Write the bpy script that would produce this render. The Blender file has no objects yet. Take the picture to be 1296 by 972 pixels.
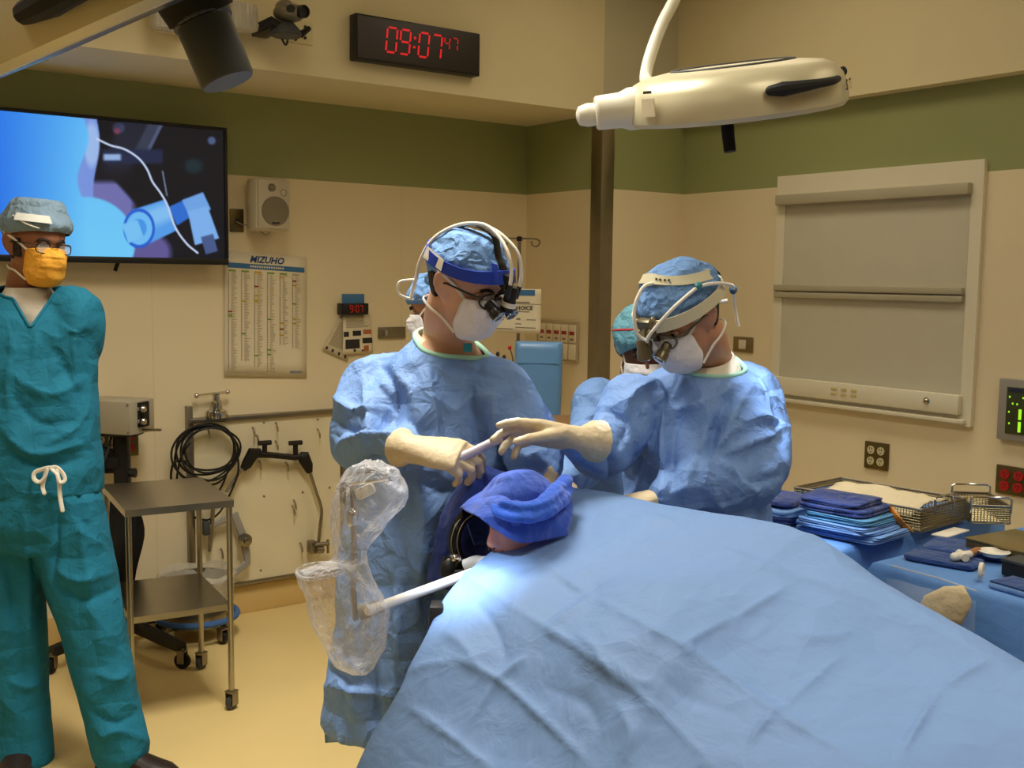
import bpy, bmesh, math, random
import numpy as np
from mathutils import Vector, Matrix, noise as mnoise

random.seed(7)
rng = np.random.default_rng(7)
SC = bpy.context.scene
COL = SC.collection
PI = math.pi

# ------------------------------------------------------------------ camera
F, CX, CY, CAMZ = 1370., 648., 486., 1.55
_vx = np.array([(2540-CX)/F, -(373-CY)/F, -1.]); _vx /= np.linalg.norm(_vx)
_vy = np.array([(-353-CX)/F, -(338-CY)/F, -1.]); _vy -= _vx*_vx.dot(_vy); _vy /= np.linalg.norm(_vy)
RW = np.array([_vx, _vy, np.cross(_vx, _vy)])
EYE = np.array([0., 0., CAMZ])


def ray(px, py):
    return RW @ np.array([(px-CX)/F, -(py-CY)/F, -1.])


def onz(px, py, z):
    r = ray(px, py); return EYE + r*(z-CAMZ)/r[2]


def onY(px, py, y):
    r = ray(px, py); return EYE + r*y/r[1]


def onX(px, py, x):
    r = ray(px, py); return EYE + r*x/r[0]


def dep(px, py, d):
    return EYE + ray(px, py)*d


def projN(P):
    c = (np.asarray(P, float)-EYE) @ RW
    return np.stack([CX + F*c[:, 0]/-c[:, 2], CY - F*c[:, 1]/-c[:, 2], -c[:, 2]], 1)


cd = bpy.data.cameras.new('camera')
cam = bpy.data.objects.new('camera', cd); COL.objects.link(cam)
cd.sensor_width = 36.; cd.lens = 36.*F/1296.
cd.clip_start = .05; cd.clip_end = 60
cam.matrix_world = Matrix([list(RW[0])+[0], list(RW[1])+[0], list(RW[2])+[CAMZ], [0, 0, 0, 1]])
SC.camera = cam
SC.view_settings.view_transform = 'Standard'
SC.view_settings.look = 'None'
SC.view_settings.gamma = 1
SC.view_settings.use_curve_mapping = False
SC.cycles.use_denoising = True

UP = np.array([0, 0, 1.])
CAMR = np.array([.8094, -.5873, 0.])     # picture right, level
CAMF = np.array([.5873, .8094, 0.])      # away from the camera, level


def V(*a):
    return np.array(a, float)


def nrm(v):
    v = np.asarray(v, float)
    return v/(np.linalg.norm(v)+1e-12)


# ------------------------------------------------------------------ materials
def srgb(r, g, b):
    f = lambda c: (c/12.92 if c <= .04045 else ((c+.055)/1.055)**2.4)
    return (f(r/255.), f(g/255.), f(b/255.), 1.)


def mat(name, col, rough=.5, metal=0., var=.06, vscale=8., bump=0., bscale=60., emit=None, estr=0., trans=0., spec=.5, alpha=1.,
        sheen=0., ior=1.45, sss=0., coords='Object', aniso=0.):
    m = bpy.data.materials.new(name); m.use_nodes = True
    nt = m.node_tree; N = nt.nodes; L = nt.links
    b = N['Principled BSDF']
    if len(col) == 3: col = srgb(*col)
    b.inputs['Roughness'].default_value = rough
    b.inputs['Metallic'].default_value = metal
    b.inputs['Specular IOR Level'].default_value = spec
    b.inputs['IOR'].default_value = ior
    b.inputs['Transmission Weight'].default_value = trans
    b.inputs['Alpha'].default_value = alpha
    if sheen: b.inputs['Sheen Weight'].default_value = sheen
    if sss:
        b.inputs['Subsurface Weight'].default_value = sss
        b.inputs['Subsurface Radius'].default_value = (.012, .005, .003)
    tc = N.new('ShaderNodeTexCoord')
    out = tc.outputs[coords]
    if var > 0:
        nz = N.new('ShaderNodeTexNoise'); nz.inputs['Scale'].default_value = vscale; nz.inputs['Detail'].default_value = 4
        L.new(out, nz.inputs['Vector'])
        mr = N.new('ShaderNodeMapRange'); mr.inputs['To Min'].default_value = 1-var; mr.inputs['To Max'].default_value = 1+var
        L.new(nz.outputs['Fac'], mr.inputs['Value'])
        mx = N.new('ShaderNodeMix'); mx.data_type = 'RGBA'; mx.blend_type = 'MULTIPLY'; mx.inputs['Factor'].default_value = 1
        mx.inputs['A'].default_value = col
        L.new(mr.outputs['Result'], mx.inputs['B'])
        L.new(mx.outputs['Result'], b.inputs['Base Color'])
    else:
        b.inputs['Base Color'].default_value = col
    if bump > 0:
        nb = N.new('ShaderNodeTexNoise'); nb.inputs['Scale'].default_value = bscale; nb.inputs['Detail'].default_value = 3
        L.new(out, nb.inputs['Vector'])
        bp = N.new('ShaderNodeBump'); bp.inputs['Strength'].default_value = bump; bp.inputs['Distance'].default_value = .01
        L.new(nb.outputs['Fac'], bp.inputs['Height']); L.new(bp.outputs['Normal'], b.inputs['Normal'])
    if emit is not None:
        b.inputs['Emission Color'].default_value = srgb(*emit) if len(emit) == 3 else emit
        b.inputs['Emission Strength'].default_value = estr
    return m


def cloth(name, col, rough=.75, crumple=.35, scale=9., weave=.12, var=.05, sheen=.0):
    """woven or spun cloth: soft creases (cell ridges), finer crumple and a fine weave"""
    m = bpy.data.materials.new(name); m.use_nodes = True
    nt = m.node_tree; N = nt.nodes; L = nt.links
    b = N['Principled BSDF']
    if len(col) == 3: col = srgb(*col)
    b.inputs['Roughness'].default_value = rough
    b.inputs['Specular IOR Level'].default_value = .3
    if sheen: b.inputs['Sheen Weight'].default_value = sheen
    tc = N.new('ShaderNodeTexCoord')
    nz = N.new('ShaderNodeTexNoise'); nz.inputs['Scale'].default_value = 5; nz.inputs['Detail'].default_value = 5
    L.new(tc.outputs['Object'], nz.inputs['Vector'])
    mr = N.new('ShaderNodeMapRange'); mr.inputs['To Min'].default_value = 1-var; mr.inputs['To Max'].default_value = 1+var
    L.new(nz.outputs['Fac'], mr.inputs['Value'])
    mx = N.new('ShaderNodeMix'); mx.data_type = 'RGBA'; mx.blend_type = 'MULTIPLY'; mx.inputs['Factor'].default_value = 1
    mx.inputs['A'].default_value = col
    L.new(mr.outputs['Result'], mx.inputs['B']); L.new(mx.outputs['Result'], b.inputs['Base Color'])
    # warp + cell distance to edge -> creased facets
    add = N.new('ShaderNodeVectorMath'); add.operation = 'MULTIPLY_ADD'
    nw = N.new('ShaderNodeTexNoise'); nw.inputs['Scale'].default_value = scale*.6
    L.new(tc.outputs['Object'], nw.inputs['Vector'])
    add.inputs[1].default_value = (.07, .07, .07)
    L.new(nw.outputs['Color'], add.inputs[0]); L.new(tc.outputs['Object'], add.inputs[2])
    vo = N.new('ShaderNodeTexVoronoi'); vo.feature = 'F1'; vo.distance = 'MANHATTAN'; vo.inputs['Scale'].default_value = scale*.8
    L.new(add.outputs[0], vo.inputs['Vector'])
    n2 = N.new('ShaderNodeTexNoise'); n2.inputs['Scale'].default_value = scale*3.2; n2.inputs['Detail'].default_value = 3; n2.inputs['Distortion'].default_value = .6
    L.new(tc.outputs['Object'], n2.inputs['Vector'])
    ma = N.new('ShaderNodeMath'); ma.operation = 'MULTIPLY_ADD'; ma.inputs[1].default_value = .35
    L.new(n2.outputs['Fac'], ma.inputs[0]); L.new(vo.outputs['Distance'], ma.inputs[2])
    bp = N.new('ShaderNodeBump'); bp.inputs['Strength'].default_value = crumple; bp.inputs['Distance'].default_value = .03
    L.new(ma.outputs[0], bp.inputs['Height'])
    nf = N.new('ShaderNodeTexNoise'); nf.inputs['Scale'].default_value = 420; nf.inputs['Detail'].default_value = 1
    L.new(tc.outputs['Object'], nf.inputs['Vector'])
    bp2 = N.new('ShaderNodeBump'); bp2.inputs['Strength'].default_value = weave; bp2.inputs['Distance'].default_value = .002
    L.new(nf.outputs['Fac'], bp2.inputs['Height']); L.new(bp.outputs['Normal'], bp2.inputs['Normal'])
    L.new(bp2.outputs['Normal'], b.inputs['Normal'])
    return m


# ------------------------------------------------------------------ mesh builder
class MB:
    def __init__(s):
        s.v = []; s.f = []; s.n = 0

    def add(s, vs, fs):
        vs = np.asarray(vs, float).reshape(-1, 3)
        o = s.n
        s.v.append(vs); s.n += len(vs)
        s.f += [tuple(int(i)+o for i in f) for f in fs]
        return s

    def verts(s):
        return np.concatenate(s.v) if s.v else np.zeros((0, 3))

    def box(s, c, size, ax=None, bev=0.):
        """box centred at c; ax = 3x3 rows of axes; chamfered by bev"""
        c = np.asarray(c, float); h = np.asarray(size, float)/2
        ax = np.eye(3) if ax is None else np.asarray(ax, float)
        if bev <= 0:
            P = [(x, y, z) for x in (-1, 1) for y in (-1, 1) for z in (-1, 1)]
            P = np.array(P)*h
            Fc = [(0, 1, 3, 2), (4, 6, 7, 5), (0, 4, 5, 1), (2, 3, 7, 6), (0, 2, 6, 4), (1, 5, 7, 3)]
        else:
            bm = bmesh.new(); bmesh.ops.create_cube(bm, size=2)
            for v in bm.verts: v.co = Vector((v.co.x*h[0], v.co.y*h[1], v.co.z*h[2]))
            bmesh.ops.bevel(bm, geom=bm.edges[:], offset=min(bev, h.min()*.95), segments=2, profile=.5, affect='EDGES')
            bm.verts.index_update()
            P = np.array([v.co[:] for v in bm.verts]); Fc = [[v.index for v in f.verts] for f in bm.faces]; bm.free()
        return s.add(P @ ax + c, Fc)

    def bx(s, lo, hi, bev=0.):
        lo = np.asarray(lo, float); hi = np.asarray(hi, float)
        return s.box((lo+hi)/2, np.abs(hi-lo), None, bev)

    def rings(s, R, closed=True, cap0=True, cap1=True):
        """R: list of (n,3) rings"""
        n = len(R[0]); vs = np.concatenate(R); fs = []
        for i in range(len(R)-1):
            for j in range(n if closed else n-1):
                a = i*n+j; b = i*n+(j+1) % n
                fs.append((a, b, b+n, a+n))
        if closed and cap0: fs.append(tuple(range(n-1, -1, -1)))
        if closed and cap1: fs.append(tuple((len(R)-1)*n+j for j in range(n)))
        return s.add(vs, fs)

    def tube(s, pts, r, seg=10, flat=None, up=None, round_ends=False):
        """tube along points; r scalar or list; flat=(a,b) scales of cross section"""
        P = np.asarray(pts, float); n = len(P)
        r = np.full(n, float(r)) if np.isscalar(r) else np.asarray(r, float)
        T = np.zeros_like(P)
        T[1:-1] = P[2:]-P[:-2]; T[0] = P[1]-P[0]; T[-1] = P[-1]-P[-2]
        T /= (np.linalg.norm(T, axis=1, keepdims=True)+1e-12)
        u = np.asarray(up, float) if up is not None else (V(0, 0, 1) if abs(T[0][2]) < .9 else V(1, 0, 0))
        Rg = []; a = np.arange(seg)*2*PI/seg
        fa, fb = flat or (1., 1.)
        for i in range(n):
            x = u - T[i]*u.dot(T[i])
            if np.linalg.norm(x) < 1e-6: x = V(1, 0, 0) - T[i]*T[i][0]
            x = nrm(x); y = np.cross(T[i], x); u = x if up is None else u
            Rg.append((P[i], x, y, r[i]))
        rings = []
        if round_ends:
            p, x, y, rr = Rg[0]
            for k in (75, 50, 25):
                t = math.radians(k)
                rings.append(p-T[0]*rr*math.sin(t)+rr*math.cos(t)*(np.outer(np.cos(a), x)*fa+np.outer(np.sin(a), y)*fb))
        for p, x, y, rr in Rg:
            rings.append(p+rr*(np.outer(np.cos(a), x)*fa+np.outer(np.sin(a), y)*fb))
        if round_ends:
            p, x, y, rr = Rg[-1]
            for k in (25, 50, 75):
                t = math.radians(k)
                rings.append(p+T[-1]*rr*math.sin(t)+rr*math.cos(t)*(np.outer(np.cos(a), x)*fa+np.outer(np.sin(a), y)*fb))
        return s.rings(rings)

    def cyl(s, p0, p1, r, seg=16, r1=None):
        return s.tube([p0, p1], [r, r if r1 is None else r1], seg)

    def lathe(s, base, axis, prof, seg=24):
        """prof: list of (radius, height along axis)"""
        base = np.asarray(base, float); axis = nrm(axis)
        x = nrm(np.cross(axis, V(0, 0, 1) if abs(axis[2]) < .9 else V(1, 0, 0))); y = np.cross(axis, x)
        a = np.arange(seg)*2*PI/seg
        R = [base+axis*h+max(r, 1e-5)*(np.outer(np.cos(a), x)+np.outer(np.sin(a), y)) for r, h in prof]
        return s.rings(R)

    def ell(s, c, rad, ax=None, seg=20, rg=12, jit=0.):
        c = np.asarray(c, float); ax = np.eye(3) if ax is None else np.asarray(ax, float)
        R = []
        for i in range(rg+1):
            t = -PI/2+PI*i/rg
            a = np.arange(seg)*2*PI/seg
            ct = max(math.cos(t), 1e-4)
            p = np.stack([np.cos(a)*ct*rad[0], np.sin(a)*ct*rad[1], np.full(seg, math.sin(t)*rad[2])], 1)
            R.append(p @ ax + c)
        return s.rings(R)

    def grid(s, G, thick=0., wrap=False):
        """G: (m,n,3) points"""
        G = np.asarray(G, float); m, n = G.shape[:2]
        fs = []
        for i in range(m-1):
            for j in range(n if wrap else n-1):
                a = i*n+j; b = i*n+(j+1) % n
                fs.append((a, b, b+n, a+n))
        return s.add(G.reshape(-1, 3), fs)

    def poly(s, pts, ext):
        """flat polygon extruded by vector ext"""
        P = np.asarray(pts, float); n = len(P); e = np.asarray(ext, float)
        fs = [tuple(range(n)), tuple(range(2*n-1, n-1, -1))]
        fs += [(i, i+n, (i+1) % n+n, (i+1) % n) for i in range(n)]
        return s.add(np.concatenate([P, P+e]), fs)


def mesh_of(name, mb):
    me = bpy.data.meshes.new(name)
    me.from_pydata(mb.verts().tolist(), [], mb.f)
    me.update()
    return me


def fix_normals(me):
    bm = bmesh.new(); bm.from_mesh(me)
    bmesh.ops.recalc_face_normals(bm, faces=bm.faces[:])
    bm.to_mesh(me); bm.free(); me.update()


def place(name, me, material, parent=None, smooth=35., label=None):
    o = bpy.data.objects.new(name, me); COL.objects.link(o)
    if material is not None: me.materials.append(material)
    if smooth:
        me.polygons.foreach_set('use_smooth', [True]*len(me.polygons))
        if smooth < 180: me.set_sharp_from_angle(angle=math.radians(smooth))
    if parent is not None:
        o.parent = parent
        w = parent.get('_w')
        o.matrix_parent_inverse = Matrix.Translation(-ORIGIN[parent.name])
    ORIGIN[o.name] = Vector((0, 0, 0))
    if label: o['label'] = label
    return o


ORIGIN = {}


def obj(name, mb, material, parent=None, smooth=35., label=None, solid=0., fix=True, sub=0):
    me = mesh_of(name, mb)
    if fix: fix_normals(me)
    o = place(name, me, material, parent, smooth, label)
    if solid:
        md = o.modifiers.new('solidify', 'SOLIDIFY'); md.thickness = solid; md.offset = 0
    if sub:
        md = o.modifiers.new('subsurf', 'SUBSURF'); md.levels = sub; md.render_levels = sub
    return o


def thing(name, label, cat, loc, group=None):
    o = bpy.data.objects.new(name, None); COL.objects.link(o)
    o.location = Vector(loc); ORIGIN[o.name] = Vector(loc)
    o.empty_display_size = .1
    o['label'] = label; o['category'] = cat
    if group: o['group'] = group
    return o


def tag(o, label, cat, group=None):
    o['label'] = label; o['category'] = cat
    if group: o['group'] = group
    return o


def struct(name, mb, m, parent=None, smooth=30.):
    o = obj(name, mb, m, parent, smooth)
    if parent is None: o['kind'] = 'structure'
    return o


def dup(root, loc, label=None, rot=None, group=None):
    """a copy of a thing with copies of its parts and sub-parts, moved by loc (and turned)"""
    r = root.copy(); COL.objects.link(r)
    r.location = Vector(loc)
    if rot is not None: r.rotation_euler = rot
    if label: r['label'] = label
    if group: r['group'] = group
    for ch in list(root.children):
        c = ch.copy(); COL.objects.link(c); c.parent = r
        for g in list(ch.children):
            d = g.copy(); COL.objects.link(d); d.parent = c
    return r


def crspline(P, n=8):
    """Catmull-Rom through points (any dimension)"""
    P = np.asarray(P, float); out = []
    E = np.concatenate([[2*P[0]-P[1]], P, [2*P[-1]-P[-2]]])
    for i in range(len(P)-1):
        p0, p1, p2, p3 = E[i:i+4]
        for k in range(n):
            t = k/n
            out.append(.5*(2*p1+(p2-p0)*t+(2*p0-5*p1+4*p2-p3)*t*t+(3*p1-p0-3*p2+p3)*t**3))
    out.append(P[-1]); return np.array(out)


def mverts(me):
    a = np.empty(len(me.vertices)*3, np.float32); me.vertices.foreach_get('co', a); return a.reshape(-1, 3).astype(float)


def mnormals(me):
    a = np.empty(len(me.vertices)*3, np.float32); me.vertices.foreach_get('normal', a); return a.reshape(-1, 3).astype(float)


def setverts(me, P):
    me.vertices.foreach_set('co', np.asarray(P, np.float32).ravel()); me.update()


def voxel(mb, size, smooth_it=4, name='m'):
    """fuse all shells of a builder into one continuous surface"""
    me = mesh_of(name, mb); fix_normals(me)
    o = bpy.data.objects.new('tmp', me); COL.objects.link(o)
    md = o.modifiers.new('r', 'REMESH'); md.mode = 'VOXEL'; md.voxel_size = size; md.use_smooth_shade = True
    if smooth_it:
        ms = o.modifiers.new('s', 'SMOOTH'); ms.factor = .5; ms.iterations = smooth_it
    dg = bpy.context.evaluated_depsgraph_get()
    ev = o.evaluated_get(dg)
    out = bpy.data.meshes.new_from_object(ev)
    bpy.data.objects.remove(o); bpy.data.meshes.remove(me)
    out.name = name
    return out


def lap(me, P, it=2, f=.5):
    E = np.empty(len(me.edges)*2, np.int32); me.edges.foreach_get('vertices', E); E = E.reshape(-1, 2)
    cnt = np.bincount(E.ravel(), minlength=len(P))[:, None]
    for _ in range(it):
        S = np.zeros_like(P)
        np.add.at(S, E[:, 0], P[E[:, 1]]); np.add.at(S, E[:, 1], P[E[:, 0]])
        P = P*(1-f)+f*S/np.maximum(cnt, 1)
    return P


def seg_dist(Q, a, b):
    ab = b-a; t = np.clip(((Q-a) @ ab)/max(ab.dot(ab), 1e-9), 0, 1)
    d = np.linalg.norm(Q-(a+t[:, None]*ab), axis=1)
    return d, t


def folds(me, lines, face=-.15):
    """raise (amp>0) or sink soft creases along pixel polylines on the side that faces the camera.
    lines: (pts, amp metres, width pixels[, mode]); mode 's' = step (one side raised)"""
    P = mverts(me); Nn = mnormals(me); Q = projN(P)
    vis = (Nn * nrm_rows(EYE-P)).sum(1) > face
    D = np.zeros(len(P))
    for ln in lines:
        pts, amp, w = ln[:3]; mode = ln[3] if len(ln) > 3 else 'r'
        pts = np.asarray(pts, float)
        if len(pts) > 2: pts = crspline(pts, 5)
        best = np.full(len(P), 1e9); side = np.zeros(len(P)); par = np.zeros(len(P))
        for i in range(len(pts)-1):
            d, t = seg_dist(Q[:, :2], pts[i], pts[i+1])
            m = d < best
            best[m] = d[m]
            ab = pts[i+1]-pts[i]
            side[m] = ((Q[m, 0]-pts[i][0])*ab[1]-(Q[m, 1]-pts[i][1])*ab[0])/np.linalg.norm(ab)
            par[m] = (i+t[m])/(len(pts)-1)
        taper = np.clip(np.sin(PI*np.clip(par, .02, .98)), 0, 1)**.5
        if mode == 'r':
            D += amp*np.exp(-np.abs(best/w)**1.05)*taper*vis
        else:
            D += amp*np.exp(-(best/(3*w))**2)*np.tanh(side/(w*.6))*taper*vis
    setverts(me, P+Nn*D[:, None])


def nrm_rows(A):
    return A/(np.linalg.norm(A, axis=1, keepdims=True)+1e-12)


def crumple(me, amp, scale, seed=0., stretch=(1, 1, 1), ridged=True):
    P = mverts(me); Nn = mnormals(me)
    st = np.array(stretch)*scale
    D = np.empty(len(P))
    for i, p in enumerate(P*st+seed):
        q = Vector(p)
        if ridged:
            D[i] = 1-2*abs(mnoise.noise(q))-.5*abs(mnoise.noise(q*2.1+Vector((7.1, 3, 1))))*1.2
        else:
            D[i] = mnoise.noise(q)+.5*mnoise.noise(q*2.03)
    D -= D.mean()
    setverts(me, P+Nn*(amp*D)[:, None])


def puff(me, amp, scale, seed=0., stretch=(1, 1, 1), edge=.25, warp=.35):
    """pillowy facets parted by sharp valleys, like crumpled paper cloth"""
    P = mverts(me); Nn = mnormals(me); st = np.array(stretch)*scale
    D = np.empty(len(P))
    for i, p in enumerate(P*st+seed):
        q = Vector(p); q = q+mnoise.noise_vector(q*.7)*warp
        d = mnoise.voronoi(q)[0]
        t = min(1., (d[1]-d[0])/edge)
        m_ = mnoise.voronoi(q, distance_metric='MANHATTAN')[0]
        D[i] = .55*t*(2-t)-.75*m_[0]
    D -= D.mean()
    setverts(me, P+Nn*(amp*D)[:, None])


def boundary_loop(me, near, rmax):
    """longest open edge loop within rmax of a point, in order"""
    bm = bmesh.new(); bm.from_mesh(me)
    E_ = [e for e in bm.edges if e.is_boundary and (e.verts[0].co-Vector(near)).length < rmax]
    adj = {}
    for e in E_:
        a, b = e.verts[0].index, e.verts[1].index
        adj.setdefault(a, []).append(b); adj.setdefault(b, []).append(a)
    best = []; seen = set()
    for s0 in adj:
        if s0 in seen: continue
        loop = [s0]; seen.add(s0); cur = s0
        while True:
            nx = [v for v in adj[cur] if v not in seen]
            if not nx: break
            cur = nx[0]; seen.add(cur); loop.append(cur)
        if len(loop) > len(best): best = loop
    bm.free(); return best


def smooth_loop(me, loop, it=12):
    P = mverts(me); L_ = P[loop]
    for _ in range(it): L_ = .5*L_+.25*(np.roll(L_, 1, 0)+np.roll(L_, -1, 0))
    P[loop] = L_; setverts(me, P); return L_


def text_mesh(s, size, width_fit=None, bold=0., italic=0.):
    """flat lettering: returns (verts (n,2), faces) from the built-in font"""
    cu = bpy.data.curves.new('t', 'FONT'); cu.body = s; cu.size = size; cu.offset = bold; cu.shear = italic
    cu.align_x = 'CENTER'; cu.align_y = 'CENTER'; cu.resolution_u = 2
    o = bpy.data.objects.new('t', cu); COL.objects.link(o)
    me = bpy.data.meshes.new_from_object(o.evaluated_get(bpy.context.evaluated_depsgraph_get()))
    P = mverts(me)[:, :2]; Fc = [tuple(p.vertices) for p in me.polygons]
    bpy.data.objects.remove(o); bpy.data.curves.remove(cu); bpy.data.meshes.remove(me)
    if width_fit and len(P):
        w = P[:, 0].max()-P[:, 0].min(); P = P*(width_fit/w)
    return P, Fc


def lettering(name, s, size, origin, right, up, m, parent, width_fit=None, bold=0., italic=0., off=.001, vscale=1.):
    P, Fc = text_mesh(s, size, width_fit, bold, italic)
    right = nrm(right); up = nrm(up); n = np.cross(right, up)
    W = np.asarray(origin)+np.outer(P[:, 0], right)+np.outer(P[:, 1]*vscale, up)+n*off
    mb = MB(); mb.add(W, Fc)
    return obj(name, mb, m, parent, 0, fix=False)
# ------------------------------------------------------------------ the room
AY, DY, BX, CXW, ZS, ZB, ZC = 4.627, 4.027, 3.452, 4.009, 2.333, 1.98, 3.05
XL, YB = -3.2, -3.0


def wall_material():
    m = bpy.data.materials.new('wall_paint_panels'); m.use_nodes = True
    nt = m.node_tree; N = nt.nodes; L = nt.links; b = N['Principled BSDF']
    g = N.new('ShaderNodeNewGeometry'); sx = N.new('ShaderNodeSeparateXYZ'); L.new(g.outputs['Position'], sx.inputs[0])
    nz = N.new('ShaderNodeTexNoise'); nz.inputs['Scale'].default_value = 2.5; nz.inputs['Detail'].default_value = 4
    L.new(g.outputs['Position'], nz.inputs['Vector'])
    mr = N.new('ShaderNodeMapRange'); mr.inputs['To Min'].default_value = .95; mr.inputs['To Max'].default_value = 1.05
    L.new(nz.outputs['Fac'], mr.inputs['Value'])
    def step(src, v):
        s = N.new('ShaderNodeMath'); s.operation = 'GREATER_THAN'; s.inputs[1].default_value = v; L.new(src, s.inputs[0]); return s.outputs[0]
    z1 = step(sx.outputs['Z'], ZB); z2 = step(sx.outputs['Z'], ZS)
    mx = N.new('ShaderNodeMix'); mx.data_type = 'RGBA'; mx.inputs['A'].default_value = WALLC; mx.inputs['B'].default_value = GREENC
    L.new(z1, mx.inputs['Factor'])
    m2 = N.new('ShaderNodeMix'); m2.data_type = 'RGBA'; m2.inputs['B'].default_value = UPPERC
    L.new(z2, m2.inputs['Factor']); L.new(mx.outputs['Result'], m2.inputs['A'])
    m3 = N.new('ShaderNodeMix'); m3.data_type = 'RGBA'; m3.blend_type = 'MULTIPLY'; m3.inputs['Factor'].default_value = 1
    L.new(m2.outputs['Result'], m3.inputs['A']); L.new(mr.outputs['Result'], m3.inputs['B'])
    # thin upright seams between the wall panels, below the green band
    md = N.new('ShaderNodeMath'); md.operation = 'PINGPONG'; md.inputs[1].default_value = .61
    ad = N.new('ShaderNodeMath'); ad.operation = 'ADD'; L.new(sx.outputs['X'], ad.inputs[0]); L.new(sx.outputs['Y'], ad.inputs[1])
    L.new(ad.outputs[0], md.inputs[0])
    lt = N.new('ShaderNodeMath'); lt.operation = 'LESS_THAN'; lt.inputs[1].default_value = .003; L.new(md.outputs[0], lt.inputs[0])
    iv = N.new('ShaderNodeMath'); iv.operation = 'SUBTRACT'; iv.inputs[0].default_value = 1; L.new(z1, iv.inputs[1])
    an = N.new('ShaderNodeMath'); an.operation = 'MULTIPLY'; L.new(lt.outputs[0], an.inputs[0]); L.new(iv.outputs[0], an.inputs[1])
    sc = N.new('ShaderNodeMath'); sc.operation = 'MULTIPLY'; sc.inputs[1].default_value = .1; L.new(an.outputs[0], sc.inputs[0])
    m4 = N.new('ShaderNodeMix'); m4.data_type = 'RGBA'; m4.inputs['B'].default_value = srgb(120, 100, 70)
    L.new(sc.outputs[0], m4.inputs['Factor']); L.new(m3.outputs['Result'], m4.inputs['A'])
    L.new(m4.outputs['Result'], b.inputs['Base Color'])
    b.inputs['Roughness'].default_value = .5
    nb = N.new('ShaderNodeTexNoise'); nb.inputs['Scale'].default_value = 90; L.new(g.outputs['Position'], nb.inputs['Vector'])
    bp = N.new('ShaderNodeBump'); bp.inputs['Strength'].default_value = .06; bp.inputs['Distance'].default_value = .005
    L.new(nb.outputs['Fac'], bp.inputs['Height']); L.new(bp.outputs['Normal'], b.inputs['Normal'])
    return m


WALLC = srgb(230, 214, 178); GREENC = srgb(148, 154, 102); UPPERC = srgb(196, 190, 162)
M_wall = wall_material()
M_ceil = mat('ceiling_paint', (222, 212, 176), .8, var=.03)
M_floor = mat('sheet_vinyl_floor', (222, 196, 134), .38, var=.07, vscale=3., bump=.02, bscale=150)
M_base = mat('vinyl_cove_base', (214, 184, 120), .45, var=.05)
M_steel = mat('brushed_steel', (176, 170, 158), .28, 1., var=.10, vscale=22)
M_steel_d = mat('worn_steel', (150, 142, 126), .36, 1., var=.14, vscale=16)
M_chrome = mat('chrome', (205, 203, 198), .12, 1., var=.02)
M_black = mat('black_plastic', (24, 23, 22), .42, var=.1)
M_blackm = mat('matt_black', (17, 17, 18), .7, var=.1)
M_dgrey = mat('dark_grey_plastic', (62, 64, 66), .5, var=.06)
M_grey = mat('grey_plastic', (150, 146, 138), .5, var=.05)
M_white = mat('white_plastic', (228, 222, 208), .4, var=.03)
M_cream = mat('cream_plastic', (214, 204, 178), .45, var=.04)
M_paper = mat('paper', (226, 214, 184), .8, var=.03)
M_ink = mat('black_ink', (45, 42, 40), .8, var=0)
M_inkg = mat('grey_ink', (138, 128, 112), .8, var=0)
M_blueink = mat('blue_print', (58, 110, 158), .7, var=.03)
M_red = mat('red_plastic', (176, 30, 26), .4, var=.05)

struct('floor', MB().bx((XL-.1, YB-.1, -.06), (CXW+.1, AY+.1, 0)), M_floor)
struct('ceiling', MB().bx((XL-.1, YB-.1, ZC), (CXW+.1, AY+.1, ZC+.08)), M_ceil)
struct('wall_left', MB().bx((XL-.1, AY, 0), (BX, AY+.1, ZC)), M_wall)
struct('wall_back', MB().bx((BX, DY, 0), (CXW+.1, AY+.1, ZC)), M_wall)
struct('wall_right', MB().bx((CXW, YB-.1, 0), (CXW+.1, DY, ZC)), M_wall)
struct('wall_rear', MB().bx((XL-.1, YB-.1, 0), (CXW, YB, ZC)), M_wall)
struct('wall_side', MB().bx((XL-.1, YB, 0), (XL, AY, ZC)), M_wall)
bk = MB().bx((XL, DY, ZS), (BX, AY, ZC)); struct('ceiling_bulkhead', bk, mat('bulkhead_paint', (222, 210, 170), .7, var=.03))
struct('ceiling_soffit', MB().bx((3.935, YB, ZS), (CXW, DY, ZC)), bpy.data.materials['bulkhead_paint'])
struct('baseboard_left', MB().bx((XL, AY-.012, 0), (BX, AY, .13), .004), M_base)
struct('baseboard_alcove', MB().bx((BX-.012, DY, 0), (BX, AY-.012, .13), .004), M_base)
struct('baseboard_back', MB().bx((BX, DY-.012, 0), (CXW, DY, .13), .004), M_base)
struct('baseboard_right', MB().bx((CXW-.012, YB, 0), (CXW, DY-.012, .13), .004), M_base)
# stainless corner guard: two plates meeting on the outer corner
g = MB().bx((BX-.004, DY-.004, .13), (BX+.075, DY, 2.31), .001); g.bx((BX-.004, DY, .13), (BX, DY+.075, 2.31), .001)
struct('trim_1', g, M_steel_d)

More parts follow.
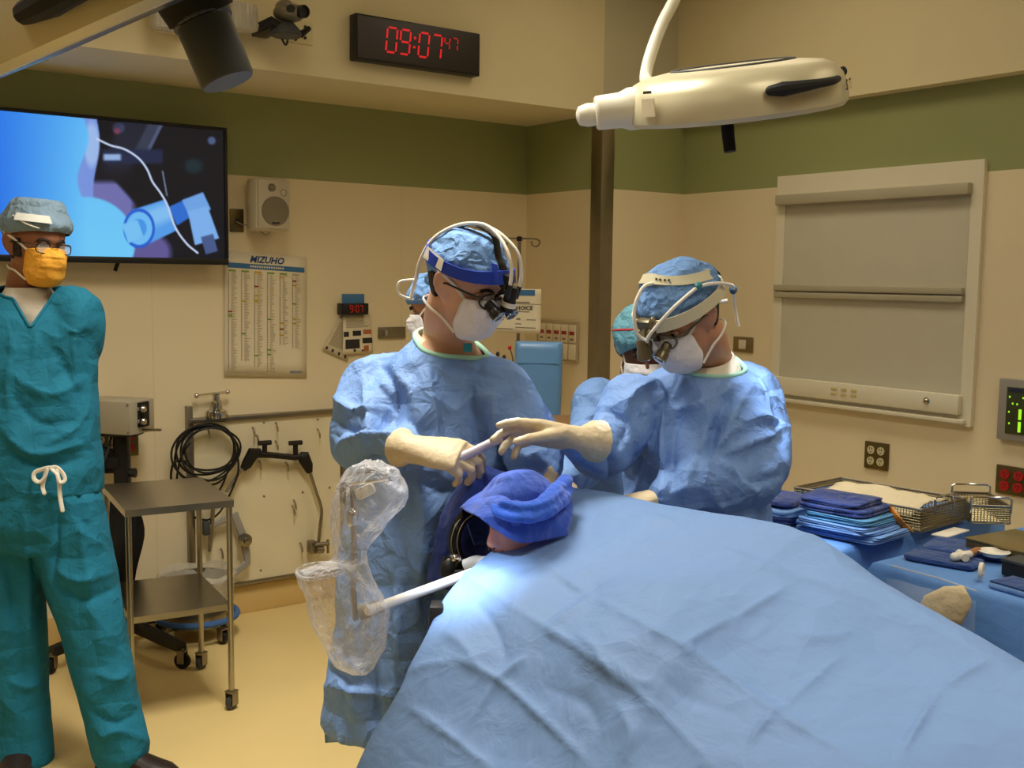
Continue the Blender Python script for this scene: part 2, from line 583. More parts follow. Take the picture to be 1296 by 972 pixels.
# observation window on the right wall: white surround, boxed blind, sill controls
y0, y1, zt, zb = 2.376, 3.40, 2.027, .976
wf = MB()
wf.bx((CXW-.022, y0, zt-.09), (CXW, y1, zt))          # head
wf.bx((CXW-.022, y0, zb), (CXW, y1, zb+.075))         # bottom rail
wf.bx((CXW-.0215, y0, zb+.075), (CXW, y0+.05, zt-.09))
wf.bx((CXW-.0215, y1-.05, zb+.075), (CXW, y1, zt-.09))
M_winw = mat('white_window_paint', (226, 218, 192), .5, var=.03)
M_blind = mat('grey_roller_blind', (200, 194, 172), .8, var=.05, bump=.1, bscale=300)
win = struct('window_1', wf, M_winw)
obj('blind', MB().bx((CXW-.015, y0+.05, zb+.10), (CXW-.009, y1-.03, zt-.10), 0), M_blind, win)
M_rail = mat('greige_blind_rail', (176, 168, 142), .5, var=.05)
obj('head_rail', MB().bx((CXW-.055, y0+.045, zt-.135), (CXW-.02, y1-.015, zt-.088), .006), M_rail, win)
r = MB().bx((CXW-.04, y0+.06, 1.500), (CXW-.014, y1-.01, 1.528), .005); r.bx((CXW-.036, y0+.06, 1.468), (CXW-.014, y1-.01, 1.496), .005)
obj('middle_rail', r, M_rail, win)
obj('sill', MB().bx((CXW-.05, y0+.04, zb+.045), (CXW-.02, y1, zb+.125), .006), M_winw, win)
obj('sill_lip', MB().bx((CXW-.045, y0+.02, zb+.01), (CXW-.02, y1+.01, zb+.028), .004), M_winw, win)
k = MB()
for i in range(3):
    for j in range(2):
        k.bx((CXW-.053, 3.0-.052*i, zb+.07+.022*j), (CXW-.05, 3.03-.052*i, zb+.082+.022*j), .001)
obj('control_buttons', k, mat('yellowed_buttons', (206, 190, 130), .5), win)
k = MB().lathe((CXW-.05, y0+.18, zb+.09), (-1, 0, 0), [(.014, 0), (.014, .006), (.008, .008), (.008, .016), (0, .017)], 16)
obj('lock_knob', k, M_chrome, win)

# ceiling troffers that light the room
M_lens = mat('lit_diffuser', (255, 245, 220), .6, var=0, emit=(255, 238, 205), estr=3.0)
for i, (x, y) in enumerate([(-.9, 2.9), (1.3, 2.6), (-.9, .4), (1.5, .3), (3.2, .9), (3.1, 2.9)]):
    t = thing('ceiling_light', 'white recessed ceiling light panel above the operating room', 'light', (x, y, ZC), 'ceiling light panels')
    f = MB()
    for dx in (-1, 1): f.bx((x+dx*.29-.02, y-.61, ZC-.02), (x+dx*.29+.02, y+.61, ZC), .003)
    for dy in (-1, 1): f.bx((x-.31, y+dy*.59-.02, ZC-.02), (x+.31, y+dy*.59+.02, ZC), .003)
    obj('frame', f, M_white, t)
    obj('diffuser', MB().bx((x-.27, y-.57, ZC-.012), (x+.27, y+.57, ZC-.002)), M_lens, t)


def area(name, loc, target, size, energy, col, sy=None, spread=180):
    l = bpy.data.lights.new(name, 'AREA'); l.energy = energy; l.color = col; l.size = size
    if sy: l.shape = 'RECTANGLE'; l.size_y = sy
    l.spread = math.radians(spread)
    o = bpy.data.objects.new(name, l); COL.objects.link(o); o.location = Vector(loc)
    o.rotation_euler = (Vector(target)-Vector(loc)).to_track_quat('-Z', 'Y').to_euler()
    return o


def spot(name, loc, target, energy, col, ang, blend=.4, rad=.03):
    l = bpy.data.lights.new(name, 'SPOT'); l.energy = energy; l.color = col; l.spot_size = math.radians(ang); l.spot_blend = blend; l.shadow_soft_size = rad
    o = bpy.data.objects.new(name, l); COL.objects.link(o); o.location = Vector(loc)
    o.rotation_euler = (Vector(target)-Vector(loc)).to_track_quat('-Z', 'Y').to_euler()
    return o


WARM = (1., .95, .83)
for i, (x, y, e) in enumerate([(-.9, 2.9, 7), (1.3, 2.6, 31), (-.9, .4, 7), (1.5, .3, 13), (3.2, .9, 5), (3.1, 2.9, 4)]):
    area('troffer_lamp', (x, y, ZC-.03), (x, y, 0), .5, e, WARM, 1.1, (100 if x > 2 else 116) if x > 0 else 165)
w = bpy.data.worlds.new('world'); SC.world = w; w.use_nodes = True
w.node_tree.nodes['Background'].inputs['Color'].default_value = (.9, .8, .62, 1)
w.node_tree.nodes['Background'].inputs['Strength'].default_value = .05
SC.view_settings.exposure = 0.0
# ------------------------------------------------------------------ things on the left wall and the bulkhead
def rectA(x0, y0, x1, y1, off=0.):
    a = onY(x0, y0, AY-off); b = onY(x1, y1, AY-off)
    return a[0], b[0], b[2], a[2]       # xmin, xmax, zmin, zmax


# television ---------------------------------------------------------
t_x0, t_x1, t_z0, t_z1 = .655, 1.772, 1.585, 2.166
TVY = AY-.10
tv = thing('wall_television', 'large black-framed flat television on the green wall showing a bright blue surgical close-up', 'television', ((t_x0+t_x1)/2, TVY, t_z0))
b = MB().bx((t_x0, TVY-.012, t_z0), (t_x1, TVY+.035, t_z0+.026), .004)
b.bx((t_x0, TVY-.012, t_z1-.014), (t_x1, TVY+.035, t_z1), .004)
b.bx((t_x0, TVY-.012, t_z0+.026), (t_x0+.014, TVY+.035, t_z1-.014), .003)
b.bx((t_x1-.014, TVY-.012, t_z0+.026), (t_x1, TVY+.035, t_z1-.014), .003)
obj('bezel', b, M_black, tv)
obj('back_shell', MB().bx((t_x0+.01, TVY+.002, t_z0+.01), (t_x1-.01, TVY+.05, t_z1-.01), .01), M_blackm, tv)
b = MB().bx(((t_x0+t_x1)/2-.2, TVY+.05, 1.70), ((t_x0+t_x1)/2+.2, AY, 2.05), .006)
b.cyl((1.33, TVY+.045, t_z0+.03), (1.315, AY-.03, t_z0-.03), .008)
obj('wall_bracket', b, M_blackm, tv)


def screen_colors(U, Vv):
    """the picture on the screen; U 0..1 across, Vv 0..1 down (of the whole panel)"""
    px, y = U, Vv
    n = len(U); C = np.tile(V(14, 16, 26), (n, 1))

    def sm(a, w): return np.clip(a/w+.5, 0, 1)[:, None]

    def mix(C, col, m): return C*(1-m)+np.asarray(col, float)*m

    C = mix(C, (30, 34, 52), sm(18-np.abs(px-150-(60-y)*.35), 12)*sm(y*-1+70, 20))
    C = mix(C, (52, 60, 82), sm(9-np.abs(px-190+(y-20)*.5), 5)*sm(52-y, 8))
    C = mix(C, (78, 88, 120), sm(2.5-np.abs(px-199+(y-20)*.5), 2)*sm(50-y, 8))
    C = mix(C, (30, 40, 72), sm(9-np.abs(y-50), 5)*sm(px-130, 4)*sm(206-px, 4))
    C = mix(C, (150, 180, 225), sm(4-np.abs(y-51), 3)*sm(px-131, 4)*sm(153-px, 4))
    C = mix(C, (110, 130, 190), sm(8-np.hypot(px-150, (y-14)*1.2), 3)*.3)
    C = mix(C, (20, 70, 80), sm(9-np.hypot((px-245)/1.3, y-62), 6)*.5)
    C = mix(C, (90, 110, 160), sm(5-np.hypot(px-268, y-30), 3)*.8)
    C = mix(C, (170, 60, 90), sm(4-np.hypot(px-148, y-18), 3)*.6)
    # skin and lit cloth
    sk = sm(px*-1+158+(y-95)*.9, 6)*sm(y-82, 8)*sm(y*-1+205, 4)*sm(px-112, 3)
    C = mix(C, (112, 112, 176), sk*sm(170-px, 10))
    C = mix(C, (96, 88, 150), sm(24-np.hypot((px-190)/1.1, y-172), 8))
    C = mix(C, (120, 150, 225), sm(122+4*np.sin(y*.05)-px, 2))
    C = mix(C, (175, 205, 245), sm(8-np.hypot((px-116)/1.2, (y-35)/3.5), 3)*.7)
    edge = 105+7*np.sin(y*.06)+np.where(y > 88, 0, 0)
    blue = sm(edge-px, 3)
    body = np.maximum(sm(edge-px, 3), sm(168-px-((y-120)/55.)**2*22, 4)*sm(y-104, 4)*sm(150-(px-105)*.0-((px-100)**2)*0-y*-1, 999))
    low = sm(60-np.hypot((px-108)/1.05, (y-160)/.98), 3)
    blue = np.maximum(blue, low)
    g = np.clip(px/110., 0, 1)[:, None]; gy = np.clip(y/170., 0, 1)[:, None]
    bl = np.array([38, 120, 236])*(1-g)+np.array([112, 205, 253])*g
    bl = bl*(1-.25*(1-gy))+np.array([52, 142, 245])*.25*(1-gy)
    C = C*(1-blue)+bl*blue
    # instrument: ring, sleeve, elbow
    def band(ax_, ay_, bx_, by_, r0, r1):
        d = V(bx_-ax_, by_-ay_); Ln = np.hypot(*d); d /= Ln
        s = (px-ax_)*d[0]+(y-ay_)*d[1]; q = -(px-ax_)*d[1]+(y-ay_)*d[0]
        r = r0+(r1-r0)*np.clip(s/Ln, 0, 1)
        return sm(r-np.abs(q), 2)*sm(s, 2)*sm(Ln-s, 2), q/np.maximum(r, 1)
    m, q = band(218, 126, 242, 113, 13, 11); C = mix(C, (44, 110, 210), m)
    m, q = band(236, 118, 262, 106, 14, 12); C = mix(C, (112, 165, 232), m)
    m, q = band(250, 116, 262, 158, 13, 16); C = mix(C, (125, 178, 240), m)
    m, q = band(262, 150, 268, 172, 8, 8); C = mix(C, (70, 90, 140), m)
    m, q = band(176, 140, 216, 124, 24, 21); C = mix(C, np.array([84, 158, 238]), m); C = mix(C, (150, 208, 250), m*sm(.5-np.abs(q[:]+.25), .5)*.7)
    rr = np.hypot((px-176)*1.25, (y-141)); C = mix(C, (30, 92, 208), sm(25-rr, 2)); C = mix(C, (110, 190, 248), sm(21-rr, 2)); C = mix(C, (70, 150, 235), sm(12-rr, 2))
    m, q = band(158, 148, 178, 141, 13, 11); C = mix(C, (118, 196, 248), m)
    # white cable
    cab = np.array([(123, 28), (140, 36), (158, 41), (175, 52), (186, 66), (193, 82), (203, 96), (212, 112), (222, 140), (236, 160), (250, 172)])
    cab = crspline(cab, 6); best = np.full(n, 1e9)
    for i in range(len(cab)-1):
        d, _ = seg_dist(np.stack([px, y], 1), cab[i], cab[i+1]); best = np.minimum(best, d)
    C = mix(C, (200, 215, 245), sm(1.3-best, 1.4))
    C = mix(C, (120, 135, 165), sm(.9-np.abs(px-206-(y-70)*.18), 1.5)*sm(y-68, 2)*sm(100-y, 2))
    return C


def make_screen():
    nx, nz = 300, 150
    x = np.linspace(t_x0+.013, t_x1-.013, nx); z = np.linspace(t_z1-.013, t_z0+.025, nz)
    X, Z = np.meshgrid(x, z)
    mb = MB(); mb.grid(np.stack([X, np.full_like(X, TVY-.004), Z], -1))
    me = mesh_of('screen', mb)
    Q = projN(mverts(me)); U = Q[:, 0]; W = Q[:, 1]-148.
    C = np.clip(screen_colors(U, W), 0, 255)/255.
    C = np.where(C <= .04045, C/12.92, ((C+.055)/1.055)**2.4)
    at = me.color_attributes.new('picture', 'FLOAT_COLOR', 'POINT')
    at.data.foreach_set('color', np.concatenate([C, np.ones((len(C), 1))], 1).astype(np.float32).ravel())
    m = bpy.data.materials.new('lit_screen'); m.use_nodes = True; nt = m.node_tree; b = nt.nodes['Principled BSDF']
    a = nt.nodes.new('ShaderNodeVertexColor'); a.layer_name = 'picture'
    nt.links.new(a.outputs['Color'], b.inputs['Emission Color']); b.inputs['Emission Strength'].default_value = .92
    b.inputs['Base Color'].default_value = (.005, .005, .006, 1); b.inputs['Roughness'].default_value = .35
    return place('screen', me, m, tv, 0)


make_screen()

# loudspeaker --------------------------------------------------------
sx0, sx1, sz0, sz1 = rectA(322, 224, 367, 293, .13)
sp = thing('wall_speaker', 'cream wall-mounted loudspeaker to the right of the television', 'speaker', ((sx0+sx1)/2, AY, sz0))
sy = AY-.14
obj('cabinet', MB().bx((sx0, sy, sz0), (sx1, AY-.025, sz1), .018), M_cream, sp)
cx_ = (sx0+sx1)/2
obj('front_baffle', MB().bx((sx0+.008, sy-.008, sz0+.008), (sx1-.008, sy+.002, sz1-.008), .004), mat('speaker_baffle', (190, 180, 156), .6, bump=.3, bscale=500), sp)
M_grl = mat('speaker_grille', (150, 140, 118), .6, var=.12, vscale=260, bump=.8, bscale=700)
obj('woofer_grille', MB().lathe((cx_+.005, sy-.006, sz0+.085), (0, -1, 0), [(.064, 0), (.064, .004), (.058, .007), (.03, .010), (0, .011)], 28), M_grl, sp)
obj('tweeter', MB().lathe((cx_-.01, sy-.006, sz1-.042), (0, -1, 0), [(.018, 0), (.018, .004), (.012, .002), (.008, .006), (0, .008)], 20), M_grl, sp)
obj('port', MB().lathe((cx_+.045, sy-.006, sz1-.062), (0, -1, 0), [(.016, 0), (.016, .003), (.010, .001), (0, .001)], 16), M_grl, sp)
obj('badge', MB().bx((cx_-.012, sy-.014, sz0+.030), (cx_+.022, sy-.008, sz0+.040), .001), M_ink, sp)
obj('bracket', MB().bx((cx_-.03, AY-.03, sz0+.05), (cx_+.03, AY, sz1-.05), .004), M_dgrey, sp)

px0, px1, pz0, pz1 = rectA(290, 264, 308, 294)
pl = thing('speaker_wall_plate', 'small brass-coloured wall plate with a wire running to the loudspeaker', 'wall plate', ((px0+px1)/2, AY, pz0))
M_brass = mat('bronze_plate', (112, 98, 62), .35, .8, var=.08)
obj('plate', MB().bx((px0, AY-.008, pz0), (px1, AY, pz1), .002), M_brass, pl)
obj('jack', MB().lathe(((px0+px1)/2, AY-.008, (pz0+pz1)/2), (0, -1, 0), [(.009, 0), (.009, .006), (.005, .006), (.004, .002), (0, .002)], 12), M_ink, pl)
c = [onY(299, 280, AY-.014), onY(306, 284, AY-.03), onY(314, 285, AY-.03), onY(326, 290, AY-.03), onY(336, 297, AY-.03), onY(342, 294, AY-.04)]
obj('wire', MB().tube(crspline(c, 6), .0025, 6), M_grey, pl)

# wall chart ---------------------------------------------------------
def sheet(pts, thick=.0015):
    """thin sheet from 4 corners (tl,tr,br,bl) slightly curled"""
    tl, tr, br, bl = [np.asarray(p, float) for p in pts]
    n = nrm(np.cross(tr-tl, bl-tl))
    G = []
    for v in np.linspace(0, 1, 9):
        row = []
        for u in np.linspace(0, 1, 9):
            p = (tl*(1-u)+tr*u)*(1-v)+(bl*(1-u)+br*u)*v
            row.append(p)
        G.append(row)
    return MB().grid(G)


ch = thing('wall_chart', 'tall cream chart with blue header band and columns of small print under the loudspeaker', 'chart', onY(330, 478, AY))
H4 = [onY(284, 318, AY-.005), onY(388, 326, AY-.005), onY(388, 478, AY-.007), onY(284, 476, AY-.010)]
obj('sheet', sheet(H4), M_paper, ch, solid=.0015)


def on_sheet(H, u, v, off=.002):
    tl, tr, br, bl = [np.asarray(p, float) for p in H]
    n = nrm(np.cross(bl-tl, tr-tl)); n = n if n.dot(EYE-tl) > 0 else -n
    return (tl*(1-u)+tr*u)*(1-v)+(bl*(1-u)+br*u)*v+n*off


def patch(mb, H, u0, v0, u1, v1, off=.0025):
    mb.add([on_sheet(H, u0, v0, off), on_sheet(H, u0, v1, off), on_sheet(H, u1, v1, off), on_sheet(H, u1, v0, off)], [(0, 1, 2, 3)])


m = MB(); patch(m, H4, .03, .085, .97, .125); obj('header_band', m, M_blueink, ch, 0, fix=False)
lettering('logo_text', 'MIZUHO', .03, on_sheet(H4, .5, .048), on_sheet(H4, 1, .05)-on_sheet(H4, 0, .05), UP, mat('navy_ink', (32, 66, 122), .7), ch, .165, .0008, .3)
m = MB()
for u in np.arange(.3, .72, .028): patch(m, H4, u, .097, u+.018, .112, .003)
obj('header_print', m, M_paper, ch, 0, fix=False)
cols = {'black': MB(), 'grey': MB(), 'green': MB(), 'yellow': MB(), 'red': MB()}
rr = random.Random(3)
ends = [.93, .85, .90, .94, .72, .74]
for ci in range(6):
    u = .04+ci*.155
    v = .15
    patch(cols[['green', 'green', 'yellow', 'green', 'green', 'grey'][ci]], H4, u, v-.008, u+.09, v+.006)
    while v < ends[ci]:
        v += .0125
        patch(cols['black'], H4, u-.004+rr.random()*.004, v, u+.012, v+.0055)
        patch(cols['grey'], H4, u+.035, v+.001, u+.06+rr.random()*.05, v+.0055)
        if rr.random() < .05: patch(cols[rr.choice(['green', 'yellow', 'red'])], H4, u, v-.004, u+.05, v+.008, .003)
patch(cols['grey'], H4, .02, .955, .62, .958); patch(cols['grey'], H4, .1, .968, .5, .971)
for k_, mm in dict(black=M_inkg, grey=mat('pale_ink', (176, 164, 138), .8, var=0), green=mat('green_print', (132, 158, 70), .7), yellow=mat('yellow_print', (206, 170, 52), .7), red=mat('red_print', (158, 62, 48), .7)).items():
    obj('printed_lettering', cols[k_], mm, ch, 0, fix=False)
lettering('footer_logo', 'MIZUHO', .012, on_sheet(H4, .86, .955), on_sheet(H4, 1, .05)-on_sheet(H4, 0, .05), UP, M_blueink, ch, .06, .0003, .3)

# little clock display with pinned papers ------------------------------
NV = thing('pinned_notice', 'white notice with small black photographs pinned under the little red clock display', 'notice', onY(450, 450, AY))
Hn = [onY(434, 399, AY-.014), onY(469, 399, AY-.014), onY(472, 446, AY-.016), onY(434, 449, AY-.016)]
obj('sheet', sheet(Hn), M_paper, NV, solid=.0012)
m = MB()
for (u0, v0, u1, v1) in [(.02, .42, .2, .55), (.33, .40, .62, .53), (.08, .62, .56, .86), (.66, .60, 1., .74), (.35, .88, .42, .95), (.62, .9, .68, .95)]: patch(m, Hn, u0, v0, u1, v1)
obj('photo_print', m, M_ink, NV, 0, fix=False)
m = MB(); patch(m, Hn, .70, .38, .98, .5); patch(m, Hn, .7, .8, .86, .95); obj('orange_print', m, mat('orange_print', (176, 100, 60), .7), NV, 0, fix=False)
m = MB()
for v in (.14, .18, .22, .26, .30): patch(m, Hn, .1, v, .7+.25*rr.random(), v+.012)
obj('lettering', m, M_inkg, NV, 0, fix=False)
NV2 = thing('pinned_notice', 'tilted sheet of fine print with dark tabs hanging askew behind the small notice', 'notice', onY(420, 445, AY))
Hm = [onY(432, 400, AY-.005), onY(447, 400, AY-.005), onY(440, 458, AY-.006), onY(408, 442, AY-.014)]
obj('sheet', sheet(Hm), mat('aged_paper', (204, 190, 156), .8), NV2, solid=.0012)
m = MB()
for v in np.arange(.2, .82, .045): patch(m, Hm, .1, v, .9, v+.012)
obj('lettering', m, M_inkg, NV2, 0, fix=False)
m = MB()
for u in (.12, .36, .62, .88): patch(m, Hm, u-.05, .88, u+.03, .96)
obj('tab_print', m, M_ink, NV2, 0, fix=False)
cdx = thing('small_clock_display', 'small black digital display with dim red digits above the pinned papers', 'clock', onY(448, 397, AY))
cx0, cx1, cz0, cz1 = rectA(432, 384, 466, 398, .045)
obj('case', MB().bx((cx0, AY-.05, cz0), (cx1, AY, cz1), .003), M_black, cdx)
M_led = mat('red_led', (60, 5, 5), .4, var=0, emit=(225, 20, 34), estr=.8)
M_leddim = mat('dim_red_led', (60, 5, 5), .4, var=0, emit=(190, 16, 14), estr=.8)
SEG = {'0': 'abcdef', '1': 'bc', '2': 'abged', '3': 'abgcd', '4': 'fgbc', '5': 'afgcd', '6': 'afgedc', '7': 'abc', '8': 'abcdefg', '9': 'abcdfg'}


def digits(mb, s, o, right, up, h, w, gap, th, slant=.1, colon=True):
    n = np.cross(nrm(right), nrm(up)); x = 0.
    R_, U_ = nrm(right), nrm(up)
    def P(a, b): return o+R_*(a+slant*b)+U_*b+n*.0015
    for ch_ in s:
        if ch_ == ':':
            for b in (h*.3, h*.68):
                mb.add([P(x, b), P(x+th, b), P(x+th, b+th), P(x, b+th)], [(0, 1, 2, 3)])
            x += th+gap; continue
        for sg in SEG[ch_]:
            a0, b0, a1, b1 = {'a': (0, h, w, h), 'd': (0, 0, w, 0), 'g': (0, h/2, w, h/2), 'f': (0, h/2, 0, h), 'b': (w, h/2, w, h), 'e': (0, 0, 0, h/2), 'c': (w, 0, w, h/2)}[sg]
            q = th*.42; e = th*.55
            if b0 == b1: vs = [P(x+a0+e, b0-q), P(x+a1-e, b0-q), P(x+a1-e, b0+q), P(x+a0+e, b0+q)]
            else: vs = [P(x+a0-q, b0+e), P(x+a0+q, b0+e), P(x+a0+q, b1-e), P(x+a0-q, b1-e)]
            mb.add(vs, [(0, 1, 2, 3)])
        x += w+gap
    return mb


m = digits(MB(), '9:07', V(cx0+.042, AY-.0505, cz0+.012), (1, 0, 0), (0, 0, 1), cz1-cz0-.022, .014, .007, .0035, 0)
obj('red_digits', m, M_leddim, cdx, 0, fix=False)
bc = thing('blue_card', 'plain blue card tucked behind the small red clock display', 'card', onY(447, 384, AY))
bx0, bx1, bz0, bz1 = rectA(433, 372, 461, 396, .004)
obj('card', MB().bx((bx0, AY-.006, bz0), (bx1, AY-.002, bz1), .001), mat('blue_card_print', (72, 122, 168), .6), bc)
qx0, qx1, qz0, qz1 = rectA(478, 414, 512, 428)
cp = thing('wall_switch_plate', 'grey wall plate behind the shoulder of the surgeon with the blue headband', 'wall plate', onY(490, 428, AY))
obj('plate', MB().bx((qx0, AY-.01, qz0), (qx1, AY, qz1), .002), M_steel_d, cp)
obj('toggle', MB().bx((qx0+.03, AY-.02, qz0+.015), (qx0+.045, AY-.01, qz1-.015), .002), M_grey, cp)

# bulkhead: clock, emergency light, camera ------------------------------
def rectD(x0, y0, x1, y1, off=0.):
    a = onY(x0, y0, DY-off); b = onY(x1, y1, DY-off); return a[0], b[0], b[2], a[2]


dc = thing('digital_wall_clock', 'long black digital clock with red numerals on the cream bulkhead', 'clock', (2.43, DY, 2.408))
k0, k1, kz0, kz1 = 2.098, 2.700, 2.412, 2.592
ky = DY-.055
obj('case', MB().bx((k0, ky, kz0), (k1, DY, kz1), .004), M_black, dc)
obj('face', MB().bx((k0+.008, ky-.002, kz0+.008), (k1-.008, ky+.002, kz1-.008), .0), mat('dark_red_filter', (34, 20, 18), .3, var=.05), dc)
m = digits(MB(), '09:07', V(k0+.135, ky-.0026, kz0+.045), (1, 0, 0), (0, 0, 1), .098, .046, .017, .010, .10)
obj('hour_digits', m, M_led, dc, 0, fix=False)
m = digits(MB(), '47', V(k0+.415, ky-.0026, kz0+.090), (1, 0, 0), (0, 0, 1), .052, .026, .014, .007, .10)
obj('second_digits', m, M_leddim, dc, 0, fix=False)

el = thing('emergency_light', 'twin-headed emergency light with ribbed glass lenses high on the bulkhead, behind the dark lamp handle', 'light', onY(250, 45, DY))
M_lensg = mat('ribbed_clear_lens', (244, 240, 226), .12, var=.05, trans=.55, ior=1.45, bump=.5, bscale=120)
h0 = onY(186, 40, DY); h1 = onY(300, 6, DY)
obj('housing', MB().bx((h0[0]+.02, DY-.05, h0[2]-.00), (h1[0]-.01, DY, h1[2]+.03), .01), M_cream, el)
for cxp, cyp in ((209, 20), (306, 22)):
    c = onY(cxp, cyp, DY-.075)
    hd = obj('lamp_head', MB().bx((c[0]-.052, DY-.115, c[2]-.052), (c[0]+.052, DY-.045, c[2]+.05), .012), M_lensg, el)
    r_ = MB()
    for i in range(7):
        xx = c[0]-.045+.015*i
        r_.bx((xx-.002, DY-.119, c[2]-.046), (xx+.002, DY-.113, c[2]+.044), .0015)
    obj('lens_ribs', r_, M_lensg, hd)
    obj('reflector', MB().lathe((c[0], DY-.06, c[2]), (0, -1, 0), [(.012, 0), (.03, .02), (.042, .04), (.040, .04), (.01, .004)], 20), M_chrome, hd)
    obj('arm', MB().cyl((c[0], DY-.06, c[2]), (c[0], DY-.0, c[2]-.01), .014), M_cream, el)

pc = thing('ceiling_camera', 'small grey pan-tilt camera on a bracket high on the bulkhead, left of the long clock', 'camera', onY(365, 55, DY))
q0, q1, qz0, qz1 = rectD(364, 24, 395, 58)
obj('wall_plate', MB().bx((q0, DY-.008, qz0), (q1, DY, qz1), .002), mat('ivory_plate', (205, 194, 150), .4), pc)
m = MB()
for (a_, b_) in ((375, 36), (386, 34), (386, 48), (374, 50), (380, 42)):
    p = onY(a_, b_, DY-.008); m.lathe(p, (0, -1, 0), [(.006, 0), (.006, .004), (0, .005)], 10)
obj('plate_screws', m, M_ink, pc)
c0 = onY(347, 36, DY-.10)
obj('bracket', MB().bx((c0[0]-.05, DY-.16, c0[2]-.02), (c0[0]+.015, DY, c0[2]+.008), .004), M_black, pc)
cc = onY(366, 20, DY-.16)
body = MB(); body.ell(cc+V(0, 0, .01), (.058, .07, .034)); body.ell(cc+V(-.02, 0, .028), (.03, .05, .028))
obj('camera_head', body, mat('silver_grey_plastic', (120, 116, 104), .35, .3), pc)
obj('yoke', MB().lathe(cc+V(-.01, .01, -.075), (0, 0, 1), [(.055, 0), (.06, .01), (.05, .03), (.03, .05), (0, .052)], 20), M_dgrey, pc)
obj('lens', MB().lathe(cc+V(.022, -.055, .008), (.1, -1, -.12), [(.024, 0), (.024, .024), (.019, .026), (.016, .016), (0, .014)], 20), M_black, pc)
obj('side_lens', MB().lathe(cc+V(-.022, -.052, .012), (-.05, -1, -.1), [(.014, 0), (.014, .018), (0, .016)], 16), M_black, pc)
obj('side_arm', MB().tube([cc+V(-.11, .02, -.05), cc+V(-.07, 0, -.03), cc+V(-.03, 0, -.05), cc+V(.05, -.0, -.06), cc+V(.09, .02, -.03)], [.014, .02, .018, .014, .01], 8), M_blackm, pc)
obj('cable', MB().tube(crspline([cc+V(-.03, .04, -.05), cc+V(.02, .08, -.09), cc+V(.05, .13, -.05), cc+V(.03, .16, -.03)], 6), .004, 6), M_ink, pc)

# steel-framed tool board ------------------------------------------------
bd = thing('tool_board', 'white steel-edged board on the wall carrying hooks for table clamps and cables', 'board', (1.95, AY, .15))
M_board = mat('scuffed_white_board', (224, 212, 178), .42, var=.10, vscale=5)
X0, X1, Z0, Z1 = 1.613, 2.36, .155, .912
obj('panel', MB().bx((X0+.02, AY-.03, Z0), (X1, AY-.018, Z1-.015)), M_board, bd)
obj('top_rail', MB().bx((X0, AY-.045, Z1-.016), (X1+.02, AY, Z1+.006), .003), M_steel_d, bd)
obj('side_rail', MB().bx((X0-.008, AY-.03, .28), (X0+.018, AY, Z1+.06), .002), M_steel_d, bd)
obj('side_rail', MB().bx((X1-.02, AY-.036, Z0), (X1+.01, AY-.012, Z1), .002), M_steel_d, bd)
obj('bottom_rail', MB().bx((X0+.02, AY-.04, Z0-.016), (X1, AY-.012, Z0+.002), .002), M_steel_d, bd)
hk = [(263, 548), (320, 546), (325, 556), (349, 540), (349, 563), (328, 588), (362, 590), (370, 645), (402, 548), (372, 638), (280, 700), (380, 692)]
for hx, hy in hk:
    p = onY(hx, hy, AY-.034)
    obj('hook', MB().tube(crspline([p+V(0, .01, .02), p+V(0, -.012, .012), p+V(0, -.022, -.012), p+V(-.004, -.034, -.016), p+V(-.008, -.04, .004)], 4), .0035, 6), M_steel_d, bd)
m = MB()
for hx, hy in ((246, 541), (334, 535), (402, 531), (334, 628), (417, 617), (383, 623), (330, 722)):
    m.lathe(onY(hx, hy, AY-.03), (0, -1, 0), [(.005, 0), (.005, .002), (0, .003)], 8)
obj('board_screws', m, M_steel_d, bd)

cb = thing('cable_coil', 'coil of black cable hanging from the steel-edged tool board', 'cable', onY(263, 545, AY-.05))
loops = []
ctr = onY(263, 575, AY-.075)
for i, (rx, rz, dx, dz, dy) in enumerate([(.125, .098, 0, 0, 0), (.135, .112, -.012, -.008, -.008), (.118, .102, .012, -.010, -.016), (.142, .125, -.02, -.02, -.022), (.128, .115, .008, -.02, -.03), (.135, .132, -.006, -.03, .006)]):
    a = np.linspace(0, 2*PI, 40)
    L_ = ctr+np.stack([dx+rx*np.sin(a)+.006*np.sin(3*a+i), dy+.008*np.sin(2*a+i), dz+.028+rz*np.cos(a)+.004*np.sin(2*a+i)], 1)
    loops.append(L_)
for L_ in loops: pass
m = MB()
for L_ in loops: m.tube(L_, .0048, 6)
m.tube(crspline([ctr+V(-.10, -.01, -.02), ctr+V(-.15, -.01, -.02), ctr+V(-.163, 0, -.07), ctr+V(-.16, 0, -.12)], 6), .0048, 6)
m.tube(crspline([ctr+V(-.08, -.01, .06), ctr+V(-.12, -.01, .0), ctr+V(-.135, 0, -.07), ctr+V(-.14, 0, -.12)], 6), .0048, 6)
m.tube(crspline([ctr+V(.09, -.01, -.07), ctr+V(.06, -.01, -.14), ctr+V(.02, 0, -.2), ctr+V(-.05, 0, -.23), ctr+V(-.09, 0, -.2)], 6), .0048, 6)
m.tube(crspline([ctr+V(.13, -.01, -.0), ctr+V(.135, -.01, -.07), ctr+V(.12, -.01, -.13), ctr+V(.06, 0, -.25), ctr+V(0, 0, -.29), ctr+V(-.07, 0, -.27)], 6), .0048, 6)
obj('cable_loops', m, mat('black_rubber', (20, 19, 18), .5), cb, 60)

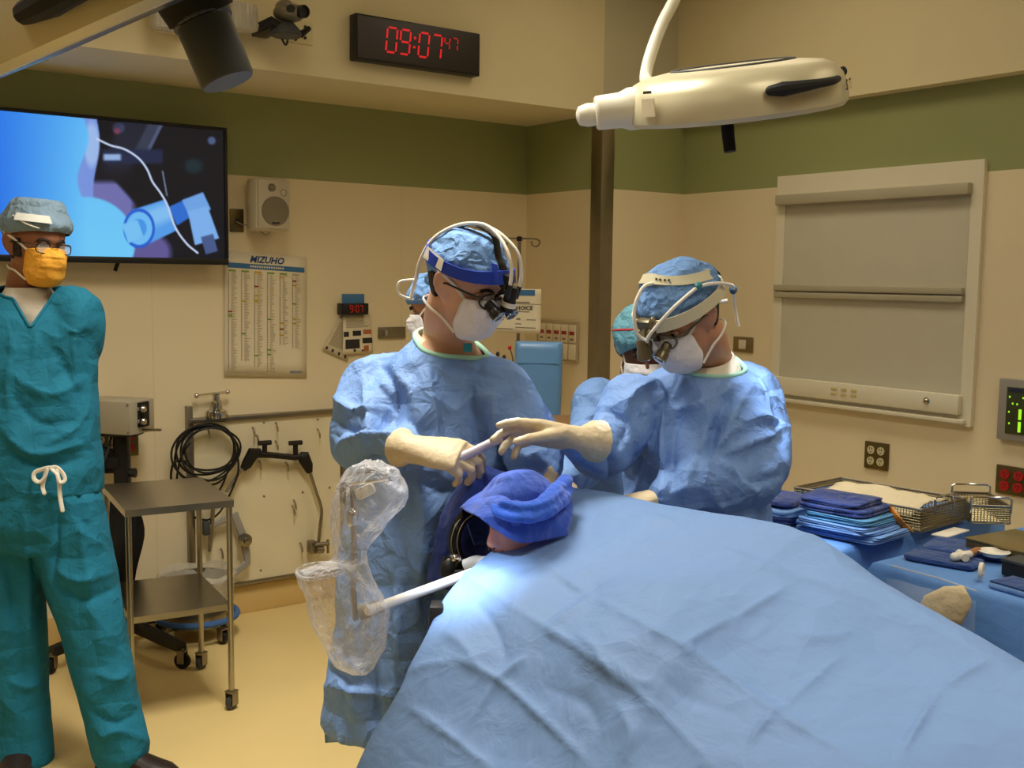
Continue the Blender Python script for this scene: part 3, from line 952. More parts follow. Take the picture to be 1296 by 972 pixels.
# yoke-shaped table clamp on the board
yk = thing('table_clamp_yoke', 'black arched clamp yoke with two T-handles hanging on the tool board', 'clamp', onY(345, 575, AY-.06))
yy = AY-.075
A_ = lambda x, y, o=0.: onY(x, y, yy-o)
M_cast = mat('black_cast_metal', (40, 36, 32), .45, .5)
obj('cross_bar', MB().tube([A_(326, 575), A_(343, 576), A_(374, 579), A_(388, 576)], [.016, .014, .014, .016], 10), M_cast, yk)
obj('arm_socket', MB().tube([A_(330, 573), A_(320, 574), A_(312, 588), A_(307, 594)], [.02, .032, .026, .015], 8, (1, .7)), M_cast, yk)
obj('arm_socket', MB().tube([A_(380, 577), A_(384, 578), A_(390, 590), A_(392, 598)], [.02, .032, .026, .015], 8, (1, .7)), M_cast, yk)
obj('rod', MB().tube([A_(307, 592), A_(286, 623)], .0075, 8), M_steel_d, yk)
obj('rod', MB().tube(crspline([A_(392, 597), A_(400, 622), A_(407, 645), A_(405, 665), A_(403, 690)], 4), .0075, 8), M_steel_d, yk)
for hx, hy in ((335, 565), (374, 565)):
    h_ = obj('t_handle', MB().tube([A_(hx, hy+10, .0), A_(hx, hy-4, .0)], .012, 8), M_cast, yk)
    obj('handle_bar', MB().tube([A_(hx-8, hy-4, .01), A_(hx+8, hy-5, .01)], .011, 8), M_cast, h_)
e = MB().box(A_(395, 692), (.035, .05, .06), None, .006); e.cyl(A_(398, 690, .02), A_(416, 688, .02), .011); e.cyl(A_(415, 683, .02), A_(415, 700, .02), .006)
e.cyl(A_(400, 696, .03), A_(409, 696, .03), .016)
obj('rod_clamp', e, M_steel_d, yk)

# jointed grey retractor arm lower on the board
ra = thing('jointed_arm', 'grey jointed support arm hanging low on the tool board behind the steel trolley', 'support arm', onY(300, 690, AY-.07))
obj('upper_link', MB().tube([A_(262, 668), A_(285, 657), A_(294, 650)], [.014, .017, .016], 8, (1, .6)), M_grey, ra)
obj('lower_link', MB().tube([A_(296, 650), A_(308, 681), A_(312, 700), A_(313, 712), A_(297, 726)], [.018, .02, .018, .018, .016], 8, (1, .6)), M_grey, ra)
j = obj('joint_knob', MB().lathe(A_(309, 683, .01), (0, -1, 0), [(.03, 0), (.03, .02), (.014, .024), (.012, .036), (0, .037)], 16), M_steel_d, ra)
obj('drop_rod', MB().tube([A_(270, 640), A_(267, 680), A_(265, 698)], [.009, .012, .008], 8), M_steel_d, ra)
obj('clamp_head', MB().box(A_(260, 668), (.03, .05, .06), None, .006), M_dgrey, ra)

# chromed clamp standing on the board's top rail
vc = thing('chrome_clamp', 'chromed screw clamp with a long T-bar standing on top of the tool board', 'clamp', onY(274, 527, AY-.03))
vb = onY(274, 529, AY-.045); vb[2] = Z1+.007
obj('base', MB().lathe(vb, (0, 0, 1), [(.048, 0), (.05, .012), (.045, .03), (.028, .036), (.022, .06), (.024, .07), (.018, .075), (.015, .10), (0, .104)], 20), M_chrome, vc)
obj('t_bar', MB().tube([vb+V(-.085, 0, .10), vb+V(.05, 0, .108)], .006, 8, round_ends=True), M_chrome, vc)
m = MB(); m.ell(vb+V(-.088, 0, .10), (.012, .012, .012)); m.ell(vb+V(.052, 0, .109), (.011, .011, .011)); obj('bar_knobs', m, M_chrome, vc)

# receptacle panel and wall outlets --------------------------------------
def outlet(name, label, P, right, w, h, facem, cols, rows, plate, depth=.012, group=None):
    r = nrm(right); n = np.cross(r, UP); n = n if n.dot(EYE-P) > 0 else -n
    ax = np.array([r, n, UP])
    t = thing(name, label, 'outlet', P, group)
    obj('plate', MB().box(P+n*depth/2, (w, depth, h), ax, .003), plate, t)
    for i in range(cols):
        for k in range(rows):
            c_ = P+n*depth+r*((i-(cols-1)/2)*w*.42)+UP*((k-(rows-1)/2)*h*.40)
            rc = obj('receptacle', MB().tube([c_, c_+n*.004], [w*.15 if cols > 1 else w*.26]*2, 16, up=UP), facem, t)
            s_ = MB()
            for dx in (-.28, .28): s_.box(c_+n*.0045+r*dx*w*.16+UP*.006, (.003, .001, .010), ax)
            s_.box(c_+n*.0045-UP*.008, (.005, .001, .005), ax)
            obj('slots', s_, M_ink, rc)
    return t


M_iv = mat('ivory_plastic', (206, 196, 156), .4)
outlet('red_wall_outlet', 'red emergency outlet on a bronze plate behind the grey box on its stand', onY(163, 559, AY), (1, 0, 0), .075, .12, M_red, 1, 2, M_brass)
outlet('wall_outlet', 'cream double outlet with plugs, half hidden behind the black stand pole', onY(134, 563, AY), (1, 0, 0), .125, .12, M_iv, 2, 2, M_steel_d)
P_ = V(CXW, 2.812, .798)
outlet('wall_outlet', 'four-socket cream outlet on a bronze plate under the window', P_, (0, -1, 0), .118, .118, M_iv, 2, 2, M_brass)
P_ = V(CXW, 2.200, .787)
outlet('red_wall_outlet', 'red four-socket outlet under the control panel at the right edge', P_, (0, -1, 0), .13, .112, M_red, 2, 2, M_brass)
t = thing('light_switch', 'square bronze switch plate on the wall left of the window', 'switch', (CXW, 3.59, 1.23))
obj('plate', MB().bx((CXW-.008, 3.53, 1.197), (CXW, 3.655, 1.272), .003), mat('dull_bronze', (140, 122, 84), .4, .6), t)
obj('rocker', MB().bx((CXW-.014, 3.57, 1.212), (CXW-.008, 3.615, 1.258), .003), M_cream, t)

cp = thing('wall_control_panel', 'grey wall control panel with green lit bars at the right edge', 'control panel', (CXW, 2.15, .945))
y_ = 2.263
obj('frame', MB().bx((CXW-.03, y_-.26, .945), (CXW, y_, 1.182), .005), M_grey, cp)
obj('screen', MB().bx((CXW-.034, y_-.235, .972), (CXW-.028, y_-.036, 1.152), .002), mat('dark_display', (58, 66, 40), .3), cp)
M_grn = mat('green_led', (20, 60, 10), .4, var=0, emit=(165, 235, 40), estr=1.1)
m = MB()
for yb in (.088, .15):
    m.bx((CXW-.036, y_-yb-.011, .982), (CXW-.034, y_-yb, 1.022)); m.bx((CXW-.036, y_-yb-.011, 1.030), (CXW-.034, y_-yb, 1.07))
for (a_, b_) in ((.05, 1.013), (.047, 1.057), (.047, 1.115), (.06, 1.09), (.078, 1.089), (.1, 1.115)):
    m.bx((CXW-.036, y_-a_-.005, b_-.004), (CXW-.034, y_-a_, b_+.003))
obj('green_bars', m, M_grn, cp)
obj('title_strip', MB().bx((CXW-.036, y_-.22, 1.135), (CXW-.034, y_-.045, 1.148)), mat('navy_strip', (40, 48, 72), .4), cp)

# medical gas alarm panel on the alcove return wall
ga = thing('gas_alarm_panel', 'beige gas alarm panel of small windows with red displays on the alcove wall', 'alarm panel', (BX, 4.33, 1.12))
obj('frame', MB().bx((BX-.02, 4.172, 1.125), (BX, 4.50, 1.33), .004), mat('beige_frame', (176, 160, 124), .5), ga)
for i in range(5):
    ya = 4.478-i*.062
    f_ = obj('window_cell', MB().bx((BX-.025, ya-.054, 1.222), (BX-.018, ya, 1.312), .002), M_paper, ga)
    obj('display', MB().bx((BX-.027, ya-.046, 1.262), (BX-.024, ya-.008, 1.280)), mat('dim_red_display', (86, 24, 20), .4, var=0, emit=(150, 20, 16), estr=.25) if i == 0 else bpy.data.materials['dim_red_display'], f_)
    obj('cell_print', MB().bx((BX-.027, ya-.04, 1.235), (BX-.024, ya-.014, 1.245)), M_inkg, f_)
    obj('lower_cell', MB().bx((BX-.025, ya-.054, 1.137), (BX-.018, ya, 1.216), .002), M_paper, ga)
# ------------------------------------------------------------------ standing equipment at the left
def caster(parent, p, r=.03, yaw=.3, m_w=None, stem=.03):
    ax = V(math.cos(yaw), math.sin(yaw), 0); pr = V(-ax[1], ax[0], 0)
    c = V(p[0], p[1], r)
    f = MB(); f.box(c+pr*.016+UP*.016, (.03, .004, .05), [ax, pr, UP], .0015); f.box(c-pr*.016+UP*.016, (.03, .004, .05), [ax, pr, UP], .0015)
    f.box(c+UP*.04, (.036, .036, .006), [ax, pr, UP], .002); f.cyl(c+UP*.04, c+UP*(.04+stem), .008, 10)
    k = obj('caster', f, M_steel_d, parent)
    obj('wheel', MB().lathe(c-pr*.011, pr, [(.004, 0), (r*.8, 0), (r, .004), (r, .018), (r*.8, .022), (.004, .022)], 20), m_w or M_dgrey, k)
    return k


# steel trolley ---------------------------------------------------------
TA, TB, TC, TD = [onz(*p, .76) for p in [(128, 613), (254, 604), (296, 633), (158, 646)]]
tr = thing('instrument_trolley', 'two-shelf stainless steel instrument trolley on small casters beside the man in teal scrubs', 'trolley', V((TA[0]+TC[0])/2, (TA[1]+TC[1])/2, 0))


def shelf(z, inset, th):
    c = (TA+TB+TC+TD)/4
    q = [c+(p-c)*(1-inset) for p in (TA, TB, TC, TD)]
    for p in q: p[2] = z-th
    s = MB().poly(q, (0, 0, th))
    return s


obj('top_shelf', shelf(.76, 0, .024), M_steel, tr)
obj('lower_shelf', shelf(.385, .07, .022), M_steel, tr)
cen = (TA+TB+TC+TD)/4
for p in (TA, TB, TC, TD):
    q = cen+(p-cen)*.93
    leg = obj('leg', MB().cyl((q[0], q[1], .06), (q[0], q[1], .74), .0105, 14), M_steel, tr)
    caster(tr, q, .026, .5, M_dgrey, .02)

# grey unit on black stand ------------------------------------------------
sx_, sy_ = onz(160, 812, .02)[:2]
st = thing('equipment_stand', 'black wheeled stand carrying a grey metal control box with knobs, behind the steel trolley', 'equipment stand', (sx_, sy_, 0))
sd = math.hypot(sx_, sy_)
b = MB()
for e_ in (onz(231, 846, 0)[:2], onz(66, 852, 0)[:2], np.array([sx_+.16, sy_+.10]), np.array([sx_-.18, sy_+.12])):
    e_ = V(e_[0], min(e_[1], 4.53), 0); s0_ = V(sx_, sy_, 0); d = nrm(e_-s0_)
    b.tube([s0_+UP*.105+d*.02, (s0_+e_)/2+UP*.095, e_+UP*.085], [.034, .03, .026], 8, (1, .8))
    caster(st, e_[:2], .032, math.atan2(d[1], d[0])+.5, M_blackm, .01)
b.lathe((sx_, sy_, .075), (0, 0, 1), [(.05, 0), (.06, .02), (.05, .06), (.03, .07)], 18)
obj('base', b, M_black, st)
dcol = 4.35
pole_t = dep(161, 549, proj_d := float(projN([(sx_, sy_, 1.)])[0, 2]))
obj('pole', MB().box(V(sx_, sy_, (pole_t[2]+.12)/2), (.06, .045, pole_t[2]-.12), [CAMR, CAMF, UP], .006), M_black, st)
lo = dep(112, 548, proj_d); hi = dep(186, 500, proj_d)
cx3 = (lo+hi)/2
axb = np.array([nrm(CAMR*.96-CAMF*.28), nrm(CAMF*.96+CAMR*.28), UP])
bxw = obj('control_box', MB().box(V(cx3[0], cx3[1], cx3[2]-.005), (.235, .16, .135), axb, .006), mat('grey_enamel', (168, 160, 138), .45, var=.05), st)
cc3 = V(cx3[0], cx3[1], cx3[2]-.005)
for dz in (.035, -.015):
    k = obj('knob', MB().lathe(cc3+axb[0]*.117+UP*dz-axb[1]*.03, axb[0], [(.009, 0), (.009, .014), (.013, .016), (.014, .028), (.010, .034), (0, .035)], 16), M_chrome, st)
    obj('knob_ring', MB().lathe(cc3+axb[0]*.133+UP*dz-axb[1]*.03, axb[0], [(.0145, 0), (.0145, .006), (0, .006)], 16), M_black, k)
obj('end_plate', MB().box(cc3+axb[0]*.12+UP*.01, (.012, .07, .10), axb, .003), M_blackm, st)
obj('side_rod', MB().cyl(cc3+axb[0]*.11-UP*.055, cc3+axb[0]*.20-UP*.05, .005), M_steel_d, st)
m = MB()
for a_ in (-.105, .105):
    for b_ in (-.055, .055): m.lathe(cc3+axb[0]*a_+UP*b_-axb[1]*.081, -axb[1], [(.004, 0), (.004, .002), (0, .003)], 8)
obj('box_screws', m, M_steel_d, st)
obj('yoke_plate', MB().box(V(sx_, sy_, pole_t[2]-.0), (.15, .10, .014), [CAMR, CAMF, UP], .003), M_black, st)
z_ = dep(150, 583, proj_d)[2]
m = MB().tube([V(sx_, sy_, z_+.02)-CAMR*.03, V(sx_, sy_, z_+.05)-CAMR*.10-CAMF*.04, V(sx_, sy_, z_+.03)-CAMR*.16-CAMF*.04], [.02, .022, .016], 8)
m.tube([V(sx_, sy_, z_-.045)-CAMR*.16, V(sx_, sy_, z_-.04)-CAMR*.02], .016, 8); m.box(V(sx_, sy_, z_-.01)-CAMR*.05, (.09, .06, .05), [CAMR, CAMF, UP], .008)
obj('side_clamp', m, M_blackm, st)
kb = V(sx_, sy_, dep(168, 600, proj_d)[2])
obj('clamp_knob', MB().tube([kb+CAMR*.03, kb+CAMR*.055], [.018, .02], 8), M_black, st)
w1 = [dep(118, 556, proj_d-.05), dep(124, 575, proj_d-.07), dep(128, 588, proj_d-.07), dep(136, 572, proj_d-.05), dep(141, 552, proj_d)]
obj('cable', MB().tube(crspline(w1, 6), .005, 6), M_ink, st)
w1 = [dep(118, 556, proj_d-.05)+V(0, 0, -.03), dep(122, 580, proj_d-.06), dep(128, 620, proj_d-.02), dep(130, 690, proj_d)]
obj('cable', MB().tube(crspline(w1, 6), .005, 6), M_ink, st)
obj('blue_plug', MB().tube([dep(117, 551, proj_d-.05), dep(121, 558, proj_d-.05)], [.018, .012], 10), mat('blue_plug', (52, 66, 150), .4), st)
# black cloth hanging from the stand
G = []
outl = [(620, 140, 172), (650, 138, 178), (668, 137, 185), (690, 136, 182), (720, 136, 172), (760, 135, 168), (790, 140, 165)]
for i, (yy_, xa, xb) in enumerate(outl):
    row = []
    for k in range(13):
        u = k/12
        row.append(dep(xa+(xb-xa)*u, yy_, proj_d-.10+.02*math.sin(u*9+i*.6)+.01*math.sin(i)))
    G.append(row)
o = obj('black_cover', MB().grid(G), mat('black_cloth', (20, 19, 20), .9, var=.1, bump=.2), st, 60, solid=.004, sub=1)

# lined bucket --------------------------------------------------------------
kx, ky_ = onz(250, 792, .05)[:2]
kb_ = thing('kick_bucket', 'low wheeled bucket lined with a clear crumpled bag, blue bumper ring, behind the steel trolley', 'bucket', (kx, ky_, 0))
obj('bucket', MB().lathe((kx, ky_, .06), (0, 0, 1), [(.09, 0), (.115, .005), (.145, .20), (.15, .205), (.14, .203), (.11, .012), (0, .01)], 28), M_steel_d, kb_)
obj('bumper_ring', MB().tube([V(kx+.165*math.cos(a), ky_+.165*math.sin(a), .10) for a in np.linspace(0, 2*PI, 33)], .014, 8), mat('blue_rubber', (58, 98, 158), .5), kb_)
for a in (.3, 1.9, 3.5, 5.1): caster(kb_, (kx+.15*math.cos(a), ky_+.15*math.sin(a)), .026, a, M_black, .0)
R_ = []
for i, (r, z) in enumerate([(.148, .16), (.158, .24), (.165, .275), (.15, .295), (.14, .27), (.12, .22), (.10, .20), (.05, .19), (.001, .185)]):
    R_.append([V(kx+(r+.012*mnoise.noise(Vector((3*math.cos(a), 3*math.sin(a), i*.7))))*math.cos(a), ky_+(r+.012*mnoise.noise(Vector((3*math.cos(a), 3*math.sin(a), i*.7))))*math.sin(a), z+.03*mnoise.noise(Vector((2*math.cos(a), 2*math.sin(a), i*.5+9)))) for a in np.linspace(0, 2*PI, 49)[:-1]])
M_bag = mat('clear_bag_film', (222, 214, 196), .18, var=.08, vscale=20, alpha=.42, bump=.9, bscale=28)
obj('bag_liner', MB().rings([np.array(r) for r in R_], True, False, True), M_bag, kb_, 60)

# IV pole with a hanging sign -------------------------------------------------
ipx = dep(657, 340, 5.08)
ip = thing('drip_pole', 'slim steel drip pole with two hooked arms behind the surgeon with the blue headband', 'drip pole', (ipx[0], ipx[1], 0))
zt_ = dep(657, 302, 5.08)[2]
obj('pole', MB().tube([V(ipx[0], ipx[1], .08), V(ipx[0], ipx[1], 1.25), V(ipx[0], ipx[1], 1.25), V(ipx[0], ipx[1], zt_)], [.013, .013, .0085, .0085], 12), M_steel_d, ip)
b = MB()
for i in range(5):
    a = i*2*PI/5; d = V(math.cos(a), math.sin(a), 0)
    b.tube([V(ipx[0], ipx[1], .085), V(ipx[0], ipx[1], .06)+d*.2], [.016, .011], 8)
    caster(ip, (V(ipx[0], ipx[1], 0)+d*.2)[:2], .024, a, M_black, .0)
obj('base', b, M_steel_d, ip)
top = V(ipx[0], ipx[1], zt_)
for s_ in (-1, 1):
    h_ = [top, top+CAMR*s_*.05, top+CAMR*s_*.085+UP*-.004, top+CAMR*s_*.095-UP*.02, top+CAMR*s_*.08-UP*.036, top+CAMR*s_*.062-UP*.03, top+CAMR*s_*.055-UP*.012]
    obj('hook', MB().tube(crspline(h_, 5), .004, 6), M_steel_d, ip)
obj('top_cap', MB().lathe(top-UP*.012, UP, [(.013, 0), (.013, .02), (0, .024)], 12), M_black, ip)

dd = 5.02
sg = thing('hanging_sign', 'white printed sheet with a blue top bar hung from the drip pole', 'sign', dep(654, 422, dd))
HS = [dep(620, 365, dd), dep(685, 366, dd), dep(684, 423, dd), dep(620, 420, dd)]
obj('sheet', sheet(HS), M_paper, sg, solid=.002)
m = MB(); patch(m, HS, .25, .02, .88, .15); obj('blue_bar', m, M_blueink, sg, 0, fix=False)
m = MB(); patch(m, HS, .0, .335, 1, .345); patch(m, HS, .3, .29, .78, .325)
for (a_, b_, c_) in ((.1, .58, .34), (.1, .64, .3), (.1, .7, .28), (.5, .86, .9), (.05, .9, .45), (.5, .78, .62), (.72, .68, .9), (.3, .5, .78)): patch(m, HS, a_, b_, c_, b_+.02)
patch(m, HS, .52, .66, .6, .7)
obj('lettering', m, M_inkg, sg, 0, fix=False)
lettering('sign_text', 'CHOICE', .04, on_sheet(HS, .64, .435), HS[1]-HS[0], UP, M_ink, sg, .095, .001)

# blue plastic covered upright + cart in the alcove ----------------------------
dq = 4.5
dpq = dep(681, 530, dq); wv = .194
be = thing('covered_equipment_stand', 'tall equipment stand covered by a smooth blue plastic drape in front of the gas panel', 'equipment stand', (dpq[0], dpq[1], 0))
zt2 = dep(681, 432, dq)[2]
ax2 = np.array([nrm(CAMR-CAMF*.1), nrm(CAMF+CAMR*.1), UP])
m = MB()
R_ = []
for z, sx2, sy2 in [(.62, .92, 1.05), (.75, .93, 1.0), (.95, .96, 1.), (1.10, 1.0, 1.), (zt2-.03, 1.01, 1.), (zt2-.004, 1.0, .92), (zt2, .96, .8)]:
    ring = []
    for a in np.linspace(0, 2*PI, 33)[:-1]:
        ca, sa = math.cos(a), math.sin(a); e = .35
        ring.append(V(dpq[0], dpq[1], z)+ax2[0]*wv/2*sx2*abs(ca)**e*np.sign(ca)+ax2[1]*.055*sy2*abs(sa)**e*np.sign(sa))
    R_.append(np.array(ring))
m.rings(R_, True, False, True)
M_bplast = mat('blue_plastic_drape', (98, 142, 186), .32, var=.06, bump=.25, bscale=14)
obj('plastic_cover', m, M_bplast, be, 50)
f = MB()
for z in (zt2-.085, zt2-.30):
    f.box(V(dpq[0], dpq[1], z)-ax2[1]*.056, (wv*1.0, .002, .004), ax2, .0008)
obj('cover_crease', f, mat('blue_plastic_crease', (84, 126, 168), .35), be)
b = MB().cyl((dpq[0], dpq[1], .07), (dpq[0], dpq[1], .66), .025)
for i in range(5):
    a = i*2*PI/5+.4; d = V(math.cos(a), math.sin(a), 0)
    b.tube([V(dpq[0], dpq[1], .09), V(dpq[0], dpq[1], .06)+d*.15], [.02, .014], 8)
obj('stand_base', b, M_dgrey, be)
for i in range(5):
    a = i*2*PI/5+.4; caster(be, (dpq[0]+.15*math.cos(a), dpq[1]+.15*math.sin(a)), .024, a, M_black, 0.)
for i, (xs, col) in enumerate((([(652, 520), (647, 495), (641, 470), (638, 452)], M_ink), ([(653, 520), (649, 480), (649, 455), (645, 440)], M_ink), ([(650, 520), (644, 490), (633, 462), (630, 448)], M_ink))):
    P_ = crspline([dep(x, y, dq-.02) for x, y in xs], 6)
    w_ = obj('sensor_lead', MB().tube(P_, .0035, 6), mat('brown_lead', (120, 96, 66), .5) if i == 0 else bpy.data.materials['brown_lead'], be)
    obj('lead_tip', MB().ell(P_[-1], (.008, .008, .010)), M_red if i == 1 else M_ink, w_)
obj('lead_bracket', MB().tube([dep(655, 528, dq), dep(651, 520, dq-.02)], .01, 8), M_dgrey, be)

dk = 4.0
kc = dep(716, 580, dk)
ct = thing('equipment_cart', 'dark equipment cart with a brown top in the gap behind the outstretched glove', 'cart', (kc[0], kc[1], 0))
zt3 = dep(716, 531, dk)[2]
axc = np.array([CAMR, CAMF, UP])
obj('top', MB().box(V(kc[0], kc[1], zt3-.012), (.19, .3, .024), axc, .004), mat('brown_laminate', (128, 92, 52), .45), ct)
obj('body', MB().box(V(kc[0], kc[1], (zt3-.03+.10)/2), (.165, .27, zt3-.03-.10), axc, .006), mat('dark_brown_cart', (42, 34, 28), .5), ct)
for i, z in enumerate((zt3-.16, zt3-.36, zt3-.56)):
    d_ = obj('drawer', MB().box(V(kc[0], kc[1], z)-CAMF*.14, (.15, .02, .17), axc, .004), M_blackm, ct)
    obj('handle', MB().box(V(kc[0], kc[1], z+.03)-CAMF*.16, (.09, .02, .014), axc, .004), mat('brass_handle', (178, 140, 88), .35, .7) if i == 0 else bpy.data.materials['brass_handle'], d_)
for a_ in (-.065, .065):
    for b_ in (-.1, .1): caster(ct, (V(kc[0], kc[1], 0)+CAMR*a_+CAMF*b_)[:2], .028, .2, M_black, .02)
sb_ = V(kc[0], kc[1], dep(752, 620, dk)[2])+CAMR*.118
bn = MB().box(sb_, (.055, .2, .13), axc, .008); bn.box(sb_+UP*.066, (.062, .21, .010), axc, .003)
obj('side_bin', bn, mat('maroon_plastic', (116, 34, 34), .4), ct)

# ------------------------------------------------------------------ operating lamps
M_lamp = mat('champagne_lamp_shell', (206, 198, 166), .38, .25, var=.03)
M_lampw = mat('lamp_white', (222, 218, 200), .35, var=.02)
M_glass_d = mat('lamp_lens_rim', (52, 60, 74), .25, var=.03)


def axes_from(a, r):
    a = nrm(a); r = nrm(r-a*np.dot(r, a)); return r, nrm(np.cross(a, r)), a     # right, back(away), axis


camr3 = RW[:, 0]; camu3 = RW[:, 1]; camb3 = RW[:, 2]


def lamp(name, label, c, a, r, R):
    t = thing(name, label, 'operating lamp', c)
    x, y, z = axes_from(a, r)
    prof = [(.90*R, -.012), (.965*R, -.010), (R, .0), (1.005*R, .012), (.995*R, .035), (.965*R, .062), (.90*R, .085), (.80*R, .097), (.60*R, .104), (.55*R, .105), (.2*R, .107), (0, .107)]
    obj('housing', MB().lathe(c, z, prof, 64), M_lamp, t)
    ap = [c+z*.105+.55*R*(x*math.cos(q)+y*math.sin(q)) for q in np.linspace(0, 2*PI, 65)]
    obj('cover_groove', MB().tube(ap, .004, 6), M_dgrey, t)
    obj('lens', MB().lathe(c, -z, [(.0, .016), (.6*R, .016), (.90*R, .013), (.955*R, .008), (.955*R, 0)], 64), M_glass_d, t)
    return t, x, y, z


# right lamp
LC = dep(930, 140, 2.6)
nR = camr3*.993+camu3*.118
aR = nrm(-camr3*.118+camu3*.95+camb3*.285)
lp, x, y, z = lamp('operating_lamp', 'champagne dome operating lamp hanging over the two gowned surgeons', LC, aR, nR, .262)
nb = c0 = LC-x*.27+z*.045
h_ = obj('hub', MB().lathe(LC-x*.246+z*.035-y*.02, -x, [(.05, -.02), (.05, .01), (.042, .03), (.04, .085), (.036, .09), (0, .09)], 24), M_lampw, lp)
obj('hub_cap', MB().lathe(LC-x*.324+z*.032, -x, [(.026, 0), (.028, .03), (.022, .05), (.01, .056), (0, .057)], 20), M_lampw, h_)
hp = []
for q in (-.35, -.2, 0, .2, .38):
    d = -y*math.cos(q+.42)+x*math.sin(q+.42)
    hp.append(LC+d*(.262+(.018 if abs(q) < .3 else .004))+z*(.052+.004*q))
obj('side_handle', MB().tube(crspline(hp, 5), list(np.interp(np.linspace(0, 1, 21), [0, .15, .6, 1], [.011, .016, .010, .008])), 10, round_ends=True), M_blackm, lp)
hb = LC-z*.016
obj('sterile_handle', MB().tube([dep(920, 150, 2.55), dep(922, 175, 2.55), dep(924, 192, 2.55)], [.016, .015, .0145], 12), M_blackm, lp)
dl = -y*math.cos(-1.02)+x*math.sin(-1.02)
pl_ = LC+dl*.267+z*.045; tx = nrm(np.cross(z, dl)); tx = tx if tx.dot(camr3) > 0 else -tx
obj('sticker', MB().box(pl_-z*.006, (.042, .003, .04), [tx, dl, z], 0), M_paper, lp)
obj('sticker_print', MB().box(pl_+z*.028, (.026, .003, .006), [tx, dl, z], 0), M_ink, lp)
for i, (ch_, q) in enumerate((('S', .98), ('T', 1.10), ('E', 1.21))):
    d = -y*math.cos(q)+x*math.sin(q); tt = nrm(x*math.cos(q)+y*math.sin(q))
    lettering('logo_letter', ch_, .034, LC+d*.267+z*.035, tt, z, M_ink, lp, bold=.0008, off=.001)
obj('end_knob', MB().ell(LC+x*.245+z*.062-y*.055, (.010, .010, .012)), M_blackm, lp)
arm = [LC-x*.19+z*.08+y*.06, dep(817, 98, 2.72), dep(823, 70, 2.75), dep(838, 30, 2.78), dep(857, -8, 2.8), dep(905, -120, 2.86), dep(960, -290, 2.95)]
obj('arm', MB().tube(crspline(arm, 6), .0155, 14), M_lampw, lp)
ce = arm[-1]; ce2 = V(ce[0], ce[1], ZC)
obj('ceiling_mount', MB().lathe(ce2, -UP, [(.09, 0), (.09, .04), (.05, .06), (.03, ZC-ce[2]+.02), (0, ZC-ce[2]+.03)], 24), M_lampw, lp)

# left lamp
LL = dep(238, -20, 1.45)
nL = camr3*.925+camu3*.38
aL = nrm(-camr3*.36+camu3*.82+camb3*.40)
ll, x, y, z = lamp('operating_lamp', 'large operating lamp cut off by the top left corner, with a dark grey camera handle', LL, aL, nL, .30)
hb = LL-z*.012-y*.02
hc = dep(254, 20, 1.45); he = dep(289, 104, 1.45); hz = nrm(he-hc)
obj('grip_collar', MB().tube([hb, hb-z*.03], [.05, .046], 24), M_blackm, ll)
st_ = hb-z*.012
obj('camera_handle', MB().lathe(st_, he-st_, [(.040, 0), (.041, .02), (.0405, .028), (.0375, .03), (.0365, np.linalg.norm(he-st_)-.004), (.034, np.linalg.norm(he-st_)), (0, np.linalg.norm(he-st_))], 32), mat('slate_grey_plastic', (74, 80, 84), .45, var=.03), ll)
hp = []
for q in (-.42, -.2, 0, .25, .5):
    d = -y*math.cos(q-.06)+x*math.sin(q-.06)
    hp.append(LL+d*(.30+(.02 if abs(q) < .4 else .006))+z*(.038+.004*q))
obj('side_handle', MB().tube(crspline(hp, 5), list(np.interp(np.linspace(0, 1, 21), [0, .15, .6, 1], [.013, .018, .012, .010])), 10, round_ends=True), M_blackm, ll)
d = -y*math.cos(-.82)+x*math.sin(-.82); tt = nrm(x*math.cos(-.82)+y*math.sin(-.82))
lettering('logo_letter', 'r', .045, LL+d*.304+z*.028, tt, z, M_ink, ll, bold=.0005, off=.002)
arm = [LL-x*.1+z*.10, LL-x*.18+z*.25, LL-x*.2+z*.32+UP*.25]
arm.append(V(arm[-1][0], arm[-1][1], ZC-.05))
obj('arm', MB().tube(crspline(arm, 6), .022, 14), M_lampw, ll)
obj('ceiling_mount', MB().lathe((arm[-1][0], arm[-1][1], ZC), -UP, [(.09, 0), (.09, .04), (.04, .06), (0, .07)], 24), M_lampw, ll)

# ------------------------------------------------------------------ draped back tables and what lies on them
M_tdrape = cloth('blue_table_drape', (96, 142, 206), .6, .25, 6)
ZT = .86


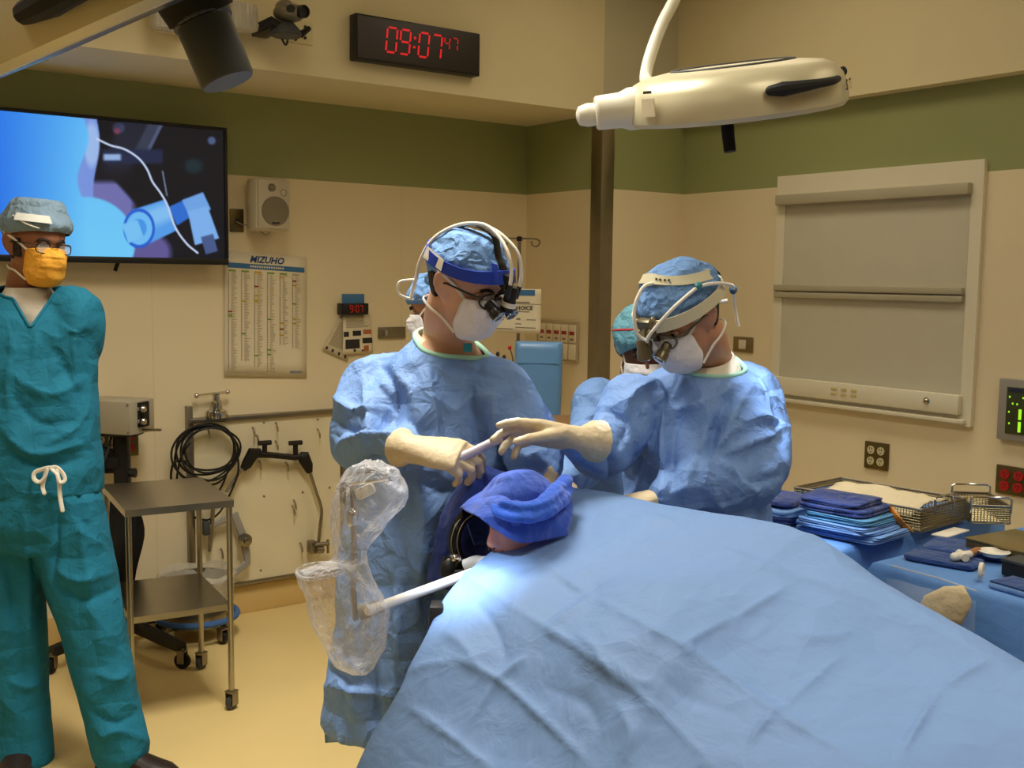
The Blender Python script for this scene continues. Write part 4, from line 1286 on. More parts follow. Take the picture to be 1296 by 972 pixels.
def draped_table(name, label, x0, x1, y0, y1, zt, hem, seed):
    t = thing(name, label, 'table', ((x0+x1)/2, (y0+y1)/2, 0))
    R_ = []
    n = 96
    for i, z in enumerate([zt, zt, zt, zt-.004, zt-.02, zt-.10, zt-.22, zt-.36, hem]):
        gr = [-.3, -.1, -.012, -.003, .004, .010, .018, .026, .034][i]
        ring = []
        for k in range(n):
            a = 2*PI*k/n; ca, sa = math.cos(a), math.sin(a)
            mx = max(abs(ca), abs(sa)); u, v = ca/mx, sa/mx
            hx, hy = (x1-x0)/2, (y1-y0)/2
            wv_ = (.016*math.sin(k*.55+seed)+.010*math.sin(k*1.3+seed*2))*max(0, i-4)*.35
            e_ = np.hypot(u, v)-1
            g2 = gr-.01*e_ if i > 1 else gr
            px_ = (hx+g2+wv_*.7)*u if i > 1 else hx*u*(1+gr*2)
            py_ = (hy+g2+wv_*.7)*v if i > 1 else hy*v*(1+gr*2)
            ring.append(V((x0+x1)/2+px_, (y0+y1)/2+py_, z))
        R_.append(np.array(ring))
    obj('drape', MB().rings(R_, True, True, False), M_tdrape, t, 50)
    for sx2 in (x0+.08, x1-.08):
        for sy2 in (y0+.08, y1-.08): obj('leg', MB().cyl((sx2, sy2, 0), (sx2, sy2, zt-.03), .016), M_steel, t)
    obj('table_top', MB().bx((x0+.02, y0+.02, zt-.035), (x1-.02, y1-.02, zt-.005), .004), M_steel, t)
    return t


draped_table('back_table', 'blue draped back table under the wire trays and the pile of folded cloths', 2.32, 3.10, 1.72, 2.30, ZT, .22, 1.)
draped_table('back_table', 'nearer blue draped back table with towels and a white dish, at the right edge', 2.265, 3.0, .35, 1.60, ZT, .2, 2.3)


def wire_panel(mb, a, b, c, d, nu, nv, th=.0016):
    """wire mesh between corner points a,b (bottom) c,d (top): crossing flat wires"""
    a, b, c, d = [np.asarray(p, float) for p in (a, b, c, d)]
    for i in range(nu+1):
        u = i/nu; p = a+(b-a)*u; q = d+(c-d)*u
        mb.tube([p, q], th, 4)
    for j in range(nv+1):
        v = j/nv; p = a+(d-a)*v; q = b+(c-b)*v
        mb.tube([p, q], th, 4)


M_wire = mat('dull_steel_wire', (150, 138, 104), .38, .9, var=.1)


def wire_tray(name, label, P0, P1, P2, zb, zt, ends=2):
    """P0 near-left, P1 near-right, P2 far-right"""
    P0, P1, P2 = [V(p[0], p[1], 0) for p in (P0, P1, P2)]
    e = nrm(P1-P0); f = P2-P1; f = f-e*f.dot(e); P2 = P1+f; P3 = P0+f
    t = thing(name, label, 'tray', V((P0[0]+P2[0])/2, (P0[1]+P2[1])/2, zb))
    L_ = np.linalg.norm(P1-P0); W_ = np.linalg.norm(f)
    lift = lambda p, z: V(p[0], p[1], z)
    cor = [P0, P1, P2, P3]
    for i in range(4):
        a, b = cor[i], cor[(i+1) % 4]; n = int(np.linalg.norm(b-a)/.0085)
        mb = MB(); wire_panel(mb, lift(a, zb), lift(b, zb), lift(b, zt), lift(a, zt), n, 8)
        obj('mesh_side', mb, M_wire, t, 0, fix=False)
    mb = MB(); wire_panel(mb, lift(P0, zb+.002), lift(P1, zb+.002), lift(P2, zb+.002), lift(P3, zb+.002), int(L_/.0085), int(W_/.0085))
    obj('mesh_base', mb, M_wire, t, 0, fix=False)
    rim = [lift(p, zt) for p in cor]+[lift(P0, zt)]
    obj('rim', MB().tube(rim, .0038, 8, up=UP), M_steel_d, t); rim = [lift(p, zb+.004) for p in cor]+[lift(P0, zb+.004)]
    obj('foot_rail', MB().tube(rim, .0035, 8, up=UP), M_steel_d, t)
    for a, b in ((P1, P2), (P3, P0))[:ends]:
        m_ = (a+b)/2; d = nrm(b-a); w_ = .055
        o_ = nrm(np.cross(UP, d))*.0
        hp = [lift(m_-d*w_, zt-.02), lift(m_-d*w_, zt+.02), lift(m_-d*(w_-.01), zt+.026), lift(m_+d*(w_-.01), zt+.026), lift(m_+d*w_, zt+.02), lift(m_+d*w_, zt-.02)]
        obj('handle', MB().tube(hp, .0032, 8), M_chrome, t)
    return t, cor


ztr = .928
wt, c1 = wire_tray('wire_tray', 'long rectangular wire mesh tray holding a white wrap, behind the folded towels', onz(1006, 617, ztr), onz(1166, 646, ztr), onz(1214, 630, ztr), ZT+.006, ztr, 1)
wt2, c2 = wire_tray('wire_tray', 'smaller wire mesh tray with a raised handle at the far corner of the table', onz(1206, 618, ztr), onz(1230, 640, ztr-.012), onz(1262, 631, ztr-.012), ZT+.006, ztr-.012)
# white wrap inside the long tray
cc_ = sum(c1)/4; e1 = nrm(c1[1]-c1[0]); e2 = nrm(c1[2]-c1[1]); Lw, Ww = np.linalg.norm(c1[1]-c1[0]), np.linalg.norm(c1[2]-c1[1])
G = []
for i in range(17):
    row = []
    for j in range(13):
        u = i/16-.5; v = j/12-.5
        row.append(V(cc_[0], cc_[1], 0)+e1*u*Lw*.8+e2*v*Ww*.84+UP*(.90+.03*math.cos(v*3)*(1-.3*abs(u))+.014*mnoise.noise(Vector((u*7, v*6, 2)))+.012*(v > .1)))
    G.append(row)
o = obj('tray_wrap', MB().grid(G), cloth('white_wrap', (214, 200, 168), .8, .3, 12), None, 60, solid=.004)
tag(o, 'crumpled white wrap lying inside the long wire tray', 'wrap')
# instruments glimpsed inside
om = MB()
ob_ = thing('orange_strap', 'orange strap leaning against the near side of the long wire tray', 'strap', onz(1150, 672, ZT+.01))
P_ = [onz(1129, 642, .935), onz(1138, 655, .915), onz(1146, 664, .892), onz(1154, 672, .874)]
off = nrm(V(-1, .2, 0))*.014
obj('band', MB().tube(crspline([p+off for p in P_], 5), .013, 8, (1, .35)), mat('orange_strap', (198, 118, 34), .5), ob_)
obj('band_edge', MB().tube(crspline([p+off*1.3+V(.014, -.008, 0) for p in P_], 5), .003, 6), mat('pale_orange', (222, 160, 80), .5), ob_)

M_light = cloth('light_blue_sms', (122, 164, 222), .7, .3, 14)
M_teal2 = cloth('aqua_blue_cloth', (92, 150, 192), .75, .3, 14)
M_towel = cloth('dark_blue_towel', (46, 66, 132), .95, .5, 22, weave=.5, sheen=.3)


def folded(name, label, c, ex, ey, lx, ly, h, m, layers=2, seed=0., cat='folded cloth', group=None, sag=.0, tilt=0.):
    """a folded cloth lying flat: rounded slab whose sides show the folded layers"""
    ex = nrm(ex); ey = nrm(ey); R_ = []; n = 72
    nz = layers*4+1
    zs = list(np.linspace(0, h, nz))
    seq = [(0, .0), (0, .6)]+[(z, 1.) for z in zs]+[(h, .6), (h, .0)]
    for i, (z, sc) in enumerate(seq):
        ring = []
        ph = (z/h*layers) % 1.
        inn = 1-.035*(1-math.sin(PI*ph))**2 if sc == 1. else sc
        if sc == 0: inn = .002
        for k in range(n):
            a = 2*PI*k/n; ca, sa = math.cos(a), math.sin(a); e = .28
            u = abs(ca)**e*np.sign(ca)*lx/2; v = abs(sa)**e*np.sign(sa)*ly/2
            sh = .006*mnoise.noise(Vector((seed+int(z/h*layers*.999)*3.1, a*1.2, 0))) if sc == 1 else 0
            zz = z+sag*(-((u/lx*2)**2))*h+.15*h*mnoise.noise(Vector((u*8+seed, v*8, z*20)))+tilt*u
            ring.append(np.asarray(c, float)+ex*(u*(inn)+sh)+ey*(v*inn+sh)+UP*max(zz, .0005))
        R_.append(np.array(ring))
    o = obj(name, MB().rings(R_), m, None, 50)
    tag(o, label, cat, group)
    return o


sc0 = V(2.455, 1.80, 0)
exs = nrm(V(.985, .0, 0)+V(0, .12, 0)); eys = nrm(V(-.12, .985, 0))
z0 = ZT+.004
ths = [.010, .009, .010, .009, .008, .008]
for i, th in enumerate(ths):
    dx = rng.uniform(-.006, .006, 2)
    folded('folded_drape', ['lowest light blue folded drape of the pile on the back table', 'second light blue folded drape from the bottom of the pile', 'third light blue folded drape from the bottom of the pile', 'fourth light blue folded drape from the bottom of the pile', 'aqua folded drape second below the dark blue towels', 'aqua folded drape directly under the dark blue towels'][i],
           V(sc0[0]+dx[0]+(.02 if i < 2 else 0), sc0[1]+dx[1], z0), exs, eys, .215-.008*i, .25-.012*i, th, M_light if i < 4 else M_teal2, 2, i*2.3, 'folded drape', 'folded drapes in the pile')
    z0 += th+.0015
folded('folded_towel', 'lower dark blue surgical towel on top of the pile of drapes', V(sc0[0]+.0, sc0[1]+.02, z0+.001), exs, eys, .175, .20, .019, M_towel, 2, 5., 'towel', 'dark blue towels on the pile')
folded('folded_towel', 'topmost dark blue surgical towel with a lifted folded edge on the pile', V(sc0[0]+.0, sc0[1]+.03, z0+.022), exs, eys, .16, .18, .017, M_towel, 2, 8.2, 'towel', 'dark blue towels on the pile', sag=.4)
lc_ = onz(985, 652, ZT)
lc_ = V(2.445, 2.06, ZT)
folded('folded_gown', 'dark blue folded gown at the bottom of the left bundle beside the surgeon', V(lc_[0], lc_[1], ZT+.004), exs, eys, .18, .22, .02, M_towel, 2, 3.3, 'folded gown')
folded('folded_gown', 'light blue folded gown with a pale green edge in the left bundle', V(lc_[0], lc_[1]-.01, ZT+.027), exs, eys, .17, .20, .022, M_light, 2, 6.1, 'folded gown', sag=.3)
folded('folded_towel', 'dark blue towel lying over the left bundle of folded gowns', V(lc_[0]+.02, lc_[1]+.0, ZT+.052), exs, eys, .17, .19, .016, M_towel, 1, 1.1, 'towel', sag=.3)

# on the nearer table
def flat_towel(label, pts, h, seed):
    c = sum(onz(*p, ZT) for p in pts)/4
    q = [onz(*p, ZT) for p in pts]
    ex = nrm((q[1]-q[0])+(q[2]-q[3])); ey = nrm(np.cross(UP, ex))
    lx = (np.linalg.norm(q[1]-q[0])+np.linalg.norm(q[2]-q[3]))/2; ly = (abs(np.dot(q[3]-q[0], ey))+abs(np.dot(q[2]-q[1], ey)))/2
    return folded('surgical_towel', label, V(c[0], c[1], ZT+.003), ex, ey, lx, ly, h, M_towel2, 1, seed, 'towel')


M_towel2 = cloth('blue_huck_towel', (44, 74, 134), .95, .5, 22, weave=.5, sheen=.2)
flat_towel('dark blue towel laid flat nearest the front edge of the right-hand back table', [(1148, 705), (1164, 698), (1244, 718), (1226, 730)], .012, 2.)
flat_towel('dark blue towel laid flat further back, under the white dish', [(1168, 690), (1192, 683), (1290, 700), (1276, 724)], .009, 4.)
zt_b = ZT+.013
sy_ = thing('syringe', 'small white plastic syringe with an amber tip lying on the blue towel', 'syringe', onz(1222, 700, zt_b))
a0 = onz(1208, 705, zt_b+.012); a1 = onz(1226, 702, zt_b+.012); a2 = onz(1237, 696, zt_b+.012)
obj('barrel', MB().tube([a0, a1], [.011, .011], 12, round_ends=True), M_white, sy_)
obj('plunger', MB().tube([onz(1214, 700, zt_b+.012), onz(1222, 706, zt_b+.012)], [.010, .010], 10), M_white, sy_)
obj('amber_tip', MB().tube([a1, a2, onz(1242, 694, zt_b+.012)], [.010, .008, .002], 10), mat('amber_plastic', (168, 112, 70), .4), sy_)
ds = thing('dish', 'shallow oval white dish on the towel at the right edge', 'dish', onz(1258, 703, zt_b))
obj('bowl', MB().lathe(onz(1258, 704, zt_b+.002), UP, [(.015, 0), (.028, .002), (.036, .012), (.038, .013), (.036, .0145), (.025, .006), (0, .005)], 28), M_white, ds)
bk_ = thing('gauze_roll', 'small white ring of gauze standing at the corner of the front towel', 'roll', onz(1243, 722, ZT))
p_ = onz(1242, 722, ZT+.027)
obj('roll', MB().lathe(p_-V(.0, 0, .0), nrm(V(.35, -.9, 0)), [(.017, -.005), (.019, -.004), (.019, .004), (.017, .005), (.008, .005), (.007, -.005)], 24), M_white, bk_)
mt = thing('metal_tray', 'shallow bronze-toned metal tray lid at the far side of the right-hand table', 'tray', onz(1262, 690, ZT))
q = [onz(1222, 683, ZT+.03), onz(1282, 698, ZT+.03)]
exm = nrm(q[1]-q[0]); eym = nrm(np.cross(UP, exm)); Lm = np.linalg.norm(q[1]-q[0])+.1
cm = q[0]+exm*Lm/2+eym*.1
axm = np.array([exm, eym, UP])
obj('tray_body', MB().box(V(cm[0], cm[1], ZT+.018), (Lm, .2, .03), axm, .004), mat('bronze_anodised', (118, 104, 66), .4, .6, var=.08), mt)
obj('lid', MB().box(V(cm[0], cm[1], ZT+.034), (Lm+.006, .206, .005), axm, .002), mat('bronze_lid', (142, 126, 84), .35, .6, var=.08), mt)
wc = thing('white_card', 'small white card lying between the wire tray and the metal tray', 'card', onz(1205, 673, ZT))
q = onz(1203, 674, ZT+.008)
obj('card', MB().box(q, (.13, .045, .004), [nrm(V(.97, .1, 0)), nrm(V(-.1, .97, 0)), UP], .001), M_white, wc)
bkx = thing('black_case', 'small dark instrument case cut off by the right edge of the picture', 'case', onz(1292, 722, ZT))
q = onz(1300, 722, ZT+.02)
obj('case_body', MB().box(q, (.09, .07, .036), [exm, eym, UP], .006), M_black, bkx)
obj('case_lid', MB().box(q+UP*.02, (.092, .072, .008), [exm, eym, UP], .003), M_dgrey, bkx)
fd = thing('folded_sheet', 'light blue folded sheet under the dark case at the right edge', 'folded sheet', onz(1290, 742, ZT))
q = onz(1306, 748, ZT+.008)
obj('sheet_layers', MB().box(q, (.16, .09, .014), [exm, eym, UP], .006), M_light, fd)
obj('edge_band', MB().box(q+UP*.009, (.155, .085, .004), [exm, eym, UP], .002), M_towel2, fd)
# clear pouch taped to the front of the near table
po = thing('clear_pouch', 'clear plastic pouch taped to the table front with a tan packet inside', 'pouch', V(2.24, 1.35, .5))
xf = 2.222
G = []
zz = [ZT-.012, ZT-.03, ZT-.08, ZT-.15, ZT-.22, ZT-.27]
ya, yb = onX(1127, 720, xf)[1], onX(1238, 780, xf)[1]
for i, z in enumerate(zz):
    row = []
    for k in range(21):
        u = k/20
        bulge = .05*math.sin(PI*u)*math.sin(PI*i/5)+.008*mnoise.noise(Vector((u*9, i*1.3, 0)))
        row.append(V(xf-.012-bulge, ya+(yb-ya)*u, z))
    G.append(row)
obj('film', MB().grid(G), mat('clear_pouch_film', (220, 228, 238), .12, var=.04, alpha=.16, bump=.8, bscale=25), po, 60)
pk = MB(); pa = onX(1160, 772, xf-.03); pb = onX(1228, 772, xf-.03)
R_ = []
for s_, k in ((0, .2), (.15, .9), (.5, 1.1), (.85, .9), (1., .2)):
    c_ = pa+(pb-pa)*s_+UP*(-.015+.03*s_)
    R_.append(np.array([c_+V(-.016*k*math.cos(a), 0, .05*k*math.sin(a)) for a in np.linspace(0, 2*PI, 21)[:-1]]))
obj('tan_packet', MB().rings(R_), mat('tan_packet', (206, 186, 146), .6, var=.12, vscale=20, bump=.5, bscale=40), po, 60)
obj('tape', MB().tube([onX(1128, 716, xf-.004), onX(1185, 731, xf-.004), onX(1236, 748, xf-.004)], .0022, 6), mat('clear_tape', (190, 200, 214), .15, alpha=.6), po)
# ------------------------------------------------------------------ people
HEADTAB = np.array([      # z (eye level 0), front, back, half width
    (-.118, .066, .010, .020), (-.108, .080, -.000, .034), (-.090, .087, -.014, .046), (-.068, .087, -.036, .055),
    (-.045, .087, -.058, .061), (-.022, .086, -.076, .066), (0., .084, -.088, .069), (.022, .089, -.094, .072),
    (.045, .089, -.097, .0735), (.068, .080, -.095, .072), (.088, .062, -.082, .062), (.104, .038, -.058, .046), (.113, .012, -.028, .024), (.115, .0, -.01, .004)])


def head_local(th, z, off=0.):
    z0 = np.clip(z, HEADTAB[0, 0], HEADTAB[-1, 0])
    yf = np.interp(z0, HEADTAB[:, 0], HEADTAB[:, 1]); yb = np.interp(z0, HEADTAB[:, 0], HEADTAB[:, 2]); w = np.interp(z0, HEADTAB[:, 0], HEADTAB[:, 3])
    s, c = math.sin(th), math.cos(th)
    mid = (yf+yb)/2*.35; e = .92
    ax = w+off
    x = ax*abs(s)**e*(1 if s > 0 else -1)
    y = mid+((yf-mid+off) if c > 0 else -(yb-mid-off))*abs(c)**e*(1 if c > 0 else -1)
    for sx in (-1, 1):      # eye sockets
        if c > 0:
            d2 = ((x-sx*.032)/.017)**2+((z-0.)/.013)**2
            y -= .009*math.exp(-d2)*(1 if off < .004 else 0)
    if c > 0 and off < .004:
        y += .004*math.exp(-((z-.022)/.010)**2)*math.exp(-(x/.05)**2)      # brow
        y += .004*math.exp(-((z+.072)/.014)**2)*math.exp(-(x/.026)**2)     # lips
    zz = z+(off if z > .1 else 0)
    return V(x, y, zz)


class Head:
    def __init__(s, c, yaw, pitch, roll=0., k=1.):
        """yaw 0 = looking at the camera, + = towards picture right; pitch down +"""
        a, p = math.radians(yaw), math.radians(pitch)
        fh = -CAMF*math.cos(a)+CAMR*math.sin(a)
        s.f = nrm(fh*math.cos(p)-UP*math.sin(p)); u = nrm(UP*math.cos(p)+fh*math.sin(p))
        x = np.cross(s.f, u); r = math.radians(roll)
        s.x = x*math.cos(r)+u*math.sin(r); s.u = np.cross(s.x, s.f)
        s.c = np.asarray(c, float); s.k = k

    def w(s, q):
        q = np.asarray(q, float)*s.k
        return s.c+s.x*q[0]+s.f*q[1]+s.u*q[2]

    def W(s, Q):
        Q = np.asarray(Q, float)*s.k
        return s.c+Q[..., 0:1]*s.x+Q[..., 1:2]*s.f+Q[..., 2:3]*s.u

    def pt(s, deg, z, off=0.):
        return s.w(head_local(math.radians(deg), z, off))

    def shell(s, mb):
        zs = np.concatenate([np.linspace(-.118, .1, 30), [.105, .109, .112, .1145]])
        R_ = [np.array([s.w(head_local(t, z)) for t in np.linspace(0, 2*PI, 49)[:-1]]) for z in zs]
        mb.rings(R_)
        # nose
        nz = [(.010, .082, .006, .008), (-.006, .089, .007, .011), (-.022, .098, .009, .013), (-.036, .106, .012, .013), (-.046, .103, .014, .012), (-.052, .092, .011, .010)]
        R_ = []
        for z, y, w_, d_ in nz:
            R_.append(np.array([s.w((w_*math.cos(a), y-d_*.6+d_*math.sin(a), z)) for a in np.linspace(0, 2*PI, 13)[:-1]]))
        mb.rings(R_)
        for sx in (-1, 1):
            mb.ell(s.w((sx*.010, .093, -.044)), (.008, .009, .007))
            # ear: rim, bowl and lobe
            ca, sa = math.cos(.42), math.sin(.42)
            ax_ = np.array([s.x*ca*sx+s.f*sa, -s.x*sa*sx+s.f*ca, s.u])
            mb.ell(s.w((sx*.073, -.012, .0)), (.0085*s.k, .018*s.k, .030*s.k), ax_, 16, 12)
            rim = [(.069, .004, .010), (.078, -.004, .027), (.085, -.018, .031), (.089, -.029, .016), (.087, -.028, -.002), (.080, -.019, -.020), (.071, -.008, -.031)]
            mb.tube(crspline([s.w((sx*a, b, c)) for a, b, c in rim], 4), .0062*s.k, 8, round_ends=True)
        return mb


def yawv(a):
    a = math.radians(a); f = -CAMF*math.cos(a)+CAMR*math.sin(a); return f, np.cross(f, UP)


def ring3(c, w, d, yaw, n=44, e=.85, tilt=0., db=None):
    """horizontal garment ring round c, facing yaw; tilt leans the front down"""
    f, x = yawv(yaw); r = []
    for a in np.linspace(0, 2*PI, n+1)[:-1]:
        ca, sa = math.cos(a), math.sin(a)
        u = abs(sa)**e*np.sign(sa)*w; v = abs(ca)**e*np.sign(ca)*(d if ca > 0 or db is None else db)
        r.append(np.asarray(c)+x*u+f*v-UP*tilt*v)
    return np.array(r)


def rad_interp(pts, rad, n=6):
    P = crspline(pts, n); t = np.linspace(0, 1, len(P)); k = np.linspace(0, 1, len(rad))
    return P, list(np.interp(t, k, rad))


def garment(name, torso, sleeves, m, parent, vox=.0085, it=3, amp=.013, fl=(), neck=None, bind=None, scale=4.2, seed=0., label=None, fine=.0008, vneck=None, stretch=(1, 1, .6), r_bind=.0065):
    mb = MB()
    if torso: mb.rings(torso)
    for pts, rad in sleeves:
        P, r_ = rad_interp(pts, rad); mb.tube(P, r_, 20, round_ends=True)
    me = voxel(mb, vox, it, name)
    puff(me, amp, scale, seed, stretch, .32, .6)
    puff(me, amp*.30, scale*2.3, seed+3., (1, 1, .7), .4, .6)
    if fine: crumple(me, fine, scale*3.1, seed+5.)
    P = lap(me, mverts(me), 1, .35); setverts(me, P)
    if len(fl): folds(me, [(a_, b_*1.9, c_*.95) for a_, b_, c_ in fl])
    if neck is not None:
        c, n, rad = neck; n = nrm(n); c = np.asarray(c)
        bm = bmesh.new(); bm.from_mesh(me)
        near = [f for f in bm.faces if np.linalg.norm(np.array(f.calc_center_median()[:])-c) < rad*1.4]
        geom = list({v for f in near for v in f.verts})+list({e for f in near for e in f.edges})+near
        bmesh.ops.bisect_plane(bm, geom=geom, plane_co=Vector(c), plane_no=Vector(n))
        dele = [f for f in bm.faces if (np.array(f.calc_center_median()[:])-c).dot(n) > 0 and np.linalg.norm(np.array(f.calc_center_median()[:])-c) < rad]
        if vneck is not None:
            vp, vx, vf, hw, hh = vneck
            for sg in (1, -1):
                near = [f for f in bm.faces if np.linalg.norm(np.array(f.calc_center_median()[:])-vp) < rad*1.6]
                geom = list({v for f in near for v in f.verts})+list({e for f in near for e in f.edges})+near
                bmesh.ops.bisect_plane(bm, geom=geom, plane_co=Vector(vp-UP*hh), plane_no=Vector(nrm(sg*vx/hw-UP/hh)))
            dele = []
            for f in bm.faces:
                w_ = np.array(f.calc_center_median()[:]); q = w_-vp
                if ((w_-c).dot(n) > 0 and np.linalg.norm(w_-c) < rad) or (q.dot(vf) > -.13 and np.linalg.norm(q) < rad*1.5 and abs(q.dot(vx))/hw-q.dot(UP)/hh < 1): dele.append(f)
        bmesh.ops.delete(bm, geom=dele, context='FACES'); bm.verts.index_update(); bm.to_mesh(me); bm.free(); me.update()
        lp = boundary_loop(me, c, rad*(1.6 if vneck is None else 2.8))
        L_ = smooth_loop(me, lp, 25 if vneck is None else 4)
    o = place(name, me, m, parent, 180, label)
    if neck is not None and bind is not None:
        k = max(1, len(L_)//60)
        Q = np.concatenate([L_[::k], L_[:1]])
        obj('neck_binding', MB().tube(Q, r_bind, 8), bind, o, 60)
    return o


def hand_shapes(mb, wrist, d, n, right, curl=(30, 35, 20), spread=6., thumb=(40, 25), k=1., cuff=.07, r=.0102, fingers=None, cuffdir=None, cr=.044):
    """one hand: palm, five bent fingers of different length, thumb from the side of the palm"""
    d = nrm(d); n = nrm(np.asarray(n)-d*np.dot(n, d)); s = np.cross(d, n) if right else np.cross(n, d)
    w = np.asarray(wrist, float)
    R_ = []
    cd_ = nrm(cuffdir) if cuffdir is not None else -d
    secs = [(-cuff, cr, cr*.95), (-cuff*.6, cr*.93, cr*.88), (-.012, .030, .025), (.015, .033, .022), (.05, .041, .019), (.080, .043, .0165), (.097, .040, .0125)]
    for t, a_, b_ in secs:
        c = w+(d*t if t > -.02 else cd_*(-t))*k
        if t > -.02: s1, n1 = s, n
        else:
            q1 = .5 if t > -cuff*.8 else 1.; dd_ = nrm(-d*(1-q1)+cd_*q1); s1 = nrm(s-dd_*s.dot(dd_)); n1 = nrm(n-dd_*n.dot(dd_)-s1*n.dot(s1))
        R_.append(np.array([c+(s1*math.copysign(abs(math.cos(q))**.85, math.cos(q))*a_+n1*math.copysign(abs(math.sin(q))**.9, math.sin(q))*b_)*k for q in np.linspace(0, 2*PI, 25)[:-1]]))
    mb.rings(R_)
    base = [(.031, .090, .070), (.0105, .097, .079), (-.0105, .094, .073), (-.030, .085, .058)]
    fing = []
    for i, (sx, dy, L_) in enumerate(base):
        cu = curl if fingers is None else fingers[i]
        sp = math.radians((1.5-i)*spread)
        dd = nrm(d*math.cos(sp)+s*math.sin(sp)); p = w+(s*sx+d*(dy-.012))*k; pts = [p]; rr = [r*1.08*k]
        ang = 0
        for j, (fr, cv) in enumerate(zip((.46, .30, .24), cu)):
            ang += math.radians(cv)
            v = dd*math.cos(ang)+n*math.sin(ang)
            p = p+v*L_*fr*k*(1 if j else 1.25); pts.append(p); rr.append(r*k*(1.0-.07*(j+1)))
        if i == 3: rr = [q*.9 for q in rr]
        P, r_ = pts, rr
        mb.tube(P, r_, 12, round_ends=True); fing.append(pts)
        for q, rq in zip(P[1:-1], r_[1:-1]): mb.ell(q, (rq*1.04,)*3, None, 10, 8)
    ta, tb = math.radians(thumb[0]), math.radians(thumb[1])
    p0 = w+(s*.022+d*.022+n*.004)*k
    v1 = nrm(d*math.cos(ta)+s*math.sin(ta)*.9+n*math.sin(tb)); v2 = nrm(v1+d*.55+n*.15-s*.1); v3 = nrm(v2+d*.3+n*.12-s*.25)
    p1 = p0+v1*.046*k; p2 = p1+v2*.034*k; p3 = p2+v3*.026*k
    mb.tube([p0, p1, p2, p3], [.0155*k, .0118*k, .0102*k, .0088*k], 12, round_ends=True)
    for q in (p1, p2): mb.ell(q, (.0112*k,)*3, None, 10, 8)
    return mb, fing


def hand(name, parent, m, *a, label=None, vox=.0034, **kw):
    mb, fing = hand_shapes(MB(), *a, **kw)
    me = voxel(mb, vox, 3, name)
    crumple(me, .0006, 60., 3.)
    return place(name, me, m, parent, 180, label), fing


M_glove = mat('latex_glove', (208, 190, 156), .5, var=.05, vscale=25, bump=.22, bscale=70, sss=.05)
M_gown = cloth('surgical_gown_blue', (118, 154, 214), .6, .9, 8, .06)
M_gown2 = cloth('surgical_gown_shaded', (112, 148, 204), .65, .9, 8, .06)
M_scrub = cloth('teal_scrubs', (24, 110, 138), .85, .6, 9, .25)
M_scrubd = cloth('dark_teal_scrubs', (14, 84, 88), .85, .28, 9, .2)
M_cap = cloth('blue_cap', (112, 152, 206), .8, .5, 26, .1)
M_capg = cloth('grey_blue_cap', (124, 148, 168), .8, .4, 24, .1)
M_capt = cloth('aqua_cap', (104, 160, 178), .8, .5, 26, .1)
M_mask = cloth('white_mask', (226, 222, 222), .8, .18, 30, .1)
M_masky = cloth('yellow_mask', (236, 170, 60), .8, .2, 30, .1)
M_tie = mat('white_tie', (224, 218, 204), .8, var=.03)
M_skin1 = mat('fair_skin', (214, 166, 138), .5, var=.06, vscale=30, sss=.12)
M_skin2 = mat('tan_skin', (192, 138, 106), .5, var=.06, vscale=30, sss=.1)
M_skin3 = mat('brown_skin', (148, 96, 68), .5, var=.06, vscale=30, sss=.1)
M_skin4 = mat('dark_brown_skin', (104, 66, 48), .5, var=.06, vscale=30, sss=.08)
M_hair = mat('dark_hair', (34, 25, 20), .6, var=.2, vscale=60, bump=.5, bscale=160)
M_eye = mat('eye_white', (214, 204, 194), .25, var=0)
M_iris = mat('dark_iris', (40, 24, 16), .15, var=0)
M_glass = mat('clear_lens', (240, 242, 244), .05, var=0, alpha=.16)
M_shoe = mat('dark_leather', (38, 28, 24), .4, var=.1)
M_under = cloth('white_undershirt', (226, 216, 200), .85, .2, 16, .2)
M_bind = mat('mint_binding', (158, 208, 188), .8, var=.04)
M_blueband = mat('blue_headband', (28, 62, 176), .45, var=.05)
M_creamband = mat('cream_headband', (208, 200, 168), .5, var=.05)
M_cable = mat('white_cable', (236, 230, 214), .45, var=.02)
M_loupe = mat('loupe_black', (26, 25, 26), .35, var=.05)
M_loupe_b = mat('loupe_bronze', (112, 102, 78), .35, .5, var=.1)


def body_mesh(person, head, m, neck_base, chest, pelvis, shoulders, arms, legs, tors_w=.155, tors_d=.095, yaw=0.):
    """one continuous body: head with a face, neck, trunk, arms and legs"""
    mb = MB(); head.shell(mb)
    nk = [head.w((0, -.022, -.02)), head.w((0, -.026, -.075)), np.asarray(neck_base)+UP*.01, np.asarray(neck_base)-UP*.05]
    mb.tube(crspline(nk, 4), list(np.linspace(.056, .066, 13)), 20)
    a, b, c = [np.asarray(q, float) for q in (pelvis, chest, neck_base)]
    R_ = [ring3(a-UP*.08, .10, .09, yaw), ring3(a, tors_w*.98, tors_d, yaw), ring3((a+b)/2, tors_w*.86, tors_d*.9, yaw), ring3(b, tors_w*1.05, tors_d*1.05, yaw), ring3(b+(c-b)*.62, tors_w*1.02, tors_d*.85, yaw), ring3(b+(c-b)*.9, tors_w*.6, tors_d*.65, yaw), ring3(c+UP*.01, .06, .055, yaw)]
    mb.rings(R_)
    for A in arms:
        P, r_ = rad_interp(A, [.034, .036, .030, .028, .026, .022]); mb.tube(P, r_, 14, round_ends=True)
    for L_ in legs:
        P, r_ = rad_interp(L_, [.082, .075, .058, .05, .052, .036]); mb.tube(P, r_, 16, round_ends=True)
    me = voxel(mb, .0052, 3, 'body')
    o = place('body', me, m, person, 180)
    return o


